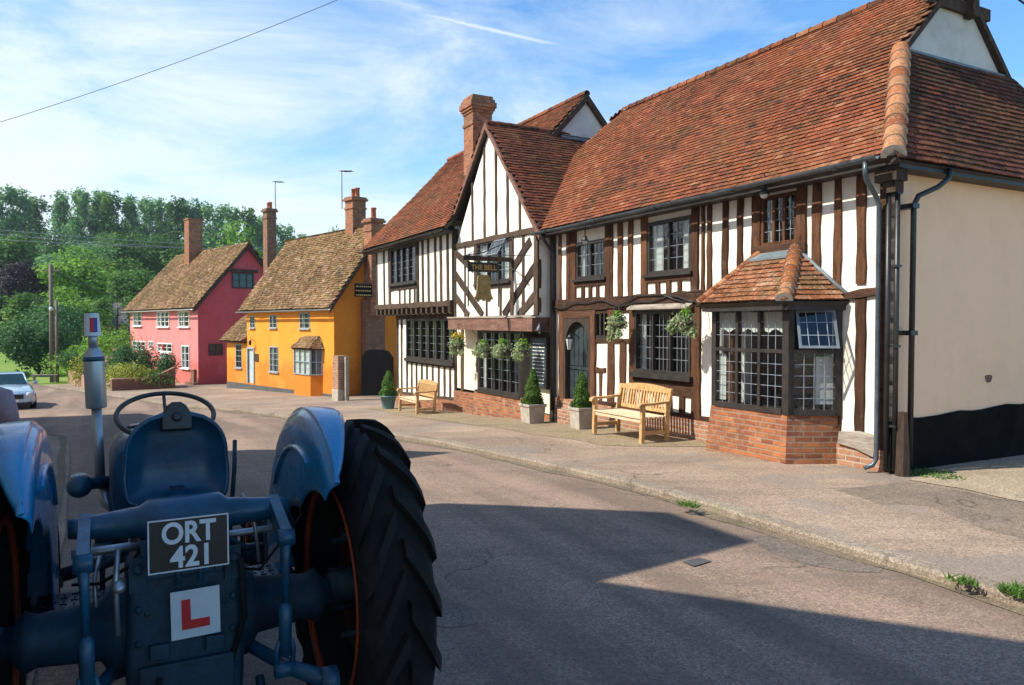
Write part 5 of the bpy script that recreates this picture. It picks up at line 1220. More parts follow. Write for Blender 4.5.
# steps and boundary wall, garden
wx,wy,wz=ground(112,391); ex_,ey_,ez_=ground(171,388)
gwl=empty('garden_wall',(wx,wy,wz),math.atan2(ey_-wy,ex_-wx)); LW=math.hypot(ex_-wx,ey_-wy)
tag(gwl,'low brown brick garden wall in front of the pink house','garden wall')
m=MB(); m.box(0,LW,0,.25,-.4,.58); m.build('brickwork','brickdark',gwl); m=MB(); m.box(-.02,LW+.0,-.02,.27,.58,.65); m.build('coping','brickpale',gwl)
m=MB(); m.hexa([(LW,0,-.3),(LW+.25,0,-.3),(LW+.9,3.2,-.3),(LW+.65,3.2,-.3),(LW,0,.66),(LW+.25,0,.66),(LW+.9,3.2,1.35),(LW+.65,3.2,1.35)]); m.hexa([(LW-.9,-.02,.5),(LW+.26,-.02,.5),(LW+.26,.27,.5),(LW-.9,.27,.5),(LW-.9,-.02,.66),(LW+.26,-.02,1.15),(LW+.26,.27,1.15),(LW-.9,.27,.66)]); m.build('ramped_end','brickdark',gwl)
sx,sy,sz=ground(174.5,385.5)
stp=empty('garden_steps',(sx+.5,sy+.9,sz),PK.rot); tag(stp,'brick garden steps up to the pink house','steps')
m=MB(); 
for k in range(3): m.box(-.1,1.25,-.2+k*.3,1.6,k*.18-.3,k*.18+.17)
m.build('treads','brickdark',stp)
pp_=ground(194.5,385); o=empty('garden_pier',(pp_[0],pp_[1]+.3,pp_[2]),PK.rot); tag(o,'short brown brick pier at the corner of the pink house, right of the steps','pier'); m=MB(); m.box(-.25,.25,-.25,.25,-.3,.9); m.build('brickwork','brickdark',o); m=MB(); m.box(-.28,.28,-.28,.28,.9,.97); m.build('coping','brickpale',o)
w2=ground(68,381); e2=ground(92,389.5)
gw2=empty('roadside_wall',w2,math.atan2(e2[1]-w2[1],e2[0]-w2[0])); tag(gw2,'low pale red brick wall along the road near the telegraph pole','garden wall'); L2=math.hypot(e2[0]-w2[0],e2[1]-w2[1])
m=MB(); m.box(0,L2,0,.25,-.4,.75); m.build('brickwork','brickpale',gw2)
# outbuilding beyond
ob=empty('slate_roofed_outbuilding',at(124,72),R(20)); tag(ob,'small outbuilding with grey slate roof glimpsed left of the pink house','outbuilding')
zo=ob.location.z; ztop=H+(325-303)*72/750-zo
m=MB(); m.box(-2.5,2.5,0,4,-.5,ztop-2); m.build('wall','brickpale',ob); m=MB(); tiled(m,(-2.7,-.2,ztop-2.1),(1,0,0),(0,1,.95),[(0,0),(5.4,0),(5.4,3.1),(0,3.1)],tw=.3,gauge=.25); m.build('roof',['slate','darkwood'],ob)
# ------------------------------------------------------------------ garden and trees
def bush(label,cat,px,pyb,d,w,h,mat,n=500,size=.12,name='garden_shrub',seed=1,z0=None,blobs=None,ragged=.22,extra=None,stem=False):
    x,y,z=at(px,d); z=z0 if z0 is not None else z
    rnd=random.Random(seed)
    if blobs is None:
        blobs=[(rnd.uniform(-.28,.28)*w,rnd.uniform(-.2,.2)*w,h*rnd.uniform(.35,.7),w*rnd.uniform(.26,.36),w*rnd.uniform(.25,.35),h*rnd.uniform(.28,.36)) for _ in range(6)]+[(0,0,h*.4,w*.42,w*.38,h*.40)]
    o=plant(name,label,cat,(x,y,z),blobs,int(n*1.8),size*1.1,mat,seed=seed,ragged=ragged,shell=.45)
    m=MB(); m.tube([(0,0,-.3),(.02*w,0,h*.3),(0,.02*w,h*.6)],[.05*max(.4,w*.5),.035*max(.4,w*.5),.01],6); m.build('stem','bark',o)
    return o
zt=lambda py,d: H+(325-py)*d/750
def hgt(px,py,d): return zt(py,d)-at(px,d)[2]
bush('low yellow-green flowering ground cover along the top of the brown garden wall','ground cover plants',132,0,42.0,3.2,hgt(132,361,42.0),'leafyellow',2600,.10,'border_plants',11)
bush('mid green low plants behind the right half of the brown garden wall','ground cover plants',156,0,42.4,2.8,hgt(156,368,42.4),'leafmid',2000,.10,'border_plants',12)
bush('pale sage plant spilling over the middle of the brown garden wall','ground cover plants',127,0,41.9,.9,hgt(127,371,41.9),'leafsage',300,.08,'border_plants',13)
bush('dark dense shrub rising from the middle of the border plants','shrub',126,0,43.2,1.7,hgt(126,341,43.2),'leafdark',2400,.10,seed=34)
bush('dark upright shrub in front of the left of the pink house','shrub',144,0,44.6,1.6,hgt(144,341,44.6),'leafdark',1500,.11,seed=14)
bush('rounded dark green shrub by the garden steps, under the pink house window','shrub',165,0,44.3,1.45,hgt(165,351,44.3),'leafdark',1400,.10,seed=15)
rb=bush('tall rose bush with red flowers beside the left corner of the pink house','rose bush',141,0,45.5,1.5,hgt(140,336,45.5),'leafmid',500,.10,'rose_bush',16,ragged=.4)
m=MB(); rnd=random.Random(4); leaves(m,[(rnd.uniform(-.9,1.5),rnd.uniform(-.5,.2),rnd.uniform(1.2,2.6),.16,.16,.13) for _ in range(13)],160,.12,rnd=rnd,shell=.1); m.build('flowers','flowerred',rb,recalc=False)
rb=bush('climbing rose with pink and orange blooms, left of the red rose bush','rose bush',120,0,46,1.9,hgt(120,345,46),'leafdark',900,.11,'rose_bush',17,ragged=.35)
m=MB(); leaves(m,[(rnd.uniform(-1.,1.),rnd.uniform(-.8,-.3),rnd.uniform(1.,2.4),.14,.14,.12) for _ in range(10)],110,.12,rnd=rnd,shell=.1); m.build('flowers','flowerpink',rb,recalc=False)
bush('bright lime hedge bush behind the low pale brick wall','shrub',90,0,52,6.2,hgt(88,337,52),'leaflime',3000,.17,seed=18)
bush('second lime green bush, just left of the pink house','shrub',112,0,55,4.2,hgt(112,322,55),'leaflime',2400,.17,seed=19)
bush('yellow-green bush drooping over the low pale brick wall','shrub',82,0,46,1.6,hgt(82,355,46),'leafyellow',700,.12,seed=20)
tp=bush('dark clipped ball of topiary above the pale brick wall, right of the telegraph pole','topiary',69,0,49.5,1.0,0,'leafdark',900,.09,'topiary_ball',21,z0=at(69,49.5)[2],blobs=[(0,0,1.55,.72,.72,.62)],ragged=.05)
for c in KIDS(tp):
    if c.name.startswith('stem'): c.scale=(1,1,3)
bush('small dark shrub on the grass verge just left of the telegraph pole bench','shrub',21,0,52,1.1,hgt(21,371,52),'leafdark',500,.10,seed=22)
ivy=bush('large ivy covered dark bush left of the telegraph pole','large bush',38,0,57,4.6,hgt(38,318,57),'leafdark',5000,.20,'large_bush',23)
bush('large mid green bush at the left edge behind the sunlit verge','large bush',8,0,70,6,hgt(8,322,70),'leafmid',3200,.24,'large_bush',24)
bush('dark green bush filling the gap behind the ivy covered bush','large bush',58,0,64,7,hgt(58,300,64),'leafdark',3600,.24,'large_bush',25)
st_=at(134,42.6); sto=empty('garden_ornament',st_,0); tag(sto,'small pale stone ornament standing among the yellow-green border plants','ornament')
m=MB(); zz=hgt(134,362,42.6); m.lathe([(.10,0),(.07,.15),(.05,zz*.45),(.08,zz*.6),(.09,zz*.75),(.05,zz*.86),(.06,zz*.93),(.0,zz)],n=12); m.build('figure','plaster_grey',sto)
# trees
def tree_proto(kind,seed,mat,leafs,size):
    "unit tree: 1 m tall, crown and trunk in unit coordinates"
    rnd=random.Random(seed); m=MB(); T=MB()
    if kind=='tall':
        bl=[]
        for k in range(13):
            t=k/12; z=.12+.80*t; r=.20*(1-.55*t)*(.8+.4*rnd.random()); a=rnd.uniform(0,6.28); o=.09*(1-t*.6)
            bl.append((o*math.cos(a),o*math.sin(a),z,r*.78,r*.78,r*1.0))
        for k in range(4): a=rnd.uniform(0,6.28); bl.append((.08*math.cos(a),.08*math.sin(a),rnd.uniform(.82,.95),.045,.045,.085))
    elif kind=='round':
        bl=[]
        for k in range(15):
            a=rnd.uniform(0,6.28); e=rnd.uniform(-.5,1); o=.24*rnd.uniform(.5,1)
            bl.append((o*math.cos(a)*math.sqrt(max(0.05,1-e*e*.6)),o*math.sin(a)*math.sqrt(max(.05,1-e*e*.6)),.58+.25*e,.155*rnd.uniform(.7,1.2),.155*rnd.uniform(.7,1.2),.12*rnd.uniform(.8,1.2)))
        bl.append((0,0,.55,.27,.27,.26))
    else:
        bl=[]
        for k in range(12):
            a=rnd.uniform(0,6.28); z=rnd.uniform(.2,.92); o=.2*(1-abs(z-.5))
            bl.append((o*math.cos(a),o*math.sin(a),z,.13*rnd.uniform(.7,1.2),.13*rnd.uniform(.7,1.2),.11*rnd.uniform(.8,1.2)))
    leaves(m,bl,leafs,size,rnd=rnd,ragged=.3,shell=.35)
    T.tube([(0,0,-.03),(.01,0,.2),(-.01,.01,.5),(0,0,.85)],[.022,.017,.011,.003],7)
    for k in range(7):
        a=rnd.uniform(0,6.28); z=rnd.uniform(.25,.65); L=rnd.uniform(.12,.22); T.tube([(0,0,z),(L*.5*math.cos(a),L*.5*math.sin(a),z+L*.4),(L*math.cos(a),L*math.sin(a),z+L*.9)],[.008,.005,.002],5)
    cm=m.build('crown',mat); tm=T.build('trunk','bark')
    cme,tme=cm.data,tm.data; bpy.data.objects.remove(cm); bpy.data.objects.remove(tm)
    return cme,tme
PR={}
for i in range(3): PR['tall%d'%i]=tree_proto('tall',40+i,'leafblue',7500,.030)
PR['tall3']=tree_proto('tall',60,'leafmid',7500,.030)
for k,mt in (('rdark','leafdark'),('rmid','leafmid'),('rlime','leaflime'),('rpurple','leafpurple'),('rblue','leafblue')): PR[k]=tree_proto('round',50+len(k),mt,6000,.034)
PR['loose']=tree_proto('loose',70,'leafmid',2600,.035); PR['round2']=tree_proto('round',71,'leafmid',6000,.034)
def tree(kind,label,px,top,d,w,name='tree',group=None,rz=0,sinkz=0):
    x,y,z=at(px,d); h=zt(top,d)-z
    root=empty(name,(x,y,z),rz); tag(root,label,'tree',group)
    base=.70 if kind.startswith('r') else .36
    if kind=='loose': base=.5
    sxy=w/base
    for n_,me in zip(('crown','trunk'),PR[kind]):
        o=bpy.data.objects.new(n_,me); col.objects.link(o); o.parent=root; o.scale=(sxy,sxy,h)
    return root
gT='tall trees in the row on the hill'
rr_=random.Random(5)
# the row on the skyline, left to right
row=[(-14,188,150),(4,187,148),(22,192,152),(38,197,158),(66,194,150),(80,191,146),(97,193,152),(113,194,148),(129,197,152),(146,199,150),(162,200,156),(178,199,150),(196,203,152),(214,205,150),(232,208,156),(250,212,156),(268,219,160),(284,227,165),(300,236,170),(316,243,178)]
names=['partly outside the left edge of the photo','the first whole one from the left edge','second from the left edge','just left of the notch of sky','just right of the notch of sky','with a rounded double top above the telegraph pole','right of the double topped one','above the bright spreading tree','above the gap left of the pink roof','fifth left of the pink house chimney','third left of the pink house chimney','immediately left of the pink house chimney','directly behind the pink house chimney','right of the pink house chimney','above the pink gable peak','left of the slim aerial chimney','directly behind the slim aerial chimney','right of the slim aerial chimney','low, over the left end of the yellow roof','rightmost and lowest, over the yellow roof']
for i,((px_,tp_,d_),nm) in enumerate(zip(row,names)):
    tree('tall%d'%(i%4),'tall blue-green tree in the hilltop row, '+nm,px_,tp_+rr_.uniform(-2,1),d_,rr_.uniform(6.0,8.2),group=gT,rz=rr_.uniform(0,6))
# second rank hides the slope
row2=[(-5,228,'rdark'),(12,236,'rmid'),(34,226,'rmid'),(58,222,'rdark'),(80,226,'rblue'),(102,224,'rdark'),(124,228,'round2'),(146,226,'rdark'),(170,228,'rmid'),(196,230,'rdark'),(260,240,'rdark'),(288,246,'rblue'),(308,252,'rdark')]
n2=['cut by the left edge','above the purple leaved tree','rounded and olive, third from the left edge','just above the power lines over the telegraph pole','behind the top of the bright spreading tree','right of the bright spreading tree top','left of the pink roof end','above the low end of the pink roof','over the pink ridge, left of its chimney','behind the pink house chimney foot','behind the slim aerial chimney foot','above the lower left of the yellow roof','beside the yellow ridge']
for (px_,tp_,k),nm in zip(row2,n2):
    tree(k,'broad tree on the middle slope, '+nm,px_+rr_.uniform(-4,4),tp_+rr_.uniform(-9,13),rr_.uniform(98,130),rr_.uniform(8.5,12.5),group='broad trees on the middle slope',rz=rr_.uniform(0,6))
tree('rpurple','dark purple leaved tree on the left among the green ones',27,252,82,6.0,rz=1)
tree('rlime','bright lime spreading tree behind the telegraph pole, top one',84,239,84,9.5,rz=2)
tree('round2','mid green tree touching the right side of the bright spreading tree',112,252,92,10,rz=.4)
tree('rlime','bright low rounded tree just right of the telegraph pole, below the spreading one',74,282,70,6.5,rz=3)
tree('rmid','mid green tree behind the ivy covered bush',40,290,74,7.5,rz=4)
tree('rdark','dark tree at the left edge below the purple leaved tree',0,282,84,9.,rz=5)
tree('round2','pale green tree immediately left of the pink roof',134,262,78,6.,rz=.9)
tree('loose','small bright tree between the pale green tree and the pink eaves',118,292,66,4.0,rz=2.2)
tree('rlime','bright green rounded tree rising behind the pink gable',233,213,92,8.5,rz=5)
tree('rmid','mid green tree behind the slim aerial chimney, right of the bright rounded one',272,240,90,8,rz=.3)
tree('loose','small feathery tree top showing above the yellow ridge beside the big chimney',334,221,80,2.2,rz=.3)
tree('loose','feathery tree top peeping between the gable chimney and the pub roof',388,216,82,2.6,rz=.9)
tree('round2','green tree filling below the hilltop row left of the telegraph pole',50,262,98,10,rz=.3)
# woodland floor behind
w=MB(); rnd=random.Random(9)
bl=[]
for _ in range(150):
    px_=rnd.uniform(-60,330); d_=rnd.uniform(100,175); x,y,z=at(px_,d_); bl.append((x,y,z+.6,5.5,5.5,3.0))
leaves(w,bl,30000,.62,rnd=rnd,shell=.5); wo=w.build('woodland_undergrowth','leafdark',recalc=False); tag(wo,'dense dark undergrowth between the trunks on the hillside','undergrowth',kind='stuff')
# ------------------------------------------------------------------ pole, wires, bench, car
x,y,z=at(51.5,51); tp=empty('telegraph_pole',(x,y,z),0); tag(tp,'tall weathered wooden telegraph pole with a round lamp, left of the pink house','telegraph pole')
hh=zt(264,51)-z; m=MB(); m.tube([(0,0,-.4),(0,0,hh)],[.15,.11],10); m.build('post','pole',tp)
m=MB(); m.tube([(.42,-.1,-.4),(.42,-.1,zt(300,51)-z)],[.11,.09],8); m.build('service_post','pole',tp)
m=MB(); zl=zt(309,51)-z; m.lathe([(0,-.14),(.12,-.10),(.14,0),(.10,.10),(0,.14)],(.15,-.25,zl),n=12); lo=m.build('round_lamp','lamp',tp); m=MB(); m.tube([(0,0,zl+.3),(.15,-.25,zl+.22)],.03,6); m.build('lamp_bracket','iron',lo)
m=MB(); m.box(-.6,.6,-.06,.06,hh-.5,hh-.4); m.build('crossarm','pole',tp)
x,y,z=at(44,50); bn=empty('roadside_seat',(x,y,z),R(20)); tag(bn,'pale backless seat at the foot of the telegraph pole','bench')
m=MB(); m.box(-.75,.75,-.2,.2,.42,.48); m.build('seat','weathered',bn)
for s_ in (-.6,.6): m=MB(); m.box(s_-.05,s_+.05,-.15,.15,0,.42); m.build('leg','weathered',bn)
def wire(label,pts,r,name='overhead_wire',sag=0):
    P=[];n=24
    a,b=Vector(pts[0]),Vector(pts[1])
    for k in range(n+1):
        t=k/n; p=a.lerp(b,t); P.append((p.x,p.y,p.z-sag*4*t*(1-t)))
    m=MB(); m.tube(P,r,5); o=m.build(name,'pipegrey' if name!='overhead_wire' else 'iron'); tag(o,label,'cable'); return o
def pt(px,py,d): r=ray(px,py); k=d/r[1]; return (r[0]*k,r[1]*k,H+r[2]*k)
wire('thin cable crossing the open sky at the top left',(pt(-60,140,15),pt(380,-18,15)),.006,sag=.15)
wire('short dark cable leaving the top right corner above the pub gablet',(pt(985,-25,8.5),pt(1075,40,8.5)),.012,sag=0)
for i,(pa,pb_,lb) in enumerate((((-40,226),(300,249),'topmost of the three parallel power lines in front of the hillside trees'),((-40,231),(300,252),'middle one of the three parallel power lines in front of the hillside trees'),((-40,237),(300,249.5),'lowest at the left of the three parallel power lines before the hillside trees'))):
    wire(lb,(pt(*pa,62),pt(*pb_,62)),.028,'power_line',sag=.25)
    
wire('telephone wire from the telegraph pole to the pink house eaves',(pt(51,268,51),pt(128,300,55)),.02,'telephone_wire',sag=.2)
# car
def saloon(label,loc,rz):
    root=empty('parked_car',loc,rz); tag(root,label,'car')
    L,Wd=4.5,1.76
    st=[(-2.22,.50,.30,.60,.80),(-2.15,.66,.24,.68,.84),(-1.5,.80,.22,.86,.98),(-.95,.83,.22,.90,1.0),(.9,.84,.22,.92,1.0),(1.4,.84,.22,.92,.99),(2.0,.80,.24,.88,.97),(2.2,.64,.30,.78,.86)]
    # y forward = -y ; stations along y
    m=MB(); rings=[]
    for (yy_,w,zb_,zs,zt_) in [(-2.25,.62,.34,.58,.62),(-2.2,.78,.24,.62,.70),(-1.9,.85,.22,.70,.79),(-1.0,.88,.20,.80,.90),(-.7,.88,.20,.84,.94),(.9,.88,.20,.86,.95),(1.5,.88,.22,.85,.97),(2.0,.84,.25,.80,.95),(2.22,.74,.32,.70,.86)]:
        rings.append([(-w*.9,yy_,zb_),(w*.9,yy_,zb_),(w,yy_,zb_+.12),(w*1.0,yy_,zs-.12),(w*.96,yy_,zs),(w*.78,yy_,zt_),(0,yy_,zt_+.03),(-w*.78,yy_,zt_),(-w*.96,yy_,zs),(-w*1.0,yy_,zs-.12),(-w,yy_,zb_+.12)])
    m.loft(rings); b=m.build('body','carpaint',root)
    m=MB(); m.loft([[(-.72*k,yy_,zz) for k in (1,-1)][0:1]+[(.72*k,yy_,zz)] if 0 else [(-w,yy_,zz),(w,yy_,zz),(w*.98,yy2,zz2),(-w*.98,yy2,zz2)] for (w,yy_,zz,yy2,zz2) in ((.70,-.72,.93,1.55,.95),(.56,-.05,1.37,1.05,1.36))],smooth=False); m.build('windows','carglass',root)
    m=MB(); m.loft([[(-.57,-.07,1.36),(.57,-.07,1.36),(.56,1.06,1.35),(-.56,1.06,1.35)],[(-.5,.05,1.42),(.5,.05,1.42),(.5,.95,1.41),(-.5,.95,1.41)]],smooth=False)
    for s_ in (-1,1): m.tube([(s_*.70,-.72,.93),(s_*.57,-.06,1.38)],.03,6); m.tube([(s_*.70,1.5,.95),(s_*.56,1.05,1.37)],.04,6); m.tube([(s_*.70,.35,.93),(s_*.57,.4,1.38)],.025,6)
    m.build('roof','carpaint',root)
    for s_ in (-1,1):
        for y_ in (-1.4,1.35):
            m=MB(); m.lathe([(.1,-.1),(.29,-.1),(.32,-.06),(.32,.06),(.29,.1),(.1,.1)],(s_*.80,y_,.32),'x',20); w=m.build('wheel','rubber',root); m=MB(); m.lathe([(.0,.0),(.2,.01),(.21,-.02)] ,(s_*.80+s_*.1,y_,.32),'x',16); m.build('hubcap','steel',w)
        m=MB(); m.lathe([(0,-.06),(.12,-.045),(.14,.0),(.12,.05)],(s_*.62,-2.2,.60),'y',12); m.build('headlight','lamp',root)
        m=MB(); m.box(s_*.96-.09,s_*.96+.09,-.62,-.5,.95,1.07); m.build('door_mirror','carpaint',root,bevel=.03)
    m=MB(); m.box(-.42,.42,-2.285,-2.2,.48,.66); m.build('grille','plateblack',root); m=MB(); m.box(-.7,.7,-2.30,-2.2,.24,.34); m.build('lower_intake','plateblack',root)
    m=MB(); m.box(-.26,.26,-2.31,-2.29,.38,.47); m.build('number_plate','white',root)
    return root
cl=at(6,31); saloon('silver-blue saloon car coming up the road at the left edge',(cl[0],cl[1],cl[2]-.085),R(37))
# ------------------------------------------------------------------ neighbours across the street: they stand behind the camera and shade the road
def caster(name,label,a0,a1,b0,ze,za,depth,apex=None,mat='cream',flat=0):
    root=empty(name,(*PUB.p2w(a0,b0),-.3),PUB.rot); tag(root,label,'house')
    w=a1-a0; ap=apex if apex is not None else w/2; ze+=.3; za+=.3
    m=MB(); m.loft([[(0,0,-1),(w,0,-1),(w,0,ze[1] if 0 else ze),(ap+flat,0,za-.02),(ap,0,za-.02),(0,0,ze)],[(0,-depth,-1),(w,-depth,-1),(w,-depth,ze),(ap+flat,-depth,za-.02),(ap,-depth,za-.02),(0,-depth,ze)]],smooth=False); m.build('wall',mat,root)
    m=MB()
    for (xa,zA,xb,zB) in ((-.0,ze,ap,za),(ap,za,ap+flat,za),(ap+flat,za,w+.0,ze)):
        if abs(xb-xa)<.01: continue
        m.hexa([(xa,.0,zA-.1),(xb,.0,zB-.1),(xb,-depth,zB-.1),(xa,-depth,zA-.1),(xa,.0,zA),(xb,.0,zB),(xb,-depth,zB),(xa,-depth,zA)])
    m.build('roof','tiles',root); return root
# ------------------------------------------------------------------ tractor (local: +y ahead, +x right, axle centre at the origin)
hx,hy=-.4695,.8829; TA=(-1.40,3.15)
TR=empty('farm_tractor',(TA[0],TA[1],-.085),R(28)); tag(TR,'vintage blue farm tractor seen from behind, with orange wheels, upright silencer and black number plate','tractor')
def tyre(x,y,r,w,rim,label=None,lugs=20,inner_sign=1,front=False):
    m=MB(); k=w/2
    prof=[(rim,-k*.70),(rim+.03,-k*.86),(r*.82,-k*1.0),(r*.93,-k*.93),(r*.965,-k*.75),(r*.975,0),(r*.965,k*.75),(r*.93,k*.93),(r*.82,k),(rim+.03,k*.86),(rim,k*.70)]
    m.lathe([(a,b) for a,b in prof],(x,y,r),'x',64)
    if not front:
        for i in range(lugs):
            for s_ in (-1,1):
                a0=2*math.pi*(i+(0.5 if s_>0 else 0))/lugs; rings=[]
                for j in range(7):
                    t=j/6; xo=s_*(k*.05+k*.98*t); a=a0-.34*t**1.1; 
                    ro=(r*1.025 if t<.75 else r*(1.025-.06*(t-.75)/.25)); ri=r*.93 if t<.8 else r*.86
                    wd=.046/r
                    rings.append([(x+xo,y+rr*math.sin(a+da),r+rr*math.cos(a+da)) for rr,da in ((ri,-wd*1.15),(ro,-wd*.72),(ro,wd*.72),(ri,wd*1.15))])
                m.loft(rings,smooth=False)
    else:
        for q in (-.5,-.2,.2,.5): m.lathe([(r*.97,q*w-.012),(r*1.0,q*w-.01),(r*1.0,q*w+.01),(r*.97,q*w+.012)],(x,y,r),'x',40)
    return m.build('tyre','rubber',None)
def wheel(x,y,r,w,rim,front=False):
    W=empty('wheel',(x,y,0),0,TR); 
    t=tyre(0,0,r,w,rim,front=front); t.parent=W
    m=MB(); k=w/2
    m.lathe([(rim+.012,-k*.78),(rim+.012,-k*.66),(rim-.025,-k*.6),(rim-.05,-k*.2),(rim-.05,k*.2),(rim-.025,k*.6),(rim+.012,k*.66),(rim+.012,k*.78),(rim-.01,k*.78),(rim-.045,k*.6),(rim-.065,k*.2),(rim-.065,-k*.2),(rim-.045,-k*.6),(rim-.01,-k*.78)],(0,0,r),'x',48)
    m.build('rim','rubber',W)  # barrel takes the tyre black to stand for shade inside the wheel
    m=MB()
    for s2 in (-1,1): m.lathe([(rim-.004,s2*k*.80),(rim+.018,s2*k*.84),(rim+.020,s2*k*.90),(rim-.006,s2*k*.88),(rim-.022,s2*k*.74),(rim-.004,s2*k*.80)],(0,0,r),'x',56)
    m.build('rim_edge','orange',W)
    m=MB(); so_=.07 if x>0 else -.07
    m.lathe([(rim-.066,-.02+so_),(rim*.72,-.03+so_),(rim*.3,.02+so_),(.06,.02+so_),(.06,.04+so_),(rim*.3,.04+so_),(rim*.72,-.01+so_),(rim-.066,.0+so_)],(0,0,r),'x',40); m.build('wheel_disc','discshade',W)
    m=MB(); m.lathe([(0,-.12),(.07,-.12),(.08,.04),(.05,.12),(0,.12)],(0,0,r),'x',16)
    for i in range(8): a=i*math.pi/4; m.lathe([(0,-.06),(.014,-.06),(.014,.07),(0,.07)],(0,rim*.5*math.sin(a),r+rim*.5*math.cos(a)),'x',6)
    m.build('hub','tractorgrime',W); return W
RW=.75; TX=.745
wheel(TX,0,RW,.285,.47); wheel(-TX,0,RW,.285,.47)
wheel(.66,2.05,.36,.15,.22,True); wheel(-.66,2.05,.36,.15,.22,True)
# mudguards: shell over the inner half of each tyre
for s_ in (1,-1):
    m=MB(); n=26; ro=.835; rings=[]
    a0,a1=R(-44),R(100)      # 0 = straight up, negative = towards the rear
    for k in range(n+1):
        t=k/n; a=a0+(a1-a0)*t; 
        e=min(1,t/.26); wd=.02+.165*e**.75; e=max(.06,e)
        y_=math.sin(a); z_=math.cos(a)
        xi=TX-.255; 
        pr=[]
        for (u,dr) in ((0,-.36*e-.10),(0,-.12),(0,-.05),(.012,-.02),(.05,.0),(.12,.008),(.8,.0),(.95,-.012),(1,-.035)):
            xx=xi+(wd*u if u>.1 else u); rr=ro+dr
            pr.append((s_*xx,rr*y_,RW+rr*z_))
        rings.append(pr)
    m.loft(rings,closed=False,cap=False); o=m.build('mudguard','skylitblue',TR,solid=.008,sub=1)
    m=MB(); rr=.66; m.tube([(s_*(TX-.262),rr*math.sin(a),RW+rr*math.cos(a)) for a in [R(x) for x in range(-20,60,8)]],.012,6); m.build('stiffening_rib','skylitblue',o)
# centre housing and axle
m=MB()
m.loft([[(-w,y_,zb_),(w,y_,zb_),(w*1.05,y_,(zb_+zt_)/2),(w,y_,zt_-.04),(w-.05,y_,zt_),(-w+.05,y_,zt_),(-w,y_,zt_-.04),(-w*1.05,y_,(zb_+zt_)/2)] for (y_,w,zb_,zt_) in ((-.27,.19,.38,.98),(-.25,.205,.36,1.0),(.2,.21,.35,1.0),(.22,.17,.40,.94),(.9,.16,.42,.86),(1.3,.17,.42,.9))],smooth=False)
m.build('rear_housing','tractorgrime',TR,bevel=.012)
m=MB()
for s_ in (-1,1): m.lathe([(.19,s_*.20),(.20,s_*.25),(.12,s_*.30),(.10,s_*.52),(.12,s_*.56),(.07,s_*.60),(.06,s_*.72)],(0,0,RW-.02),'x',20)
m.build('axle_tube','tractorgrime',TR)
for s_ in (-1,1):
    m=MB()
    m.lathe([(0,0),(.012,0),(.012,.012),(0,.014)],(s_*.14,-.272,.86),'y',6)
    m.build('housing_bolt','tractorgrime',TR)
    for zz in (.45,.6,.75,.88): m=MB(); m.lathe([(0,-.012),(.015,-.01),(.015,.0),(0,.0)],(s_*.17,-.272,zz),'y',6); m.build('housing_bolt','tractorgrime',TR)
# top cover with PTO bits, drawbar hitch
m=MB(); m.box(-.17,.17,-.30,-.27,.42,.66); m.box(-.20,.20,-.31,-.25,.34,.40); m.lathe([(.0,-.12),(.03,-.12),(.035,-.02),(.07,-.0),(.07,.02)],(.0,-.30,.50),'y',14); m.box(-.12,-.04,-.36,-.3,.2,.42); m.box(.04,.12,-.36,-.3,.2,.42); m.box(-.28,.28,-.44,-.34,.30,.345)
m.tube([(-.3,-.35,.32),(-.28,-.2,.5)],.02,6); m.tube([(.3,-.35,.32),(.28,-.2,.5)],.02,6); m.build('drawbar_frame','tractorgrime',TR,bevel=.006)
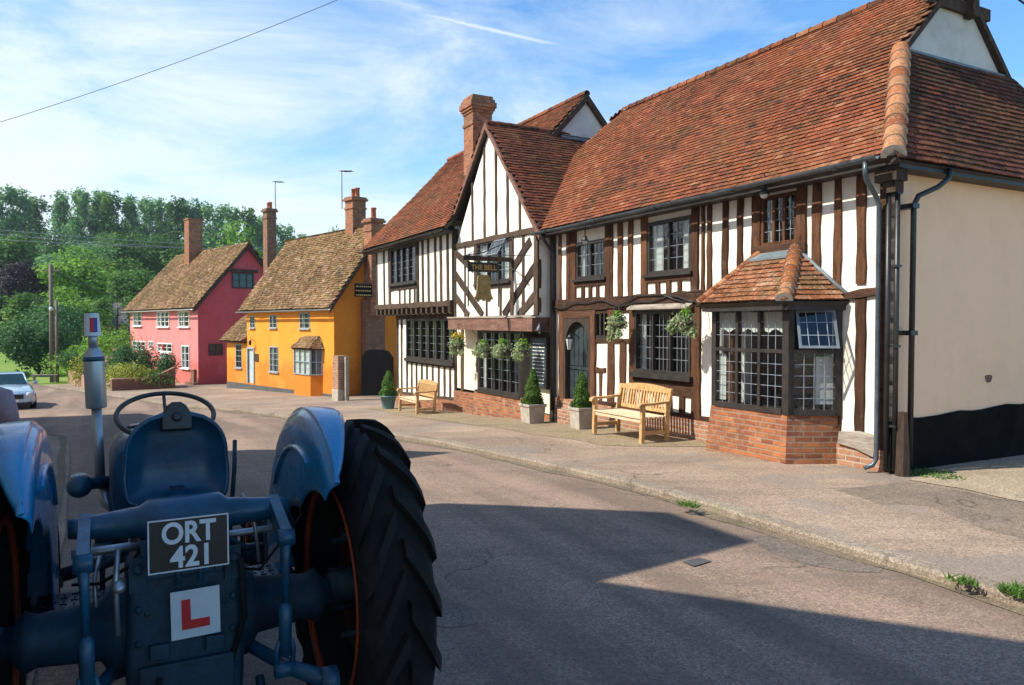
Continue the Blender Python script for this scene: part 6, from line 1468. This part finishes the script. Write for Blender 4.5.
# hydraulic lift shaft, arms and rods
LZ=1.20
m=MB(); m.lathe([(.0,-.40),(.035,-.40),(.04,-.37),(.05,-.27),(.062,-.16),(.085,-.13),(.088,.13),(.062,.16),(.05,.27),(.04,.37),(.035,.40),(0,.40)],(0,-.20,LZ),'x',20)
m.box(-.16,.16,-.26,.18,.98,1.14); m.box(-.11,.11,-.29,-.20,1.06,1.22); m.build('hydraulic_lift_shaft','tractorpaint',TR)
for s_ in (-1,1):
    x0=s_*.345
    m=MB(); m.hexa([(x0-.02,-.18,LZ-.05),(x0+.02,-.18,LZ-.05),(x0+.02,-.46,LZ-.10),(x0-.02,-.46,LZ-.10),(x0-.02,-.18,LZ+.05),(x0+.02,-.18,LZ+.05),(x0+.02,-.46,LZ-.03),(x0-.02,-.46,LZ-.03)]); m.lathe([(0,-.03),(.034,-.03),(.034,.03),(0,.03)],(x0,-.45,LZ-.065),'x',14); m.build('lift_arm','tractorpaint',TR)
    m=MB(); xr=s_*.42
    m.tube([(x0,-.45,LZ-.06),(x0*.99,-.46,LZ-.15),(x0*.985,-.46,LZ-.32)],[.022,.016,.014],10); m.tube([(x0*.985,-.46,LZ-.32),(x0*.98,-.465,LZ-.34),(x0*.97,-.47,LZ-.52)],[.016,.026,.024],10)
    for q in (-.022,.022): m.tube([(x0*.97+q,-.47,LZ-.46),(x0*.97+q*1.5,-.47,LZ-.50),(x0*.97+q*1.2,-.47,LZ-.575)],.010,6)
    m.lathe([(0,-.04),(.03,-.04),(.03,.04),(0,.04)],(x0*.97,-.47,LZ-.575),'x',12); m.build('lift_rod','tractorpaint',TR)
    m=MB(); m.tube([(s_*.18,.2,.58),(s_*.27,-.15,.60),(s_*.36,-.46,.62),(s_*.46,-.62,.62)],[.024,.027,.029,.034],10); m.lathe([(.0,-.03),(.05,-.03),(.05,.03),(.0,.03)],(s_*.465,-.63,.62),'x',16); m.build('lower_link','tractorpaint',TR)
    m=MB(); m.tube([(s_*.2,-.34,.33),(s_*.3,-.42,.33),(s_*.44,-.66,.46)],.006,5)
    for k in range(16): t=k/15; p=Vector((s_*.18,-.33,.36)).lerp(Vector((s_*.44,-.68,.47)),t); m.box(p.x-.012,p.x+.012,p.y-.008,p.y+.008,p.z-.012-.03*math.sin(math.pi*t),p.z+.004-.03*math.sin(math.pi*t))
    m.build('check_chain','steel',TR)
# steel lines and small fittings round the lift
for pts_,r_,nm_,mt_ in (([(-.4,.0,1.05),(-.2,.02,1.05),(-.12,.05,1.03)],.018,'cross_pipe','steel'),([(.4,.0,1.06),(.2,.02,1.05),(.12,.05,1.03)],.016,'cross_pipe','steel'),
    ([(-.235,-.25,1.12),(-.245,-.29,1.0),(-.24,-.28,.80)],.010,'oil_pipe','steel'),([(.045,-.29,1.06),(.05,-.30,.96)],.010,'plate_stay','tractorpaint'),([(-.035,-.29,1.06),(-.03,-.30,.96)],.010,'plate_stay','tractorpaint'),
    ([(.24,-.05,1.24),(.28,-.12,1.12),(.30,-.1,.95)],.008,'control_rod','steel'),([(-.30,.1,1.02),(-.32,-.02,.95),(-.31,-.05,.76)],.008,'control_rod','steel'),([(-.2,.25,.98),(-.29,.2,.93),(-.38,.3,.90)],.016,'brake_rod','tractorgrime'),([(.2,.25,.98),(.29,.2,.93),(.38,.3,.90)],.016,'brake_rod','tractorgrime')):
    m=MB(); m.tube(pts_,r_,8); m.build(nm_,mt_,TR)
m=MB(); m.lathe([(0,-.02),(.022,-.02),(.022,.01),(0,.02)],(-.235,-.3,.99),'y',12); m.build('filler_cap','steel',TR)
for s_ in (-1,1):
    m=MB(); m.box(s_*.17-.03,s_*.17+.03,-.285,-.268,.95,1.08); m.lathe([(0,-.02),(.02,-.02),(.02,.0),(0,.0)],(s_*.17,-.285,1.04),'y',6); m.build('lift_bracket','tractorgrime',TR)
# number plate
npx=.01
m=MB(); m.box(-.143,.143,-.402,-.395,-.1,.1); 
NP=m.build('number_plate','plateblack',TR,loc=(.0,.0,1.125),bevel=.004); NP.rotation_euler.x=R(-3)
m=MB()
for a in ((-.140,.140,.093,.098),(-.140,.140,-.098,-.093),(-.140,-.135,-.093,.093),(.135,.140,-.093,.093)): m.box(a[0],a[1],-.4045,-.402,a[2],a[3])
m.build('plate_border','silverletter',NP)
text_mesh('plate_letters','ORT',.108,'silverletter',NP,(.0,-.403,.040),(R(90),0,0),.0015,.0030,sx=.86)
text_mesh('plate_digits','421',.108,'silverletter',NP,(.01,-.403,-.050),(R(90),0,0),.0015,.0030,sx=.92)
m=MB(); m.box(-.088,.088,-.318,-.314,-.093,.093); LP=m.build('learner_plate','whiteplastic',TR,loc=(.028,0,.85))
LP.rotation_euler.y=R(-1)
m=MB(); m.box(-.05,-.018,-.3205,-.3185,-.058,.058); m.box(-.018,.05,-.3205,-.3185,-.058,-.024); m.build('letter','redpaint',LP)
# seat: pressed steel pan tipped up, a shield with a rolled rim
m=MB(); rings=[]; nv=18; nu=18; hs_=.40
def half(v):
    if v<.14: return .155+.065*math.sqrt(max(0,1-((.14-v)/.14)**2))
    if v<.5: return .220+.008*math.sin((v-.14)/.36*math.pi)
    return .222*math.sqrt(max(0.0,1-((v-.5)/.51)**2.5))
for j_ in range(nv+1):
    v=j_/nv; row=[]
    for i_ in range(nu+1):
        u=-1+2*i_/nu; h_w=max(.01,half(v)); x=u*h_w
        edge=min(1-abs(u),(1-v)*2.4,(v+.0)*2.2+.0)
        y_=.055*min(1,max(0,edge)*2.6)**.8 + .02*math.sin(v*5)
        z_=v*hs_ + (.035*math.exp(-(x/.05)**2) if v<.01 else .035*math.exp(-(x/.05)**2)*max(0,1-v*5))
        row.append((x,y_,z_))
    rings.append(row)
m.loft(rings,closed=False,cap=False)
SE=m.build('seat','tractorpaint',TR,loc=(.0,.12,1.185),solid=.008,sub=1); SE.scale=(.91,1,.98)
SE.rotation_euler.x=R(-10)
m=MB(); bd=[rings[j_][0] for j_ in range(nv+1)]+[rings[nv][i_] for i_ in range(nu+1)]+[rings[j_][nu] for j_ in range(nv,-1,-1)]+[rings[0][i_] for i_ in range(nu,-1,-1)]; m.tube(bd,.012,6,cap=False); m.build('rolled_rim','tractorpaint',SE)
m=MB(); ol=[(-.068,0),(.068,0),(.068,.07),(.045,.11),(.02,.128),(-.02,.128),(-.045,.11),(-.068,.07)]
m.loft([[(x,-.03,z) for x,z in ol],[(x,.05,z) for x,z in ol]],smooth=False); m.lathe([(0,-.05),(.022,-.05),(.022,-.03),(0,-.03)],(0,0,.06),'y',12)
m.build('seat_hinge','plateblack',SE,loc=(0,-.0,.325),bevel=.008)
m=MB(); m.tube([(0,.1,1.05),(0,.2,1.15),(0,.2,1.25)],.03,8); m.box(-.05,.05,.05,.35,1.14,1.19); m.build('seat_spring','tractorgrime',TR)
# steering wheel and column
SW=empty('steering_wheel',(-.01,.74,1.51),0,TR); SW.rotation_euler.x=R(-58+90-52) if 0 else R(24)
m=MB(); rr=.225; m.tube([(rr*math.cos(a),rr*math.sin(a),0) for a in [2*math.pi*k/40 for k in range(41)]],.0125,8,cap=False); m.build('rim','iron',SW)
m=MB()
for k in range(3): a=R(90+120*k); m.tube([(0,0,-.03),(rr*.5*math.cos(a),rr*.5*math.sin(a),-.02),(rr*math.cos(a),rr*math.sin(a),0)],.009,6)
m.lathe([(0,-.06),(.035,-.05),(.045,-.01),(.02,.01),(0,.012)],n=14); m.build('spokes','iron',SW)
m=MB(); m.tube([(0,.75,1.49),(0,1.0,1.2)],.025,8); m.build('steering_column','tractorgrime',TR)
# bonnet, tank cowl, dash
m=MB(); sec=[]
for (y_,w,zb_,zt_) in ((.92,.25,.95,1.36),(.98,.27,.92,1.39),(1.5,.27,.88,1.38),(2.2,.235,.8,1.31),(2.36,.22,.75,1.25)):
    sec.append([(-w,y_,zb_),(-w,y_,zt_-.14),(-w*.9,y_,zt_-.06),(-w*.6,y_,zt_-.01),(0,y_,zt_),(w*.6,y_,zt_-.01),(w*.9,y_,zt_-.06),(w,y_,zt_-.14),(w,y_,zb_)])
m.loft(sec); m.build('bonnet','tractorpaint',TR)
m=MB(); m.box(-.16,.16,1.2,2.3,.45,.9); m.build('engine','tractorgrime',TR,bevel=.02)
m=MB(); m.tube([(-.66,2.05,.36),(0,2.05,.5),(.66,2.05,.36)],.045,8); m.build('front_axle','tractorgrime',TR)
# footplates of chequer tread
for s_ in (-1,1):
    m=MB(); m.box(s_*.39-.17,s_*.39+.17,.30,.62,.70,.712)
    for i in range(8):
        for j in range(7): x=s_*.39-.15+i*.043; y_=.32+j*.043; m.box(x-.014,x+.014,y_-.004,y_+.004,.712,.718) if (i+j)%2 else m.box(x-.004,x+.004,y_-.014,y_+.014,.712,.718)
    m.box(s_*.39-.18,s_*.39+.18,.28,.30,.67,.73); m.build('footplate','tractorgrime',TR)
    m=MB(); m.tube([(s_*.3,.55,.72),(s_*.3,.6,.85),(s_*.3,.65,.9)],.012,6); m.box(s_*.3-.04,s_*.3+.04,.62,.68,.89,.91); m.build('pedal','tractorgrime',TR)
# hoses, wiring and levers
for pts_,r_,nm_,mt_ in (([(.13,-.22,1.12),(.2,-.30,1.02),(.21,-.30,.8),(.16,-.28,.62)],.012,'rubber_hose','rubber'),([(-.14,-.2,1.12),(-.2,-.27,1.05),(-.30,-.1,.95),(-.4,.1,.9)],.007,'wiring','rubber'),([(.1,-.26,1.0),(.3,-.12,.92),(.5,.0,1.1),(.52,.1,1.3)],.006,'wiring','rubber'),
    ([(.22,.2,1.0),(.25,.25,1.3),(.26,.3,1.42)],.010,'hand_lever','tractorgrime'),([(-.22,.35,.95),(-.27,.42,1.2)],.010,'hand_lever','tractorgrime'),([(-.1,-.31,.62),(-.13,-.36,.45),(-.05,-.40,.33)],.010,'rubber_hose','rubber')):
    m=MB(); m.tube(pts_,r_,8); m.build(nm_,mt_,TR)
for s_ in (-1,1):
    m=MB(); m.box(s_*.10-.035,s_*.10+.035,-.30,-.268,.68,.74); m.build('inspection_plate','tractorgrime',TR,bevel=.006)
# exhaust
Ex=Vector((-.315,1.32,0))
def exq(h): return (Ex.x-.035*(h-1.1),Ex.y-.0*(h),h)
m=MB(); m.tube([(Ex.x+.12,Ex.y-.05,.90),(Ex.x+.03,Ex.y-.03,.98),exq(1.08)],.035,10); m.tube([exq(1.05),exq(1.52)],.026,14); m.build('exhaust_pipe','steel',TR)
m=MB(); c0=exq(1.42);c1=exq(1.80); 
P=[exq(h) for h in (1.50,1.505,1.51,1.785,1.80,1.83,1.84)]; m.tube(P,[.026,.050,.053,.053,.050,.032,.026],22); si=m.build('silencer','steel',TR); m=MB(); m.tube([exq(1.765),exq(1.79)],[.054,.054],22); m.build('blue_band','tractorpaint',si)
m=MB(); m.tube([exq(1.83),exq(1.94)],.024,14); m.build('tail_pipe','steel',TR)
m=MB(); m.tube([exq(1.905),exq(2.03)],[.042,.036],18,cap=False); cup=m.build('upturned_cup','whiteplastic',TR)
m=MB()
for i,(mat_,q) in enumerate((('redpaint',0),('bluepaint',1))):
    m=MB(); e=exq(1.965); a0=R(-28-62*1) ; 
    for k in range(4): 
        aa=R(-105+q*26+k*7); ab=R(-105+q*26+(k+1)*7); r_=.0405
        m.face([(e[0]+r_*1.04*math.cos(aa),e[1]+r_*1.04*math.sin(aa),1.925),(e[0]+r_*1.04*math.cos(ab),e[1]+r_*1.04*math.sin(ab),1.925),(e[0]+r_*.99*math.cos(ab),e[1]+r_*.99*math.sin(ab),2.005),(e[0]+r_*.99*math.cos(aa),e[1]+r_*.99*math.sin(aa),2.005)])
    m.build('coloured_print',mat_,cup)
m=MB(); m.lathe([(0,-.08),(.05,-.07),(.062,-.03),(.062,.05),(.045,.07),(0,.08)],(-.41,1.16,1.11),'y',18); m.tube([(-.41,1.2,1.11),(-.28,1.3,1.09)],.035,8); m.build('air_cleaner','tractorpaint',TR)
m=MB(); m.lathe([(0,-.1),(.07,-.09),(.08,0),(.05,.08),(0,.09)],(-.26,.75,.95),'z',16); m.build('filter_bowl','tractorgrime',TR)
# ------------------------------------------------------------------ bystander at the left edge
def person():
    x,y=(-27-CX)/F*5.9,5.9; z=gw(x,y)-.06
    root=empty('person',(x,y,z),R(10)); tag(root,'person in mauve short sleeved shirt with dark strap, standing left of the tractor','person')
    V={'pel':(0,0,.92,.15),'bel':(0,.0,1.06,.145),'che':(0,.01,1.26,.165),'nck':(0,.0,1.43,.062),'nk2':(0,.02,1.50,.055),'hd':(0,.03,1.60,.088),'hd2':(0,.035,1.68,.078),
     'hL':(-.1,0,.88,.10),'kL':(-.12,.03,.48,.06),'aL':(-.12,0,.09,.042),'fL':(-.12,.14,.04,.035),'hR':(.1,0,.88,.10),'kR':(.12,.03,.48,.06),'aR':(.12,0,.09,.042),'fR':(.12,.14,.04,.035),
     'sL':(-.18,.0,1.38,.062),'eL':(-.24,.0,1.10,.042),'wL':(-.2,.2,.98,.028),'sR':(.18,.0,1.38,.062),'eR':(.26,-.02,1.09,.042),'wR':(.2,.17,.98,.028),'pR':(.17,.25,.97,.032),'pL':(-.17,.28,.97,.032)}
    E_=[('pel','bel'),('bel','che'),('che','nck'),('nck','nk2'),('nk2','hd'),('hd','hd2'),('pel','hL'),('hL','kL'),('kL','aL'),('aL','fL'),('pel','hR'),('hR','kR'),('kR','aR'),('aR','fR'),('che','sL'),('sL','eL'),('eL','wL'),('wL','pL'),('che','sR'),('sR','eR'),('eR','wR'),('wR','pR')]
    for s_,pn in ((-1,'pL'),(1,'pR')):
        b=V[pn]
        for k,(dx,l) in enumerate(((-.028,.07),(-.010,.085),(.010,.08),(.027,.062))):
            n1='%s%d'%(pn,k); V[n1]=(b[0]+dx,b[1]+.05,b[2]-.005,.010); V[n1+'b']=(b[0]+dx*1.05,b[1]+.05+l*.8,b[2]-.03,.008); E_+=[(pn,n1),(n1,n1+'b')]
        V[pn+'t']=(b[0]-s_*.04,b[1]+.03,b[2]+.01,.011); E_.append((pn,pn+'t'))
    ks=list(V); me=bpy.data.meshes.new('body'); me.from_pydata([V[k][:3] for k in ks],[(ks.index(a),ks.index(b)) for a,b in E_],[])
    o=bpy.data.objects.new('body',me); col.objects.link(o); o.parent=root; bpy.context.view_layer.objects.active=o
    md=o.modifiers.new('skin','SKIN'); 
    if not me.skin_vertices: me.skin_vertices.new()
    for i,k in enumerate(ks): me.skin_vertices[0].data[i].radius=(V[k][3],V[k][3]*(.8 if k in('bel','che','pel') else 1)); me.skin_vertices[0].data[i].use_root=(k=='pel')
    md.use_smooth_shade=True; md2=o.modifiers.new('s','SUBSURF'); md2.levels=2; md2.render_levels=2
    me.materials.append(M['skin'])
    def ring(cx,cy,z_,rx,ry,n=18): return [(cx+rx*math.cos(2*math.pi*j/n),cy+ry*math.sin(2*math.pi*j/n),z_) for j in range(n)]
    m=MB(); m.loft([ring(0,0,.86,.185,.145),ring(0,0,1.0,.18,.14),ring(0,.0,1.2,.205,.155),ring(0,0,1.34,.215,.135),ring(0,0,1.42,.15,.10),ring(0,0,1.455,.075,.075)],cap=False)
    for s_ in (-1,1): m.tube([(s_*.13,0,1.385),(s_*.20,0,1.37),(s_*.235,-.0,1.26),(s_*.255,-.01,1.14)],[.08,.085,.075,.072],14)
    m.build('shirt','shirt',root)
    m=MB()
    for s_ in (-1,1): m.tube([(s_*.09,0,.95),(s_*.10,.01,.75),(s_*.12,.03,.48),(s_*.12,0,.1)],[.125,.105,.082,.075],14)
    m.build('trousers','cloth',root)
    m=MB()
    for s_ in (-1,1): m.loft([ring(s_*.12,.06,.0,.05,.14),ring(s_*.12,.05,.06,.048,.13),ring(s_*.12,.01,.1,.045,.06)])
    m.build('shoes','plateblack',root)
    m=MB(); m.loft([ring(0,.02,1.60,.094,.10),ring(0,.015,1.68,.098,.105),ring(0,.02,1.75,.075,.085),ring(0,.03,1.785,.02,.02)]); m.build('hair','hair',root)
    m=MB(); m.lathe([(0,0),(.018,.005),(.012,.03),(0,.04)],(0,.105,1.60),'y',8); m.build('nose','skin',root)
    m=MB(); P=[(.13,-.10,1.41),(.08,-.155,1.30),(-.02,-.17,1.15),(-.14,-.15,1.02)]; m.tube(P,.022,6); m.tube([(.14,.06,1.42),(.1,.13,1.30),(-.05,.16,1.1)],.022,6); m.build('bag_strap','plateblack',root)
person()
# ------------------------------------------------------------------ shade casters
caster('neighbour_house','narrow rendered house across the street, opposite the far part of the pub',-8.6,-5.2,-11,4.5,7.5,8,apex=2.0)
caster('neighbour_house','low flat roofed link between the houses across the street',-5.2,-2.8,-11,5.5,5.51,6,apex=1.1)
caster('neighbour_house','rendered house with short ridge across the street, beside the low link',-2.8,.14,-11,5.85,7.88,8,apex=1.05,flat=1.2)
caster('neighbour_house','tall rendered house across the street, directly behind the viewpoint',0.13,9.5,-11,5.92,10.55,9,apex=4.4)
caster('neighbour_house','long low rendered house across the street, set back from the road',-24,-8.9,-13,4.4,6.2,6,apex=7)
# ------------------------------------------------------------------ the air
m=MB(); m.box(-540,420,-380,660,-9,42); hz=m.build('haze','white'); tag(hz,kind='stuff')
hm=bpy.data.materials.new('pale_haze'); hm.use_nodes=True; hn=hm.node_tree; hn.nodes.clear()
ho=N(hn,'ShaderNodeOutputMaterial'); hv=N(hn,'ShaderNodeVolumePrincipled'); hv.inputs['Color'].default_value=(.75,.86,1,1); hv.inputs['Density'].default_value=.0003; hv.inputs['Anisotropy'].default_value=.3
hn.links.new(hv.outputs[0],ho.inputs['Volume']); hz.data.materials.clear(); hz.data.materials.append(hm)
# ------------------------------------------------------------------ camera, sun, sky
cam=bpy.data.cameras.new('camera'); co=bpy.data.objects.new('camera',cam); col.objects.link(co)
cam.sensor_width=36; cam.lens=F/1024*36; cam.clip_end=3000; cam.clip_start=.05
co.location=(0,0,H); co.rotation_euler=(math.pi/2-PT,0,0); scene.camera=co
AZ_,EL=R(14),R(46)
ts=Vector((-math.sin(AZ_),-math.cos(AZ_),0)); wx_,wy_=ts.x*PUB.S+ts.y*PUB.C, -ts.x*PUB.C+ts.y*PUB.S
tos=Vector((wx_*math.cos(EL),wy_*math.cos(EL),math.sin(EL)))
su=bpy.data.lights.new('sun','SUN'); su.energy=5.0; su.angle=R(.5); su.color=(1,.93,.80)
so=bpy.data.objects.new('sun',su); col.objects.link(so); so.rotation_euler=tos.to_track_quat('Z','Y').to_euler(); so.location=tos*60
w=bpy.data.worlds.new('World'); scene.world=w; w.use_nodes=True; nt=w.node_tree; bgn=nt.nodes['Background']
sky=N(nt,'ShaderNodeTexSky',sky_type='NISHITA'); sky.sun_disc=False; sky.sun_elevation=EL; sky.sun_rotation=math.atan2(wx_,wy_); sky.air_density=1.; sky.dust_density=.3; sky.ozone_density=2.0; sky.altitude=0
tc=N(nt,'ShaderNodeTexCoord').outputs['Generated']
mp=N(nt,'ShaderNodeMapping'); mp.inputs['Scale'].default_value=(1.2,1.0,3.6); mp.inputs['Rotation'].default_value=(R(10),R(-14),R(20)); nt.links.new(tc,mp.inputs['Vector'])
nw=N(nt,'ShaderNodeTexNoise'); nw.inputs['Scale'].default_value=2.4; nw.inputs['Detail'].default_value=10; nw.inputs['Roughness'].default_value=.66; nw.inputs['Distortion'].default_value=.45; nt.links.new(mp.outputs[0],nw.inputs['Vector']); n1=nw.outputs['Fac']; n2=noisen(nt,mp.outputs[0],.9,3,.5)
sepp=N(nt,'ShaderNodeSeparateXYZ'); nt.links.new(tc,sepp.inputs[0])
def mth(op,a,b=None,c=None):
    n=N(nt,'ShaderNodeMath',operation=op)
    for i,v in enumerate((a,b,c)):
        if v is None: continue
        if isinstance(v,(int,float)): n.inputs[i].default_value=v
        else: nt.links.new(v,n.inputs[i])
    return n.outputs[0]
# more cloud to the left and low, clear blue to the upper right
bias=mth('ADD',mth('MULTIPLY',sepp.outputs[0],-.36),mth('MULTIPLY',sepp.outputs[2],-.46))
den=mth('ADD',mth('ADD',mth('MULTIPLY',n1,1.0),mth('MULTIPLY',n2,.35)),bias)
cf=ramp(nt,den,[(.38,(.02,.02,.02)),(.54,(.34,.34,.34)),(.68,(.78,.78,.78)),(.84,(.95,.95,.95))])
# contrail: a thin streak along a great circle
ra,rb=Vector(ray(418,13)).normalized(),Vector(ray(556,45)).normalized(); nrm=ra.cross(rb).normalized(); mid=(ra+rb).normalized(); tan_=(rb-ra).normalized()
def dot(v,k=None):
    n=N(nt,'ShaderNodeVectorMath',operation='DOT_PRODUCT'); nt.links.new(tc,n.inputs[0]); n.inputs[1].default_value=v; return n.outputs['Value']
dist=mth('ABSOLUTE',mth('ADD',dot(nrm),mth('MULTIPLY',mth('SUBTRACT',noisen(nt,tc,30,3),.5),.006)))
al=dot(tan_); half=abs(tan_.dot(rb))
wid=mth('SUBTRACT',1,mth('DIVIDE',dist,.0045)); wid=mth('MAXIMUM',wid,0)
end=mth('MAXIMUM',mth('SUBTRACT',1,mth('POWER',mth('DIVIDE',mth('ABSOLUTE',al),half*1.15),4)),0)
fwd=mth('GREATER_THAN',dot(mid),.5)
ct=mth('MULTIPLY',mth('MULTIPLY',mth('MULTIPLY',wid,end),fwd),.8)
cff=mth('MAXIMUM',cf,ct)
cloud=(8.0,8.8,9.2)
skc=mixc(nt,1.,sky.outputs[0],(1.02,1.62,2.0),'MULTIPLY')
mx=mixc(nt,cff,skc,cloud)
nt.links.new(mx,bgn.inputs['Color']); bgn.inputs['Strength'].default_value=.086
vs=scene.view_settings; vs.view_transform='Standard'; vs.look='None'; vs.gamma=1; vs.exposure=.52; vs.use_curve_mapping=False
scene.render.resolution_x=1024; scene.render.resolution_y=685; scene.render.resolution_percentage=100
scene.render.engine='CYCLES'
